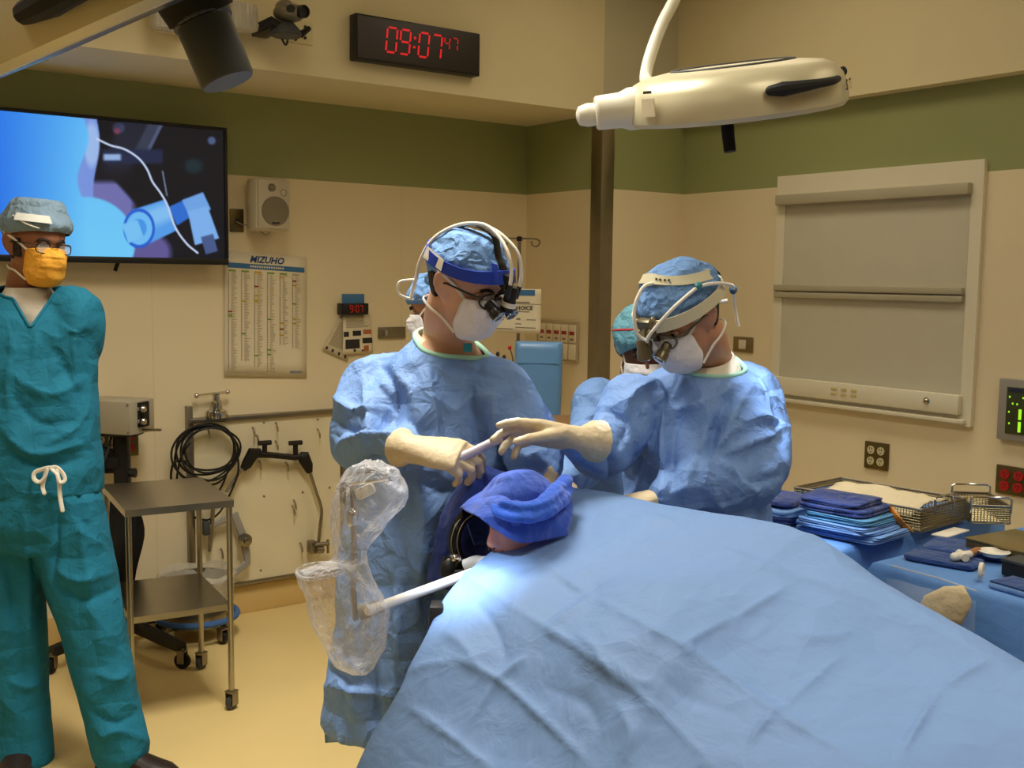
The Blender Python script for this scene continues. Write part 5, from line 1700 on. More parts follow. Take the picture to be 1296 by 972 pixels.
def face_bits(person, head, body, eyes=True, brow=M_hair):
    if eyes:
        for sx in (-1, 1):
            e = obj('eye', MB().ell(head.w((sx*.032, .0635, .0)), (.0125*head.k,)*3), M_eye, body)
            obj('iris', MB().lathe(head.w((sx*.0325, .0742, -.0015)), head.f, [(.0068, 0), (.0062, .0014), (.003, .0024), (0, .0028)], 14), M_iris, body)
            lid = [head.w((sx*(.032+.015*math.cos(t)), .0745-.002*abs(math.cos(t)), .0062*math.sin(t)+.002)) for t in np.linspace(0, PI, 9)]
            obj('eyelid', MB().tube(lid, .0042, 8, round_ends=True), body.data.materials[0], body)
            lid = [head.w((sx*(.032+.015*math.cos(t)), .0735-.002*abs(math.cos(t)), -.0066*math.sin(t))) for t in np.linspace(0, PI, 9)]
            obj('eyelid', MB().tube(lid, .0032, 8, round_ends=True), body.data.materials[0], body)
            br = [head.pt(sx*g, h, .0035) for g, h in ((9, .017), (16, .022), (25, .023), (34, .018))]
            obj('eyebrow', MB().tube(crspline(br, 4), list(.0042*np.ones(13)), 8, (1, .7), round_ends=True), brow, person)
    lips = MB()
    for zz, rr in ((-.069, .0042), (-.077, .005)):
        lips.tube(crspline([head.w((x, .0905-abs(x)*.35, zz+.002*abs(x)/.02)) for x in (-.022, -.011, 0, .011, .022)], 3), rr, 8, round_ends=True)
    obj('lips', lips, mat('lips', (160, 88, 74), .45, var=.03) if 'lips' not in bpy.data.materials else bpy.data.materials['lips'], body)


def hair_patch(person, head, zlo=-.055, zhi=.03, a0=100, a1=260, off=.011, m=None):
    G = []
    for i in range(7):
        z = zlo+(zhi-zlo)*i/6
        row = []
        for k in range(33):
            g = a0+(a1-a0)*k/32
            dz = -.006*math.sin(k*2.1) if i == 0 else 0
            edge = min(k, 32-k)/32
            zz = z if i else z+.02*max(0, .25-edge)*4
            row.append(head.pt(g, zz+dz, off if 0 < i else .001))
        G.append(row)
    return obj('hair', MB().grid(G), m or M_hair, person, 80, solid=.004)


def cap_mesh(name, person, head, m, zf=.040, zb=-.032, off=.010, puff=.012, amp=.003, seed=0., flat=0., scale=26., back=.0, side=.014):
    """cloth cap: from a line round the brow and nape up over the crown"""
    n, q = 96, 26; R_ = []
    for i in range(q+1):
        v = i/q; row = []
        for k in range(n):
            th = 2*PI*k/n; c = math.cos(th)
            zb_ = zf*(1+c)/2+zb*(1-c)/2+side*math.sin(th)**2
            z = zb_+(.1149-zb_)*(math.sin(v*PI/2)**.9)
            o_ = off+puff*math.sin(PI*min(1, v*1.15))**.7 if v > 0 else off*.7
            p = head_local(th, z, o_)
            if z > .085: p[2] += puff*.7*(z-.085)/.03
            if flat: p[2] = min(p[2], .104+flat*(p[1]))
            p[1] -= back*max(0, -c)*math.sin(PI*v)
            row.append(head.w(p))
        R_.append(np.array(row))
    mb = MB(); mb.rings(R_, True, False, True)
    me = mesh_of(name, mb); fix_normals(me)
    setverts(me, lap(me, mverts(me), 8, .5))
    # gathers: ridged, drawn up towards the crown
    P = mverts(me); Nn = mnormals(me); L_ = (P-head.c) @ np.stack([head.x, head.f, head.u], 1)
    D = np.empty(len(P))
    for i, (p, l) in enumerate(zip(P, L_)):
        a = math.atan2(l[0], l[1]); qv = Vector((a*5+seed, l[2]*14, seed))
        D[i] = (1-2*abs(mnoise.noise(qv)))*.6+.6*mnoise.noise(Vector((l[0]*scale, l[1]*scale, l[2]*scale+seed)))
    setverts(me, P+Nn*(amp*D)[:, None])
    return place(name, me, m, person, 180)


def mask_mesh(person, head, m, half=1., drop=0., label=None, tiecol=None, tie_up=True, tie_dn=True, pleats=3, wide=.0645):
    """pleated face mask hugging nose, cheeks and chin, with its ties"""
    prof = [(.098, .000), (.110, -.018), (.117, -.034), (.115, -.052), (.109, -.074), (.100, -.096), (.082, -.114), (.060, -.121)]      # centre line (forward, up)
    edge = [(.050, -.010), (.045, -.024), (.042, -.038), (.040, -.052), (.039, -.066), (.040, -.080), (.043, -.094), (.048, -.106)]     # side edge
    pr = crspline(prof, 4); ed = crspline(edge, 4); M_ = len(pr); n = 33; G = []
    for i in range(M_):
        row = []
        st_ = .0045*((i/(M_-1)*(pleats+1)) % 1.)*(1 if .12 < i/(M_-1) < .9 else .3)
        for k in range(n):
            s = -1+2*k/(n-1); a = abs(s)
            x = wide*math.sin(s*PI/2*.98)*(1-.15*max(0, i/(M_-1)-.7)/.3)
            t = a**2.0
            y = pr[i][0]*(1-t)+ed[i][0]*t; z = pr[i][1]*(1-t)+ed[i][1]*t
            y += st_*(1-t)+.0012*math.sin(s*9+i*.4)
            row.append(head.w((x, y, z+drop)))
        G.append(row)
    o = obj('face_mask', MB().grid(G), m, person, 60, label=label, solid=.002)
    tc = tiecol or M_tie
    for sx in (-1, 1):
        if tie_up:
            P = [head.w((sx*wide*.985, .050, -.012+drop)), head.pt(sx*80, .012, .007), head.pt(sx*105, .03, .014), head.pt(sx*135, .045, .020), head.pt(sx*175, .05, .022)]
            obj('mask_tie', MB().tube(crspline(P, 6), .0038, 8, (1, .5)), tc, o)
        if tie_dn:
            P = [head.w((sx*wide*.93, .047, -.102+drop)), head.w((sx*.064, .0, -.080)), head.w((sx*.060, -.04, -.075)), head.w((sx*.040, -.082, -.068)), head.w((sx*.0, -.092, -.066))]
            obj('mask_tie', MB().tube(crspline(P, 6), .0035, 8, (1, .5)), tc, o)
    return o


def band(mb, head, f_z, off, width, thick=.003, a0=0, a1=360, n=64):
    """flat strap around the head at height f_z(deg)"""
    G1, closed = [], a1-a0 >= 360
    A = np.linspace(a0, a1, n+1)
    rr = []
    for g in A:
        c0 = head.pt(g, f_z(g)-width/2, off); c1 = head.pt(g, f_z(g)+width/2, off)
        out = nrm((c0+c1)/2-head.w((0, -.005, f_z(g))))
        rr.append([c0, c1, c1+out*thick, c0+out*thick])
    rr = np.array(rr)
    if closed: rr = rr[:-1]; vs = rr.reshape(-1, 3); m = len(rr); mb.add(vs, [(i*4+j, i*4+(j+1) % 4, ((i+1) % m)*4+(j+1) % 4, ((i+1) % m)*4+j) for i in range(m) for j in range(4)])
    else: mb.rings(list(rr))
    return mb


def collar(person, pts, r, m, name='collar'):
    return obj(name, MB().tube(np.concatenate([crspline(list(pts)+[pts[0]], 6)]), r, 8), m, person, 60)


def shoe(parent, ankle, yaw, m):
    f, x = yawv(yaw); a = V(ankle[0], ankle[1], 0); R_ = []
    for t, w_, h_ in ((-.075, .02, .05), (-.06, .036, .085), (0., .040, .10), (.05, .042, .075), (.11, .047, .055), (.16, .044, .045), (.19, .028, .035), (.2, .008, .02)):
        r_ = []
        for q in np.linspace(0, 2*PI, 21)[:-1]:
            r_.append(a+f*t+x*w_*math.cos(q)+UP*max(.002, h_/2+h_/2*math.sin(q)))
        R_.append(np.array(r_))
    o = obj('shoe', MB().rings(R_), m, parent, 60)
    s_ = obj('shoe_sole', MB().poly([a+f*t+x*w_+UP*.0 for t, w_ in ((-.078, .02), (-.06, .038), (.0, .04), (.11, .049), (.16, .046), (.2, .02), (.2, -.02), (.16, -.046), (.11, -.049), (0, -.04), (-.06, -.038), (-.078, -.02))], UP*.016), M_ink, o)
    return o


# ================================================================= surgeon with the blue headband
LSc = dep(552, 700, 2.73)
LS = thing('person', 'gowned surgeon in a blue headband and white mask holding a white tube', 'person', V(LSc[0], LSc[1], 0))
LH = Head(dep(589, 360, 2.66), 58, 22, -4, 1.0)
lsh_r, lsh_l = dep(478, 482, 2.80), dep(632, 480, 2.70)
lel_r, lwr_r = dep(458, 556, 2.76), dep(526, 569, 2.50)
lel_l, lwr_l = dep(672, 560, 2.70), dep(690, 604, 2.56)
nb_ = dep(566, 428, 2.76)
yawL = 32
legL = [[dep(515, 760, 2.80), dep(512, 900, 2.80), V(*dep(505, 900, 2.80)[:2], .5), V(*dep(500, 900, 2.82)[:2], .10)], [dep(585, 760, 2.72), dep(588, 900, 2.70), V(*dep(585, 900, 2.70)[:2], .5), V(*dep(585, 900, 2.70)[:2], .10)]]
LB = body_mesh(LS, LH, M_skin1, nb_, dep(556, 520, 2.77), dep(552, 740, 2.76), None, [[lsh_r, (lsh_r+lel_r)/2, lel_r, (lel_r+lwr_r)/2, lwr_r], [lsh_l, (lsh_l+lel_l)/2, lel_l, (lel_l+lwr_l)/2, lwr_l]], legL, yaw=yawL, tors_w=.128)
face_bits(LS, LH, LB)
hair_patch(LS, LH, -.05, .02, 112, 248)
torso = [ring3(dep(541, 902, 2.70), .262, .20, yawL), ring3(dep(543, 880, 2.70), .258, .20, yawL), ring3(dep(546, 800, 2.71), .245, .19, yawL), ring3(dep(550, 700, 2.73), .235, .18, yawL), ring3(dep(553, 600, 2.76), .225, .165, yawL),
         ring3(dep(556, 520, 2.78), .215, .155, yawL), ring3(dep(560, 482, 2.78), .192, .135, yawL), ring3(dep(562, 460, 2.78), .158, .115, yawL), ring3(dep(563, 444, 2.77), .118, .10, yawL), ring3(dep(562, 430, 2.77), .080, .080, yawL), ring3(dep(562, 404, 2.77), .072, .074, yawL)]
slR = ([dep(505, 480, 2.80), lsh_r+V(0, 0, -.02), (lsh_r+lel_r)/2, lel_r, (lel_r+lwr_r)/2+V(0, 0, -.01), lwr_r+nrm(lel_r-lwr_r)*.03], [.07, .092, .086, .086, .080, .040])
slL = ([dep(608, 478, 2.72), lsh_l+V(0, 0, -.02), (lsh_l+lel_l)/2, lel_l, (lel_l+lwr_l)/2, lwr_l+nrm(lel_l-lwr_l)*.02], [.06, .078, .076, .076, .072, .050])
fl = [([(455, 470), (470, 520), (455, 575)], .012, 7), ([(480, 455), (500, 500), (498, 545)], -.016, 8), ([(497, 470), (520, 500), (524, 545)], .012, 7), ([(470, 480), (495, 515), (470, 548)], -.012, 7),
      ([(420, 500), (450, 520), (485, 515)], .010, 6), ([(418, 530), (450, 545), (500, 535)], -.010, 6), ([(430, 560), (460, 550), (505, 548)], .010, 5), ([(440, 585), (480, 578), (515, 585)], -.008, 5),
      ([(540, 460), (548, 520), (556, 600)], .010, 7), ([(560, 455), (600, 470), (640, 480)], -.009, 8), ([(575, 520), (600, 500), (640, 500)], .010, 7), ([(600, 520), (612, 570), (606, 610)], -.010, 7), ([(625, 500), (628, 540), (620, 590)], .012, 7),
      ([(520, 600), (560, 620), (600, 612)], -.008, 8), ([(530, 590), (535, 680), (525, 790)], .010, 9), ([(560, 650), (556, 720), (548, 800)], -.010, 9), ([(500, 700), (505, 780), (498, 880)], .012, 10), ([(455, 800), (450, 860), (448, 920)], .010, 9), ([(470, 830), (474, 880), (478, 930)], -.012, 9),
      ([(412, 868), (460, 876), (515, 886)], .008, 4), ([(415, 845), (440, 862), (470, 866)], -.008, 7), ([(505, 740), (540, 760), (580, 745)], -.007, 7), ([(515, 690), (550, 700), (590, 690)], .006, 6),
      ([(560, 575), (600, 590), (640, 586)], .009, 8), ([(640, 560), (670, 580), (690, 570)], .012, 6), ([(650, 590), (675, 596), (694, 590)], -.010, 5), ([(645, 520), (662, 545), (680, 550)], .010, 6)]
GL = garment('gown', torso, [slR, slL], M_gown, LS, fl=fl, seed=1.7, neck=(dep(563, 432, 2.77), UP+yawv(yawL)[0]*.34, .13), bind=M_bind)
# back panel of the gown hanging a little lower, trousers and shoes below
R_ = [ring3(dep(541, 945, 2.74), .235, .17, yawL), ring3(dep(541, 900, 2.74), .235, .17, yawL)]
pts = [dep(409, 915, 2.78), dep(414, 930, 2.78), dep(416, 944, 2.78)]
G = [[dep(409+k*2.6+i*.8, 895+i*15+(-.15*k), 2.80-.004*k+.006*math.sin(k*.9)) for k in range(16)] for i in range(4)]
obj('gown_back_flap', MB().grid(G), M_gown2, LS, 60, solid=.003)
trs = [([L_[0]+UP*.05, (L_[0]+L_[1])/2, V(*L_[1][:2], .42), V(*L_[2][:2], .25), V(*L_[3][:2], .09)], [.11, .105, .095, .088, .080]) for L_ in legL]
garment('trousers', None, trs, M_scrubd, LS, vox=.012, seed=4.)
for L_, yw in zip(legL, (25, 45)): shoe(LS, L_[3], yw, M_shoe)
obj('undershirt_collar', MB().rings([ring3(dep(562, 440, 2.77), .080, .080, yawL, tilt=.30), ring3(dep(562, 432, 2.77), .073, .074, yawL, tilt=.30), ring3(dep(562, 425, 2.77), .068, .069, yawL, tilt=.30), ring3(dep(562, 426, 2.77), .064, .064, yawL, tilt=.30)], True, False, False), mat('pale_mint_collar', (222, 224, 200), .8, var=.03), LS, 60)
tg = dep(592, 440, 2.665); axt = np.array([nrm(CAMR*.95+CAMF*.3), nrm(CAMF*.95-CAMR*.3), UP])
obj('neck_tab', MB().box(tg, (.022, .003, .022), axt, .001), mat('teal_tab', (40, 140, 150), .6), LS)
cl = cap_mesh('cap', LS, LH, M_cap, .044, -.026, .008, .010, .003, 1., back=.01)
kn = LH.pt(180, -.03, .012)
obj('cap_tie', MB().tube(crspline([kn, kn-LH.f*.02+LH.u*.01, kn-LH.f*.035+LH.u*.004, kn-LH.f*.03-LH.u*.012, kn], 5), .006, 8, (1, .5)), M_cap, LS)
mask_mesh(LS, LH, M_mask)
b_ = band(MB(), LH, lambda g: .056+.008*math.cos(math.radians(2*g)), .026, .028, .004)
hb_ = obj('headband', b_, M_blueband, LS)
P_ = [LH.pt(0, z, .024) for z in (.065, .085, .1)]+[LH.w((0, y, z)) for y, z in ((.045, .137), (.01, .146), (-.03, .143), (-.06, .128))]+[LH.pt(180, z, .026) for z in (.085, .06, .035)]
obj('top_strap', MB().tube(crspline(P_, 5), .014, 8, (.2, 1.), up=LH.u), M_loupe, hb_)
P_ = [LH.pt(20, z, .025) for z in (.05, .07, .088)]
obj('front_strap', MB().tube(P_, .014, 8, (.3, 1), up=LH.f), M_blueband, hb_)
# badge on the rear of the band
pb = [LH.pt(g, z, .034) for g, z in ((92, .066), (92, .038), (128, .042), (128, .072))]
obj('band_badge', MB().add(pb, [(0, 1, 2, 3)]), M_white, hb_, 0)


def cable(parent, pts, r=.0045, m=None): return obj('light_cable', MB().tube(crspline(pts, 8), r, 8), m or M_cable, parent, 80)


lampf = LH.w((.010, .150, .012))
cable(hb_, [LH.w((.018, .134, .048)), LH.w((.018, .126, .085)), LH.w((.018, .10, .125)), LH.w((.010, .05, .152)), LH.w((.01, .0, .158)), LH.w((.035, -.05, .135)), LH.w((.06, -.085, .09)), LH.w((.066, -.102, .03)), LH.w((.055, -.108, -.03)), LH.w((.045, -.115, -.08))])
cable(hb_, [LH.w((-.014, .140, .044)), LH.w((-.014, .134, .085)), LH.w((-.008, .11, .128)), LH.w((0, .06, .152)), LH.w((0.005, .02, .158))])
cable(hb_, [LH.w((.05, -.112, -.03)), LH.w((.08, -.135, -.045)), LH.w((.075, -.13, -.075)), LH.w((.04, -.11, -.085))], .003)


def loupes(parent, H, m, m2, drop=0., lamp=True):
    g = MB()
    for sx in (-1, 1):
        lp = [H.w((sx*(.034+.024*math.cos(t)), .100-.012*abs(math.cos(t))**2, .0+.019*math.sin(t)+drop)) for t in np.linspace(0, 2*PI, 25)]
        g.tube(lp, .0026, 8)
        g.tube([H.w((sx*.057, .088, .006+drop)), H.w((sx*.074, .06, .008+drop)), H.w((sx*.079, .0, .008)), H.w((sx*.078, -.03, -.002))], [.003, .003, .0025, .0022], 8)
    g.tube([H.w((-.012, .101, .004+drop)), H.w((0, .108, .008+drop)), H.w((.012, .101, .004+drop))], .0028, 8)
    fr = obj('loupe_glasses', g, m, parent)
    for sx in (-1, 1):
        obj('lens', MB().lathe(H.w((sx*.034, .096, drop)), H.f, [(.022, 0), (.022, .002), (0, .0025)], 24), M_glass, fr)
        a = H.w((sx*.032, .096, -.006+drop)); d = nrm(H.f*.9-H.u*.42-H.x*sx*.06)
        t_ = obj('telescope', MB().lathe(a, d, [(.010, 0), (.0125, .006), (.0125, .022), (.0155, .026), (.0165, .044), (.0145, .0455), (.013, .040), (0, .039)], 20), m, fr)
        obj('telescope_ring', MB().lathe(a+d*.0445, d, [(.0168, 0), (.0168, .002), (.014, .0022), (.014, 0)], 20), M_chrome, t_)
    return fr


loupes(LS, LH, M_loupe, M_chrome)
hl = MB()
hl.tube([LH.w((.0, .112, .045)), LH.w((.0, .125, .036)), LH.w((0, .134, .022))], [.009, .009, .008], 8)
hl.lathe(LH.w((.0, .134, .050)), nrm(-LH.u+LH.f*.0), [(.011, 0), (.014, .008), (.014, .03), (.018, .04), (.018, .062), (.014, .064), (0, .06)], 18)
hl.box(LH.w((0, .112, .055)), (.034, .02, .034), np.array([LH.x, LH.f, LH.u]), .004)
hl.tube([LH.w((.018, .134, .022)), LH.w((.018, .134, .056))], [.008, .006], 8); hl.tube([LH.w((-.014, .138, .022)), LH.w((-.014, .140, .053))], [.008, .006], 8)
hlo = obj('headlight', hl, M_loupe, hb_)
obj('headlight_collar', MB().lathe(LH.w((.0, .134, .012)), -LH.u, [(.0185, 0), (.0185, .012), (.015, .013)], 18), M_white, hlo)
M_hlens = mat('headlight_lens', (240, 245, 255), .2, var=0, emit=(225, 236, 255), estr=3.)
obj('headlight_lens', MB().lathe(LH.w((.0, .134, -.013)), -LH.u, [(.013, 0), (.008, .002), (0, .003)], 16), M_hlens, hlo)

# gloves
hand('glove', LS, M_glove, lwr_r, nrm(CAMR*.93-UP*.06-CAMF*.30), nrm(-UP*.80+CAMF*.55), True, fingers=[(24, 44, 25), (30, 54, 30), (34, 60, 30), (38, 60, 30)], spread=2., thumb=(28, 30), k=1.17, cuffdir=nrm(lel_r-lwr_r)*.7-nrm(CAMR*.93-UP*.06-CAMF*.30)*.4, cr=.040, cuff=.05)
hand('glove', LS, M_glove, lwr_l, nrm(-UP*.55-CAMF*.35-CAMR*.35), nrm(-CAMR*.6-CAMF*.4), False, curl=(30, 40, 20), k=1.05, cuffdir=nrm(lel_l-lwr_l), cr=.044)

# ================================================================= surgeon with the cream headband
yawR = -30
RSc = dep(888, 640, 2.86)
RS = thing('person', 'gowned surgeon in a cream headband looking down, one gloved hand stretched out', 'person', V(RSc[0], RSc[1], 0))
RH = Head(dep(865, 401, 2.70), -58, 34, 2, 1.0)
rsh_r, rsh_l = dep(796, 512, 2.76), dep(944, 502, 2.92)
rel_r, rwr_r = dep(766, 574, 2.70), dep(724, 555, 2.50)
rel_l, rwr_l = dep(950, 598, 2.76), dep(836, 630, 2.66)
nbR = dep(896, 458, 2.84)
legR = [[dep(855, 760, 2.86), dep(855, 900, 2.86), V(*dep(855, 800, 2.86)[:2], .5), V(*dep(855, 800, 2.88)[:2], .10)], [dep(925, 760, 2.88), dep(925, 900, 2.88), V(*dep(925, 800, 2.88)[:2], .5), V(*dep(925, 800, 2.88)[:2], .10)]]
RB = body_mesh(RS, RH, M_skin2, nbR, dep(885, 560, 2.86), dep(888, 760, 2.87), None, [[rsh_r, (rsh_r+rel_r)/2, rel_r, (rel_r+rwr_r)/2, rwr_r], [rsh_l, (rsh_l+rel_l)/2, rel_l, (rel_l+rwr_l)/2, rwr_l]], legR, yaw=yawR, tors_w=.14)
face_bits(RS, RH, RB)
hair_patch(RS, RH, -.05, .02, 112, 248)
torso = [ring3(V(RSc[0], RSc[1], .38), .20, .17, yawR), ring3(V(RSc[0], RSc[1], .6), .195, .165, yawR), ring3(dep(882, 700, 2.86), .188, .165, yawR), ring3(dep(880, 620, 2.86), .192, .165, yawR), ring3(dep(880, 560, 2.85), .215, .165, yawR),
         ring3(dep(880, 520, 2.85), .205, .150, yawR), ring3(dep(884, 494, 2.84), .175, .13, yawR, tilt=.15), ring3(dep(888, 476, 2.83), .128, .11, yawR, tilt=.2), ring3(dep(892, 462, 2.83), .088, .088, yawR, tilt=.25), ring3(dep(894, 440, 2.83), .080, .080, yawR, tilt=.25)]
slR = ([dep(815, 508, 2.78), rsh_r, (rsh_r+rel_r)/2+CAMR*.01, rel_r, (rel_r+rwr_r)/2, rwr_r+nrm(rel_r-rwr_r)*.02], [.06, .080, .074, .072, .064, .040])
slL = ([dep(925, 500, 2.90), rsh_l, (rsh_l+rel_l)/2+CAMR*.01, rel_l, (rel_l+rwr_l)/2+UP*.005, rwr_l+nrm(rel_l-rwr_l)*.02], [.07, .095, .095, .094, .080, .045])
fl = [([(850, 520), (880, 515), (930, 490)], .012, 7), ([(835, 490), (840, 540), (838, 640)], .012, 7), ([(862, 500), (850, 560), (850, 640)], -.009, 7), ([(905, 520), (880, 580), (860, 640)], .010, 8), ([(930, 495), (905, 540), (900, 590)], -.018, 9), ([(950, 490), (925, 530), (912, 570)], .012, 7),
      ([(890, 620), (905, 570), (940, 535)], .012, 6), ([(915, 575), (950, 560), (995, 540)], .014, 6), ([(920, 600), (960, 610), (990, 600)], -.010, 7), ([(905, 580), (930, 600), (960, 625)], .012, 6), ([(955, 520), (985, 540), (998, 570)], .010, 6), ([(900, 610), (905, 630), (920, 650)], .010, 5),
      ([(845, 626), (870, 618), (900, 612)], .008, 5), ([(770, 520), (790, 535), (785, 570)], -.012, 6), ([(790, 530), (800, 500), (830, 480)], .010, 6), ([(725, 540), (745, 545), (770, 550)], .007, 5), ([(735, 575), (755, 590), (770, 600)], .008, 6), ([(800, 520), (808, 580), (790, 630)], -.008, 7), ([(815, 600), (805, 625), (780, 640)], .008, 6), ([(770, 560), (776, 590), (772, 620)], -.014, 5)]
garment('gown', torso, [slR, slL], M_gown, RS, fl=fl, seed=9.3, neck=(dep(892, 460, 2.83), UP+yawv(yawR)[0]*.30+CAMR*.12, .13), bind=M_bind)
obj('undershirt_collar', MB().rings([ring3(dep(891, 470, 2.83), .094, .092, yawR, tilt=.3), ring3(dep(892, 460, 2.83), .080, .080, yawR, tilt=.3), ring3(dep(892, 453, 2.83), .073, .072, yawR, tilt=.3), ring3(dep(892, 454, 2.83), .069, .069, yawR, tilt=.3)], True, False, False), M_under, RS, 60)
trs = [([L_[0]+UP*.05, (L_[0]+L_[1])/2, V(*L_[1][:2], .42), V(*L_[2][:2], .25), V(*L_[3][:2], .09)], [.11, .105, .095, .088, .080]) for L_ in legR]
garment('trousers', None, trs, M_scrubd, RS, vox=.012, seed=5.)
for L_, yw in zip(legR, (-40, -20)): shoe(RS, L_[3], yw, M_shoe)
cap_mesh('cap', RS, RH, M_cap, .046, -.026, .008, .014, .0036, 4., back=.014)
mask_mesh(RS, RH, M_mask)
for s2 in (-1, 1):
    kn = RH.pt(178, -.01, .014)
    obj('cap_tie', MB().tube(crspline([kn, kn-RH.f*.015+RH.u*.02*s2-RH.x*.01, kn-RH.f*.035+RH.u*.03*s2-RH.x*.02], 5), .005, 8, (1, .4)), M_tie, RS)
b_ = band(MB(), RH, lambda g: .040+.010*math.cos(math.radians(g)), .029, .030, .004, -165, 165)
rb = obj('headband', b_, M_creamband, RS)


def dome(H, g, e, o=0., a=.107, b=.121, c=.155):
    g, e = math.radians(g), math.radians(e)
    return H.w(((a+o)*math.sin(g)*math.cos(e), -.006+(b+o)*math.cos(g)*math.cos(e), (c+o)*math.sin(e)))


sg_ = []
for g in np.linspace(0, 360, 73)[:-1]:
    e = 45+21*math.cos(math.radians(g))
    q = [dome(RH, g, e-6), dome(RH, g, e+6), dome(RH, g, e+6, .004), dome(RH, g, e-6, .004)]
    sg_.append(q)
mm = len(sg_)
obj('top_strap', MB().add(np.array(sg_).reshape(-1, 3), [(i*4+j, i*4+(j+1) % 4, ((i+1) % mm)*4+(j+1) % 4, ((i+1) % mm)*4+j) for i in range(mm) for j in range(4)]), M_creamband, rb)
dots = MB()
for g in (-30, -40, -50, -58): dots.ell(dome(RH, g, 45+21*math.cos(math.radians(g)), .005), (.003, .003, .003))
obj('strap_holes', dots, M_loupe_b, rb)
cable(rb, [RH.w((-.01, .135, .02)), RH.w((-.01, .150, .06)), RH.w((-.012, .125, .115)), RH.w((-.02, .085, .145)), RH.w((-.03, .06, .142))])
cable(rb, [RH.w((-.0, .135, .01)), RH.w((-.03, .135, .04)), RH.w((-.07, .085, .075)), RH.w((-.093, .03, .090)), RH.w((-.10, -.01, .090)), RH.w((-.10, -.06, .065)), RH.w((-.085, -.105, .03)), RH.w((-.06, -.13, .0)), RH.w((-.03, -.135, -.06)), RH.w((-.03, -.12, -.11))])
obj('cable_clip', MB().lathe(RH.w((-.10, -.005, .094)), RH.f, [(.007, -.008), (.009, -.004), (.009, .004), (.007, .008), (0, .008)], 10), mat('teal_clip', (50, 130, 140), .4), rb)
obj('cable_connector', MB().ell(RH.w((-.055, -.132, -.004)), (.011, .009, .012)), mat('slate_blue_clip', (60, 98, 128), .4), rb)
obj('band_buckle', MB().tube([RH.pt(-170, .07, .03), RH.pt(-165, .045, .034), RH.pt(-160, .02, .032)], .006, 8), M_loupe, rb)
loupes(RS, RH, M_loupe_b, M_chrome, -.004)
hl = MB()
hl.tube([RH.w((.0, .112, .045)), RH.w((.0, .130, .034)), RH.w((0, .142, .02))], [.010, .010, .009], 8)
hl.lathe(RH.w((.0, .140, .03)), nrm(-RH.u*.9+RH.f*.3), [(.011, 0), (.015, .008), (.015, .026), (.018, .032), (.018, .05), (.014, .052), (0, .048)], 18)
hl.box(RH.w((0, .110, .05)), (.05, .022, .036), np.array([RH.x, RH.f, RH.u]), .005)
hl.ell(RH.w((-.022, .12, .035)), (.014, .014, .014)); hl.ell(RH.w((.022, .12, .03)), (.014, .014, .014)); hl.ell(RH.w((-.03, .11, .06)), (.010, .010, .016))
hlo = obj('headlight', hl, M_loupe_b, rb)
hd_ = nrm(-RH.u*.9+RH.f*.3)
obj('headlight_lens', MB().lathe(RH.w((.0, .140, .03))+hd_*.0505, hd_, [(.013, 0), (.008, .002), (0, .003)], 16), M_hlens, hlo)
_, fing = hand('glove', RS, M_glove, rwr_r, nrm(-CAMR*.97+UP*.17-CAMF*.05), nrm(-UP*.78-CAMF*.62), True, fingers=[(6, 14, 10), (16, 22, 14), (26, 30, 16), (34, 32, 16)], spread=1., thumb=(20, 34), k=1.14, cuffdir=nrm(rel_r-rwr_r)*.5+CAMR*.6, cr=.045)
hand('glove', RS, M_glove, rwr_l, nrm(-CAMR*.95-UP*.12-CAMF*.2), nrm(-UP), False, curl=(14, 18, 12), k=1.05, cuffdir=nrm(rel_l-rwr_l), cr=.038)

# ================================================================= man in teal scrubs
yawO = 14
Oc = dep(40, 620, 3.42)
OB = thing('person', 'man in teal scrubs and yellow face mask standing in front of the television', 'person', V(Oc[0], Oc[1], 0))
OH = Head(dep(46, 311, 3.40), 54, 5, 3, 1.03)
osl, osr = dep(95, 396, 3.44), dep(-28, 398, 3.42)
oel, oer = dep(103, 500, 3.58), dep(-46, 505, 3.58)
owl, owr = dep(60, 590, 3.64), dep(20, 590, 3.64)
legO = [[dep(82, 640, 3.42), dep(104, 740, 3.42), dep(122, 810, 3.40), dep(152, 946, 3.37)], [dep(8, 640, 3.42), dep(10, 740, 3.44), dep(18, 820, 3.44), dep(30, 962, 3.44)]]
OBd = body_mesh(OB, OH, M_skin3, dep(33, 372, 3.45), dep(36, 460, 3.45), dep(42, 620, 3.44), None, [[osl, (osl+oel)/2, oel, (oel+owl)/2, owl], [osr, (osr+oer)/2, oer, (oer+owr)/2, owr]], [[p for p in L_] for L_ in legO], yaw=yawO, tors_w=.165)
face_bits(OB, OH, OBd)
hair_patch(OB, OH, -.045, .02, 72, 288, .005)
for sd_, W_, E_ in ((False, owl, oel), (True, owr, oer)):
    hand('hand', OB, M_skin3, W_, nrm((-CAMR if not sd_ else CAMR)*.6-UP*.7), nrm(CAMF), sd_, curl=(25, 30, 15), cuff=.03, cr=.028, cuffdir=nrm(E_-W_), vox=.0036)


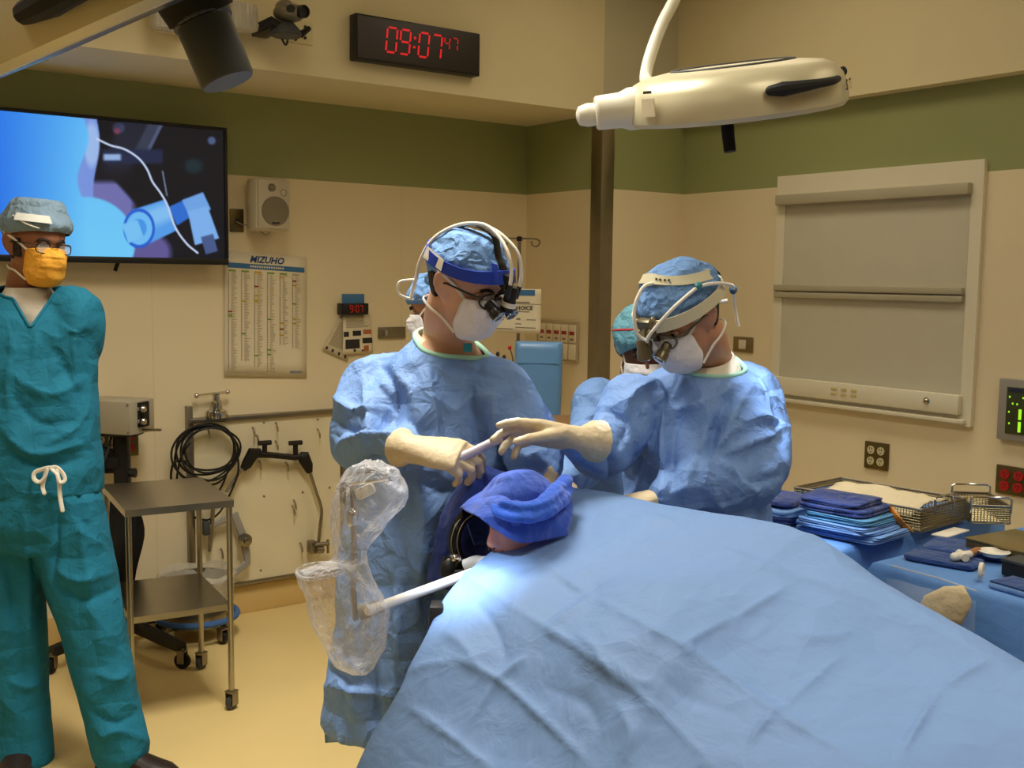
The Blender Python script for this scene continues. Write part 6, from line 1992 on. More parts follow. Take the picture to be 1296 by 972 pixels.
torso = [ring3(dep(44, 622, 3.42), .205, .145, yawO), ring3(dep(43, 590, 3.42), .208, .150, yawO), ring3(dep(42, 540, 3.42), .200, .148, yawO), ring3(dep(40, 480, 3.43), .200, .140, yawO), ring3(dep(38, 430, 3.44), .205, .138, yawO), ring3(dep(37, 402, 3.44), .196, .124, yawO),
         ring3(dep(36, 382, 3.44), .165, .105, yawO), ring3(dep(35, 368, 3.45), .115, .09, yawO), ring3(dep(35, 358, 3.45), .08, .078, yawO)]
slv = [([osl-CAMR*.06, osl, osl*.62+oel*.38], [.07, .088, .082]), ([osr+CAMR*.06, osr, osr*.6+oer*.4], [.07, .09, .085])]
fl = [([(0, 540), (40, 575), (110, 560)], .010, 6), ([(5, 565), (50, 590), (105, 580)], -.009, 6), ([(10, 470), (60, 500), (105, 480)], .008, 8), ([(60, 430), (85, 470), (105, 520)], -.009, 8), ([(15, 500), (50, 535), (100, 535)], -.008, 7), ([(70, 400), (90, 420), (108, 410)], .008, 6), ([(20, 420), (10, 480), (15, 540)], .007, 8), ([(95, 400), (92, 450), (96, 500)], .009, 7), ([(60, 560), (90, 545), (112, 520)], .009, 5), ([(46, 420), (44, 450), (42, 480)], .005, 4)]
fO, xO = yawv(yawO)
garment('scrub_top', torso, slv, M_scrub, OB, fl=fl, seed=3.1, amp=.006, neck=(dep(36, 368, 3.45), UP+fO*.2, .115), bind=M_scrub, vneck=(dep(41, 374, 3.36), xO, fO, .060, .100), r_bind=.005)
obj('undershirt', MB().rings([ring3(dep(37, 414, 3.44), .115, .082, yawO), ring3(dep(37, 402, 3.44), .115, .088, yawO), ring3(dep(36, 390, 3.44), .105, .084, yawO), ring3(dep(36, 374, 3.44), .08, .078, yawO), ring3(dep(36, 364, 3.44), .066, .068, yawO)], True, False, False), M_under, OB, 60)
nv = MB()
f_, x_ = yawv(yawO); c_ = dep(40, 372, 3.42)
trs = [ring3(dep(44, 590, 3.42), .186, .130, yawO), ring3(dep(44, 620, 3.42), .198, .142, yawO), ring3(dep(45, 660, 3.42), .190, .142, yawO), ring3(dep(46, 690, 3.42), .15, .115, yawO)][::-1]
tsl = [([legO[0][0]-UP*.0, legO[0][0]*.5+legO[0][1]*.5, legO[0][1], legO[0][2], legO[0][2]*.5+legO[0][3]*.5, legO[0][3]+UP*.0], [.115, .118, .112, .100, .092, .088]),
       ([legO[1][0]-UP*.0, legO[1][0]*.5+legO[1][1]*.5, legO[1][1], legO[1][2], legO[1][2]*.5+legO[1][3]*.5, legO[1][3]+UP*.0], [.115, .118, .112, .100, .092, .090])]
fl = [([(75, 640), (70, 690), (64, 735)], -.014, 6), ([(80, 650), (110, 680), (130, 690)], .008, 6), ([(70, 720), (100, 735), (140, 725)], .009, 6), ([(72, 740), (105, 760), (145, 745)], -.009, 6), ([(95, 650), (112, 740), (130, 830)], .008, 8), ([(120, 850), (145, 860), (165, 850)], .008, 6), ([(115, 900), (145, 915), (180, 900)], -.008, 6), ([(125, 935), (150, 925), (186, 938)], .010, 5), ([(30, 650), (35, 740), (34, 830)], .009, 8), ([(5, 700), (25, 800), (30, 900)], -.009, 9), ([(10, 860), (35, 870), (58, 860)], .008, 6), ([(20, 620), (50, 625), (90, 615)], .007, 5), ([(100, 610), (104, 650), (118, 690)], -.008, 6)]
garment('scrub_trousers', trs, tsl, M_scrub, OB, amp=.006, fl=fl, seed=6.2)
ds_ = MB()
zb_ = 3.42-.155
for bx_, pts in ((0, [(62, 592), (54, 594), (44, 598), (43, 606), (50, 610), (57, 603), (60, 594)]), (1, [(64, 592), (72, 592), (80, 600), (82, 608), (76, 610), (72, 600), (66, 594)]), (2, [(60, 594), (56, 606), (54, 616), (56, 624)]), (3, [(72, 596), (75, 612), (76, 628), (79, 646)])):
    ds_.tube(crspline([dep(x, y, zb_+.004*math.sin(i)) for i, (x, y) in enumerate(pts)], 5), .0065, 8, (1, .6), round_ends=True)
obj('drawstring', ds_, M_tie, OB)
cap_mesh('cap', OB, OH, M_capg, .044, -.005, .008, .022, .0022, 2., scale=18., side=.006)
P_ = [OH.pt(g, z, .036) for g, z in ((30, .055), (50, .065), (75, .085))]
obj('cap_seam', MB().tube(crspline(P_, 5), .002, 6), M_tie, OB)
obj('cap_patch', MB().grid([[OH.pt(g, z, .040) for g in (10, 25, 40, 55, 68)] for z in (.072, .084, .094)]), mat('pale_grey_patch', (206, 206, 200), .7, var=.05), OB, 60)
mask_mesh(OB, OH, M_masky, label='yellow face mask', wide=.060)
g = MB()
for sx in (-1, 1):
    lp = [OH.w((sx*(.034+.023*math.copysign(abs(math.cos(t))**.7, math.cos(t))), .101-.008*abs(math.cos(t))**2, -.002+.015*math.copysign(abs(math.sin(t))**.7, math.sin(t)))) for t in np.linspace(0, 2*PI, 29)]
    g.tube(lp, .0017, 8)
    g.tube([OH.w((sx*.056, .092, .006)), OH.w((sx*.076, .06, .008)), OH.w((sx*.080, .0, .008)), OH.w((sx*.078, -.03, -.004))], .0018, 8)
g.tube([OH.w((-.012, .102, .002)), OH.w((0, .107, .006)), OH.w((.012, .102, .002))], .0018, 8)
fr = obj('eyeglasses', g, M_loupe, OB)
for sx in (-1, 1): obj('lens', MB().lathe(OH.w((sx*.034, .097, -.002)), OH.f, [(.019, 0), (.019, .001), (0, .0014)], 20), M_glass, fr)
for L_, yw in zip(legO, (75, 10)): shoe(OB, L_[3], yw, M_shoe)

# ================================================================= assistant behind, between the corner guard and the surgeon
yawA = -8
Ac = dep(806, 600, 3.62)
AS = thing('person', 'assistant in a teal cap and gown half hidden behind the cream-headband surgeon', 'person', V(Ac[0], Ac[1], 0))
AH = Head(dep(813, 440, 3.56), 4, 16, 0, .98)
ash_r, ash_l = dep(758, 508, 3.60), dep(862, 508, 3.66)
ael_r, awr_r = dep(738, 585, 3.40), dep(716, 606, 3.12)
ael_l, awl_ = dep(872, 610, 3.60), dep(840, 650, 3.40)
legA = [[dep(785, 690, 3.62), dep(785, 760, 3.62), V(*dep(785, 700, 3.62)[:2], .5), V(*dep(785, 700, 3.62)[:2], .1)], [dep(830, 690, 3.64), dep(830, 760, 3.64), V(*dep(830, 700, 3.64)[:2], .5), V(*dep(830, 700, 3.64)[:2], .1)]]
AB = body_mesh(AS, AH, M_skin4, dep(806, 492, 3.60), dep(806, 560, 3.62), dep(806, 680, 3.63), None, [[ash_r, (ash_r+ael_r)/2, ael_r, (ael_r+awr_r)/2, awr_r], [ash_l, (ash_l+ael_l)/2, ael_l, (ael_l+awl_)/2, awl_]], legA, yaw=yawA, tors_w=.14)
face_bits(AS, AH, AB)
torso = [ring3(V(Ac[0], Ac[1], .42), .23, .17, yawA), ring3(dep(806, 700, 3.62), .21, .16, yawA), ring3(dep(806, 620, 3.62), .2, .15, yawA), ring3(dep(806, 550, 3.62), .19, .14, yawA), ring3(dep(806, 516, 3.62), .165, .115, yawA), ring3(dep(806, 498, 3.61), .12, .09, yawA), ring3(dep(806, 488, 3.61), .07, .07, yawA)]
garment('gown', torso, [([ash_r+CAMR*.05, ash_r, (ash_r+ael_r)/2, ael_r, (ael_r+awr_r)/2, awr_r], [.06, .078, .075, .072, .07, .05]), ([ash_l-CAMR*.05, ash_l, (ash_l+ael_l)/2, ael_l, awl_], [.06, .078, .075, .07, .05])], M_gown2, AS, vox=.013, fl=[([(752, 505), (756, 540), (752, 580)], -.014, 5), ([(745, 500), (765, 510), (790, 505)], .008, 6)], seed=12.)
trs = [([L_[0]+UP*.05, V(*L_[2][:2], .45), V(*L_[3][:2], .09)], [.10, .09, .08]) for L_ in legA]
garment('trousers', None, trs, M_scrubd, AS, vox=.014, seed=5.)
for L_ in legA: shoe(AS, L_[3], yawA, M_shoe)
hand('glove', AS, M_glove, awr_r, nrm(-CAMR*.3-CAMF*.8-UP*.4), nrm(-UP), True, curl=(20, 25, 15), cuffdir=nrm(ael_r-awr_r), vox=.004)
hand('glove', AS, M_glove, awl_, nrm(-CAMR*.6-CAMF*.5-UP*.4), nrm(-UP), False, curl=(20, 25, 15), cuffdir=nrm(ael_l-awl_), vox=.004)
cap_mesh('cap', AS, AH, M_capt, .036, -.045, .009, .020, .004, 7., back=.015, side=-.03)
P_ = [AH.pt(g, z, .031) for g, z in ((95, .055), (70, .075), (40, .088), (0, .094))]
obj('cap_trim', MB().tube(crspline(P_, 6), .003, 6), mat('red_trim', (196, 44, 40), .6), AS)
mask_mesh(AS, AH, M_mask, drop=-.024)

# ================================================================= colleague hidden behind the blue-headband surgeon
Bc = dep(556, 640, 3.62)
BS = thing('person', 'colleague in a blue cap almost hidden behind the blue-headband surgeon', 'person', V(Bc[0], Bc[1], 0))
BH = Head(dep(553, 392, 3.62), -100, 10, 0, .92)
bsh = [dep(505, 470, 3.64), dep(610, 470, 3.60)]; bel = [dep(500, 560, 3.62), dep(620, 560, 3.58)]; bwr = [dep(520, 620, 3.45), dep(600, 620, 3.45)]
legB = [[dep(535, 690, 3.62), dep(535, 760, 3.62), V(*dep(535, 700, 3.62)[:2], .5), V(*dep(535, 700, 3.62)[:2], .1)], [dep(580, 690, 3.62), dep(580, 760, 3.62), V(*dep(580, 700, 3.62)[:2], .5), V(*dep(580, 700, 3.62)[:2], .1)]]
BBd = body_mesh(BS, BH, M_skin2, dep(557, 440, 3.63), dep(557, 530, 3.63), dep(557, 670, 3.63), None, [[a, (a+b)/2, b, (b+c)/2, c] for a, b, c in zip(bsh, bel, bwr)], legB, yaw=-40, tors_w=.14)
face_bits(BS, BH, BBd)
hair_patch(BS, BH, -.06, .03, 80, 280, m=mat('auburn_hair', (92, 44, 26), .6, var=.15, bump=.4, bscale=160))
torso = [ring3(V(Bc[0], Bc[1], .42), .2, .16, -40), ring3(dep(557, 700, 3.62), .19, .15, -40), ring3(dep(557, 600, 3.62), .18, .14, -40), ring3(dep(557, 500, 3.62), .17, .125, -40), ring3(dep(557, 468, 3.62), .15, .1, -40), ring3(dep(557, 450, 3.62), .1, .08, -40), ring3(dep(557, 442, 3.62), .065, .065, -40)]
garment('gown', torso, [([a, (a+b)/2, b, (b+c)/2, c], [.07, .07, .068, .06, .045]) for a, b, c in zip(bsh, bel, bwr)], M_gown2, BS, vox=.014, seed=15.)
garment('trousers', None, [([L_[0]+UP*.05, V(*L_[2][:2], .45), V(*L_[3][:2], .09)], [.10, .09, .08]) for L_ in legB], M_scrubd, BS, vox=.014, seed=5.)
for L_ in legB: shoe(BS, L_[3], -40, M_shoe)
for i in (0, 1): hand('glove', BS, M_glove, bwr[i], nrm(-CAMF*.8-UP*.5), nrm(-UP), i == 0, curl=(20, 25, 15), cuffdir=nrm(bel[i]-bwr[i]), vox=.004)
cap_mesh('cap', BS, BH, M_cap, .030, -.03, .010, .016, .003, 3.)
mask_mesh(BS, BH, M_mask)
# ------------------------------------------------------------------ operating table, patient and drapes
ot = thing('operating_table', 'operating table hidden under the big blue drape, its black head end showing', 'operating table', (1.33, 1.0, 0))
obj('mattress', MB().bx((1.18, .22, .70), (1.66, 1.70, .775), .02), M_blackm, ot)
obj('table_frame', MB().bx((1.20, .25, .65), (1.64, 1.72, .70), .008), M_steel, ot)
b = MB().bx((1.28, .75, .08), (1.56, 1.15, .65), .02); obj('pedestal', b, M_steel, ot)
obj('base', MB().bx((1.16, .45, 0), (1.66, 1.45, .09), .02), M_dgrey, ot)
p_ = dep(553, 782, 2.16)
obj('head_rail', MB().box(p_, (.028, .05, .06), [CAMR, CAMF, UP], .004), M_black, ot)
obj('head_post', MB().tube([p_+UP*-.01, V(1.24, 1.70, .69)], .013, 10), M_black, ot)

# patient
class AxHead(Head):
    def __init__(s, c, f, u, k=1.):
        s.f = nrm(f); u = np.asarray(u, float); s.u = nrm(u-s.f*s.f.dot(u)); s.x = np.cross(s.f, s.u); s.c = np.asarray(c, float); s.k = k


pf = nrm(-CAMR*.78-CAMF*.60-UP*.10); pu = nrm(UP*.90+CAMF*.15-CAMR*.10)
PH = AxHead((0, 0, 0), pf, pu, .86)
PH.c = dep(616, 690, 2.30)-(PH.w((0, .112, -.042)))
PT = thing('person', 'patient lying under the blue drapes with only a nose and cheek uncovered', 'person', (1.35, 1.0, .77))
mb = MB(); PH.shell(mb)
for sx in (-1, 1):          # nostrils' wings
    mb.ell(PH.w((sx*.013, .094, -.046)), (.007, .009, .008))
nk = [PH.w((0, -.02, -.04)), PH.w((0, -.03, -.085)), V(1.46, 1.76, .88), V(1.45, 1.66, .85)]
mb.tube(crspline(nk, 4), list(np.linspace(.056, .05, 13)), 16)
mb.tube(crspline([V(1.45, 1.70, .845), V(1.44, 1.52, .842), V(1.43, 1.2, .838), V(1.42, .95, .835)], 4), [.045, .055, .06, .06, .058, .056, .055, .055, .055, .055, .056, .055, .05], 20, (1., 2.3), up=UP, round_ends=True)
for s_ in (-1, 1):
    mb.tube(crspline([V(1.42+s_*.075, 1.0, .828), V(1.42+s_*.08, .7, .825), V(1.42+s_*.075, .4, .82), V(1.42+s_*.07, .25, .818)], 4), list(np.linspace(.052, .042, 13)), 14, round_ends=True)
    mb.tube(crspline([V(1.44+s_*.09, 1.58, .83), V(1.43+s_*.14, 1.35, .815), V(1.42+s_*.14, 1.1, .812), V(1.42+s_*.12, .97, .812)], 4), list(np.linspace(.045, .03, 13)), 12, round_ends=True)
me = voxel(mb, .0062, 2, 'body')
PB = place('body', me, mat('pink_skin', (232, 172, 158), .45, var=.08, vscale=40, sss=.15), PT, 180)
face_bits(PT, PH, PB, False)
cap_mesh('cap', PT, PH, cloth('royal_blue_cap', (52, 84, 178), .9, .35, 18, weave=.4, sheen=.2), .026, -.06, .004, .003, .002, 5.)
for sx in (-1, 1): obj('nostril', MB().ell(PH.w((sx*.0085, .1005, -.0545)), (.003, .0042, .0026), np.array([PH.x, PH.f, PH.u]), 10, 6), mat('dark_nostril', (84, 34, 28), .6, var=0) if 'dark_nostril' not in bpy.data.materials else bpy.data.materials['dark_nostril'], PB)

# ---- the big sheet -------------------------------------------------------------
sil = [(724, 618), (757, 620.5), (803, 632), (869, 646), (935, 656), (988, 664), (1021, 676), (1054, 699), (1084, 722), (1133, 752), (1199, 791), (1296, 850), (1400, 925), (1560, 1060)]
XR = [1.62, 1.635, 1.65, 1.66, 1.665, 1.67, 1.67, 1.67, 1.66, 1.65, 1.63, 1.60, 1.57, 1.55]
rid = np.array([onX(px, py, x) for (px, py), x in zip(sil, XR)])       # silhouette line
prof_t = [0, .08, .16, .24, .36, .48, .62, .75, .86, .94, 1.]
NU, NV = 400, 330


def drape_pt(u, v):
    """u 0 at the head edge, 1 at the feet; v 0 far hem, 1 near hem"""
    Yr = 1.985+(.18-1.985)*u
    zr = np.interp(-Yr, -rid[:, 1], rid[:, 2]); xr = np.interp(-Yr, -rid[:, 1], rid[:, 0])
    # (x offset from the ridge, z offset from the ridge)
    K = np.array([(.20, -.62), (.185, -.40), (.15, -.16), (.09, -.045), (0., 0.), (-.12, -.03), (-.26, -.075), (-.46, -.135), (-.62, -.27), (-.71, -.365), (-.775, -.52), (-.81, -.74)])
    A = np.linspace(0, 1, len(K))
    k = CRK(v)
    x = xr+k[0]; z = zr+k[1]
    if True:          # the sheet at the head is pulled back towards the near side
        ye = np.interp(-x, [-1.85, -1.62, -1.37, -1.145, -1.0, -.91, -.80], [1.99, 1.985, 1.885, 1.79, 1.71, 1.69, 1.68])
        Yr = ye+(.18-ye)*u
    return x, Yr, z


K_ = np.array([(.20, -.62), (.19, -.40), (.155, -.16), (.09, -.045), (0., 0.), (-.12, -.03), (-.26, -.07), (-.46, -.13), (-.62, -.27), (-.71, -.365), (-.775, -.52), (-.81, -.74)])
KS = crspline(K_, 24)
KL = np.concatenate([[0], np.cumsum(np.linalg.norm(np.diff(KS, axis=0), axis=1))]); KL /= KL[-1]


def CRK(v): return np.interp(v, KL, KS[:, 0]), np.interp(v, KL, KS[:, 1])


def bump2(x, y, x0, y0, sx, sy): return math.exp(-((x-x0)/sx)**2-((y-y0)/sy)**2)


G = np.zeros((NU, NV, 3))
for i in range(NU):
    u = (i/(NU-1))
    for j in range(NV):
        x, y, z = drape_pt(u, j/(NV-1))
        w_ = max(0., min(1., (1.6-x)/.25))
        # body under the sheet: soft swells and sags between them
        z += w_*(.020*bump2(x, y, 1.35, 1.42, .16, .18)-.018*bump2(x, y, 1.25, 1.12, .14, .14)+.022*bump2(x, y, 1.30, .86, .2, .16)-.012*bump2(x, y, 1.05, 1.4, .1, .2)+.012*bump2(x, y, 1.08, 1.62, .08, .1))
        z += w_*.007*mnoise.noise(Vector((x*3.2, y*3.2, 1.7)))
        lo_ = max(0., (1.0-x)/.18) if x < 1.0 else 0
        x += .02*lo_*math.sin(y*14+1.)+.01*lo_*math.sin(y*31)
        G[i, j] = (x, y, z)
# free head edge: a small turned-down lip
lip = []
for k, (dy, dz) in enumerate(((-.004, -.045), (.006, -.028), (.008, -.012), (.004, -.003))):
    r = G[0].copy(); r[:, 1] += dy; r[:, 2] += dz; lip.append(r)
G = np.concatenate([np.array(lip), G])
mb = MB().grid(G); me = mesh_of('drape_sheet', mb); fix_normals(me)
if mnormals(me)[len(me.vertices)//2].dot(EYE-mverts(me)[len(me.vertices)//2]) < 0 if False else False: pass
nn = mnormals(me); mid = len(me.vertices)//2+150
if nn[mid][2] < 0: me.flip_normals()
W5 = 4.5
dl = [([(645, 765), (737, 825), (823, 891), (902, 967)], .0045, W5), ([(560, 700), (600, 735), (645, 765)], .003, W5), ([(750, 755), (863, 818), (982, 900), (1094, 970)], .0055, W5), ([(690, 715), (720, 735), (750, 755)], .004, W5),
      ([(516, 894), (560, 925), (618, 970)], .005, W5), ([(559, 825), (631, 861), (690, 912), (750, 970)], .005, W5), ([(873, 679), (968, 719), (1107, 765), (1296, 854)], .0055, 6), ([(800, 645), (840, 662), (873, 679)], .003, 6),
      ([(750, 755), (722, 776), (694, 795)], .006, W5), ([(668, 831), (650, 845), (631, 861)], .005, W5), ([(631, 861), (605, 900), (582, 943)], .0035, W5), ([(1061, 834), (1020, 872), (985, 900)], .007, 6), ([(985, 900), (965, 920), (949, 943)], .006, W5),
      ([(1252, 838), (1220, 855), (1193, 871)], .006, W5), ([(1193, 871), (1165, 915), (1140, 957)], .005, W5), ([(1001, 742), (960, 765), (925, 782)], .005, 6), ([(925, 782), (890, 802), (863, 818)], .004, 5), ([(793, 702), (830, 690), (873, 679)], .003, 6),
      ([(700, 735), (735, 748), (760, 740)], -.005, 10), ([(880, 745), (930, 770), (960, 800)], -.007, 14), ([(830, 850), (870, 880), (930, 900)], -.006, 14), ([(940, 860), (985, 880), (1010, 900)], -.008, 12), ([(1080, 790), (1130, 830), (1180, 860)], -.006, 14),
      ([(560, 800), (585, 815), (610, 850)], .006, 9), ([(520, 850), (545, 842), (575, 838)], .005, 5), ([(600, 760), (625, 790), (640, 830)], -.005, 9), ([(760, 640), (830, 662), (900, 668)], .004, 9), ([(770, 830), (800, 860), (830, 868)], .005, 9), ([(690, 870), (740, 890), (760, 930)], -.006, 12),
      ([(1000, 800), (1040, 810), (1080, 800)], .004, 9), ([(730, 800), (760, 830), (775, 860)], .005, 8), ([(780, 890), (800, 930), (790, 965)], .006, 9), ([(820, 745), (850, 735), (880, 730)], .004, 7)]
puff(me, .0055, 3.4, 21., (1, 1, 1), .9, .5); crumple(me, .0012, 14., 4.)
folds(me, [(a_, max(-.009, min(.0098, b_*1.9)), c_*1.35) for a_, b_, c_ in dl], -.5)
M_drape = cloth('blue_surgical_drape', (112, 144, 194), .62, .55, 5, .06, .03)
dr = thing('surgical_drape', 'large pale blue surgical drape spread over the patient, creased from its packing', 'drape', (1.3, 1.0, .3))
o = place('drape_sheet', me, M_drape, dr, 180); md = o.modifiers.new('solidify', 'SOLIDIFY'); md.thickness = .0025; md.offset = -1

# ---- dark blue towels round the head ----------------------------------------------
M_huck = cloth('royal_blue_towel', (52, 84, 178), .9, .35, 18, weave=.4, sheen=.2)
M_huckd = cloth('deep_blue_towel', (44, 66, 146), .9, .35, 18, weave=.4, sheen=.2)


def strip(cols, n=6, m=10):
    """cloth through rows of (px, py, depth) control points, smoothed both ways"""
    W = np.array([[dep(*p) for p in row] for row in cols])
    A = np.array([crspline(r, m) for r in W])
    B = np.stack([crspline(A[:, j], n) for j in range(A.shape[1])], 1)
    return B


def cloth_thing(name, label, G, m, cat='towel', amp=.004, sc=16., seed=0., th=.004, fl=()):
    me = mesh_of(name, MB().grid(G)); fix_normals(me)
    puff(me, amp, sc, seed); crumple(me, amp*.25, sc*3, seed)
    if fl: folds(me, fl, -1.1)
    o = place(name, me, m, None, 180); md = o.modifiers.new('solidify', 'SOLIDIFY'); md.thickness = th; md.offset = 0
    tag(o, label, cat); return o


# the back towel, lifted towards the surgeon's hand and hanging behind the head frame
G = strip([[(591, 588, 2.570), (606, 584, 2.560), (620, 590, 2.550), (645, 602, 2.550), (668, 616, 2.540), (690, 632, 2.520)],
           [(580, 612, 2.550), (602, 606, 2.510), (624, 606, 2.530), (648, 616, 2.510), (668, 626, 2.530), (690, 645, 2.510)],
           [(562, 645, 2.530), (590, 636, 2.490), (618, 640, 2.520), (640, 645, 2.500), (664, 655, 2.520), (690, 665, 2.500)],
           [(551, 680, 2.500), (580, 680, 2.480), (610, 684, 2.500), (640, 688, 2.480), (664, 692, 2.500), (688, 696, 2.480)],
           [(545, 710, 2.480), (575, 718, 2.450), (606, 724, 2.480), (640, 726, 2.460), (664, 730, 2.480), (688, 732, 2.460)],
           [(540, 736, 2.470), (572, 748, 2.440), (606, 752, 2.470), (640, 754, 2.450), (664, 758, 2.470), (688, 760, 2.450)]], 8, 10)
cloth_thing('surgical_towel', 'dark blue towel hanging behind the head clamp, its corner lifted to the gloved hand', G, M_huckd, seed=2., amp=.006, sc=9.)
# hood over the head
G = strip([[(600, 690, 2.485), (620, 690, 2.505), (650, 690, 2.525), (680, 690, 2.525), (712, 690, 2.505)],
           [(588, 655, 2.465), (612, 640, 2.505), (645, 632, 2.535), (680, 636, 2.525), (722, 640, 2.485)],
           [(583, 643, 2.385), (612, 620, 2.425), (641, 599, 2.445), (676, 617, 2.445), (720, 618, 2.43)],
           [(592, 648, 2.305), (615, 634, 2.305), (645, 625, 2.305), (678, 636, 2.325), (724, 638, 2.365)],
           [(603, 653, 2.255), (618, 650, 2.245), (644, 650, 2.235), (676, 655, 2.255), (723, 655, 2.325)],
           [(612, 658, 2.235), (626, 670, 2.225), (645, 681, 2.215), (666, 687, 2.235), (718, 678, 2.305)]], 8, 12)
cloth_thing('surgical_towel', "royal blue towel draped like a hood over the patient's head", G, M_huck, seed=6., amp=.004, sc=12., fl=[([(600, 640), (630, 640), (650, 665)], .006, 5), ([(640, 610), (650, 640), (646, 675)], -.006, 6), ([(670, 625), (664, 650), (668, 680)], .006, 5)])
rl = [dep(624, 640, 2.225), dep(634, 650, 2.210), dep(655, 654, 2.205), dep(678, 652, 2.225), dep(696, 640, 2.275), dep(708, 628, 2.345), dep(716, 619, 2.405)]
mb = MB(); P_ = crspline(rl, 6); mb.tube(P_, list(np.interp(np.linspace(0, 1, len(P_)), [0, .1, .5, .8, 1], [.006, .010, .013, .018, .012])), 14, (1., 1.5), round_ends=True)
P2 = crspline([p+UP*.018+CAMF*.012 for p in rl[1:]], 6); mb.tube(P2, list(np.interp(np.linspace(0, 1, len(P2)), [0, .5, 1], [.008, .014, .012])), 14, (1., 1.4), round_ends=True)
me = voxel(mb, .004, 3, 'rolled_towel'); puff(me, .004, 14., 4.); o = place('rolled_towel', me, cloth('bright_blue_towel', (44, 92, 204), .9, .35, 18, weave=.4, sheen=.2), None, 180)
tag(o, 'bright blue towel rolled across the front of the hooded head', 'towel')

# ---- head clamp with its black arch ---------------------------------------------------
hc_ = thing('head_clamp', "black arched head clamp beside the patient's face", 'head clamp', dep(585, 735, 2.400))
ap = [dep(604, 645, 2.420), dep(595, 649, 2.410), dep(584, 658, 2.400), dep(577, 672, 2.390), dep(575, 688, 2.390), dep(579, 704, 2.390), dep(588, 716, 2.390)]
obj('arch', MB().tube(crspline(ap, 8), .0135, 14, (1, 1.25), round_ends=True), mat('gloss_black', (14, 14, 15), .16, var=.02), hc_)
for k, off in enumerate((-.006, .007)):  # thin grey lines: highlights of the glossy arch, put in as colour
    obj('arch_highlight', MB().tube(crspline([p-CAMF*.0165+CAMR*off for p in ap[1:6]], 6), .0012, 6), M_grey, hc_)
j = MB(); j.ell(dep(575, 716, 2.380), (.024, .022, .028)); j.ell(dep(568, 722, 2.370), (.02, .02, .03)); j.box(dep(583, 728, 2.370), (.035, .035, .03), [CAMR, CAMF, UP], .006); j.tube([dep(566, 705, 2.370), dep(562, 724, 2.360), dep(570, 742, 2.360)], .009, 8)
obj('joint', j, M_black, hc_)
obj('tension_knob', MB().lathe(dep(578, 706, 2.355), -CAMF, [(.010, 0), (.010, .008), (.006, .012), (0, .013)], 14), M_chrome, hc_)
obj('lower_post', MB().tube([dep(582, 735, 2.380), dep(584, 760, 2.370), dep(570, 790, 2.340), dep(555, 780, 2.310)], [.018, .018, .015, .013], 10), M_black, hc_)
cx_p = [dep(589, 716, 2.355), dep(604, 711, 2.345), dep(617, 714, 2.325)]
M_clr = mat('frosted_connector', (222, 224, 226), .25, var=.03, trans=.2)
obj('connector', MB().tube(crspline(cx_p, 4), [.0145]*5+[.0135]*4, 14), M_clr, hc_)
obj('connector_ring', MB().lathe(dep(612, 713, 2.325), nrm(dep(617, 716, 2.310)-dep(604, 711, 2.340)), [(.010, 0), (.0165, 0), (.0165, .010), (.010, .010)], 20), M_clr, hc_)

# ---- bagged instrument arm ---------------------------------------------------------
ba = thing('bagged_arm', 'instrument arm under a crumpled clear plastic bag, its white rod reaching the head clamp', 'instrument arm', dep(450, 852, 2.10))
r0, r1 = dep(490, 764, 2.10), dep(603, 723, 2.30)
obj('rod', MB().tube([r0-(r1-r0)*.2, r0, r1], [.0095, .0095, .0105], 16), mat('white_satin_rod', (226, 222, 216), .3, var=.02), ba)
obj('rod_seam', MB().tube([r0-CAMF*.009+UP*.002, r1-CAMF*.0105+UP*.002], .0018, 6), M_grey, ba)
obj('rod_joint', MB().tube([dep(455, 775, 2.10), dep(486, 766, 2.10)], [.016, .014], 14), M_grey, ba)
iv_ = MB().tube(crspline([dep(450, 785, 2.12), dep(447, 740, 2.12), dep(448, 690, 2.11), dep(447, 640, 2.10), dep(446, 612, 2.10)], 5), .0055, 10)
obj('inner_post', iv_, M_steel, ba)
obj('cross_bar', MB().tube([dep(436, 614, 2.10), dep(492, 606, 2.08)], .004, 8), M_chrome, ba)
for (x0, y0, x1, y1, r) in ((434, 612, 434, 634, .006), (447, 650, 445, 660, .011), (491, 600, 492, 610, .006), (452, 600, 470, 598, .004)):
    obj('fitting', MB().tube([dep(x0, y0, 2.09), dep(x1, y1, 2.09)], r, 10, round_ends=True), M_dgrey if y0 == 612 else M_chrome, ba)
obj('white_block', MB().box(dep(462, 622, 2.10), (.04, .02, .022), [nrm(CAMR+UP*.5), CAMF, nrm(UP-CAMR*.5)], .006), M_white, ba)
lev = [(583, 462, 482), (588, 450, 494), (596, 439, 504), (610, 430, 512), (625, 424, 517), (640, 421, 511), (660, 419, 491), (680, 421, 477), (698, 424, 468), (710, 418, 469), (718, 392, 470), (728, 377, 472), (742, 380, 477), (757, 388, 485), (775, 391, 494), (800, 399, 491), (825, 413, 484), (845, 428, 474), (853, 446, 466)]
lev = crspline(np.array(lev, float), 5)
R_ = []; n = 72; D0 = 2.10
for i, (yy_, xl, xr) in enumerate(lev):
    row = []
    for k in range(n):
        a = 2*PI*k/n; cx_ = (xl+xr)/2; hw = (xr-xl)/2
        jit = 1+.10*mnoise.noise(Vector((3*math.cos(a), 3*math.sin(a), i*.12)))-.05*abs(mnoise.noise(Vector((9*math.cos(a)+i*.05, 9*math.sin(a), i*.10))))
        row.append(dep(cx_+hw*math.cos(a)*(1 if abs(math.cos(a)) > .9 else jit), yy_+2*mnoise.noise(Vector((4*a, i*.2, 3))), D0+hw/650.*math.sin(a)*jit))
    R_.append(np.array(row))
me = mesh_of('plastic_bag', MB().rings(R_)); fix_normals(me)
crumple(me, .0045, 26., 3., (1, 1, .45)); crumple(me, .0016, 75., 8., (1, 1, .6))


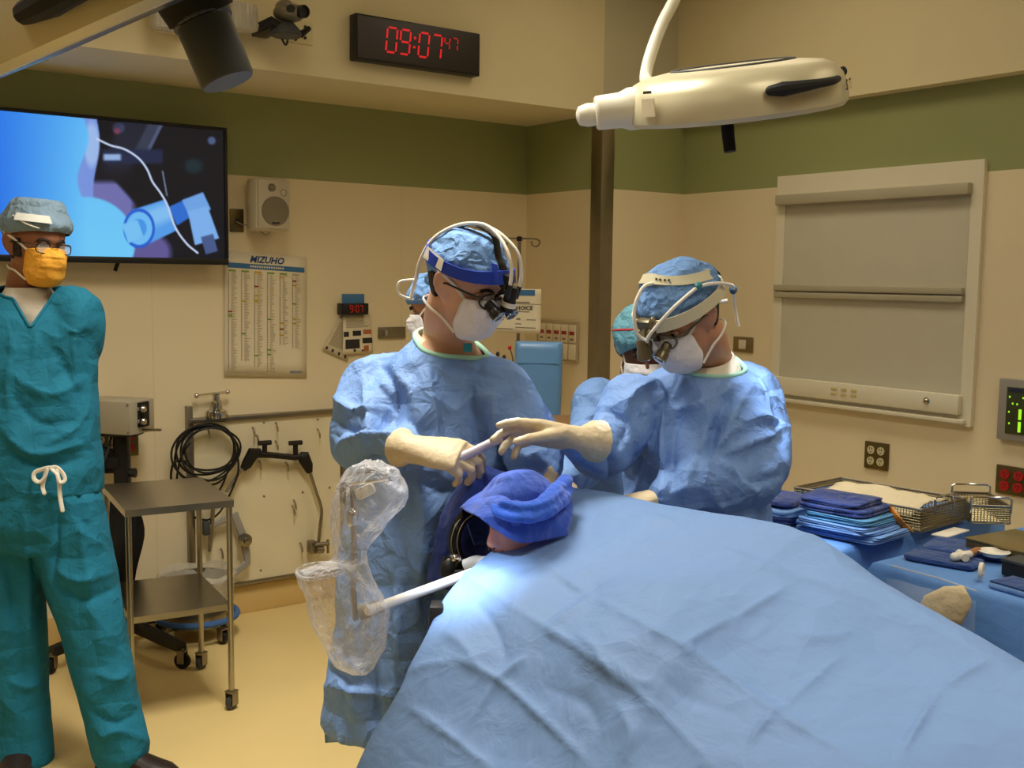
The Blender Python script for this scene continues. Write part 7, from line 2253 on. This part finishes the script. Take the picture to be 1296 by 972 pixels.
def film(name, col, base, edge):
    """thin crinkled film: clear face-on, milky and shiny where it turns away or folds"""
    m = bpy.data.materials.new(name); m.use_nodes = True; nt = m.node_tree; N = nt.nodes; L = nt.links
    b = N['Principled BSDF']; b.inputs['Base Color'].default_value = srgb(*col); b.inputs['Roughness'].default_value = .16; b.inputs['Specular IOR Level'].default_value = .8
    tc = N.new('ShaderNodeTexCoord'); nz = N.new('ShaderNodeTexNoise'); nz.inputs['Scale'].default_value = 22; nz.inputs['Detail'].default_value = 5; nz.inputs['Distortion'].default_value = 1.2
    L.new(tc.outputs['Object'], nz.inputs['Vector'])
    bp = N.new('ShaderNodeBump'); bp.inputs['Strength'].default_value = .9; bp.inputs['Distance'].default_value = .02
    L.new(nz.outputs['Fac'], bp.inputs['Height']); L.new(bp.outputs['Normal'], b.inputs['Normal'])
    lw = N.new('ShaderNodeLayerWeight'); lw.inputs['Blend'].default_value = .45; L.new(bp.outputs['Normal'], lw.inputs['Normal'])
    mr = N.new('ShaderNodeMapRange'); mr.inputs['To Min'].default_value = base; mr.inputs['To Max'].default_value = edge
    L.new(lw.outputs['Facing'], mr.inputs['Value']); L.new(mr.outputs['Result'], b.inputs['Alpha'])
    return m


M_film = film('clear_crinkled_film', (240, 240, 246), .14, .72)
place('plastic_bag', me, M_film, ba, 180)
# rolled mouth of the bag at its left side
lp = [dep(x, y, d) for x, y, d in ((376, 722, 2.10), (388, 716, 2.04), (410, 713, 2.02), (430, 716, 2.03), (432, 724, 2.06), (410, 730, 2.04), (388, 733, 2.05), (377, 728, 2.08), (376, 722, 2.10))]
obj('bag_mouth', MB().tube(crspline(lp, 6), .004, 8), M_film, ba, 80)

# ---- the tube passed between the two hands -----------------------------------------
tb = thing('instrument_tube', 'white tube with a purple end passed between the two gloved hands', 'tube', dep(610, 565, 2.42))
t0, t1 = dep(564, 588, 2.455), dep(652, 546, 2.50)
ut = nrm(t1-t0); Lt = np.linalg.norm(t1-t0)
obj('barrel', MB().tube([t0+ut*.03, t1-ut*.03], .0105, 16), mat('pale_lilac_plastic', (214, 208, 222), .3, var=.02, trans=.15), tb)
obj('purple_end', MB().lathe(t1-ut*.036, ut, [(.0112, 0), (.014, .004), (.0145, .03), (.011, .036), (0, .037)], 16), mat('purple_plastic', (128, 104, 150), .35, var=.04), tb)
obj('white_tip', MB().lathe(t0+ut*.034, -ut, [(.0105, 0), (.0105, .012), (.006, .016), (.0055, .034), (0, .035)], 16), M_white, tb)
obj('tip_flange', MB().lathe(t0+ut*.028, -ut, [(.015, 0), (.015, .006), (.0, .006)], 16), M_white, tb)

# ---- surgical lights that are switched on -----------------------------------------
COOL = (.80, .90, 1.)
tgt = dep(596, 748, 2.2)
spot('lamp_beam', LL-z*.03+camr3*.13-camu3*.02, tgt, 230, COOL, 12, .9, .06)
spot('headlight_beam', LH.w((.0, .134, -.022)), dep(630, 735, 2.25), 12, COOL, 20, .8, .01)
spot('headlight_beam', RH.w((.0, .140, .03))+hd_*.056, dep(672, 705, 2.3), 4, COOL, 24, .8, .01)
spot('lamp_beam', LC-aR*.03, dep(1020, 670, 2.85), 90, COOL, 24, .9, .1)
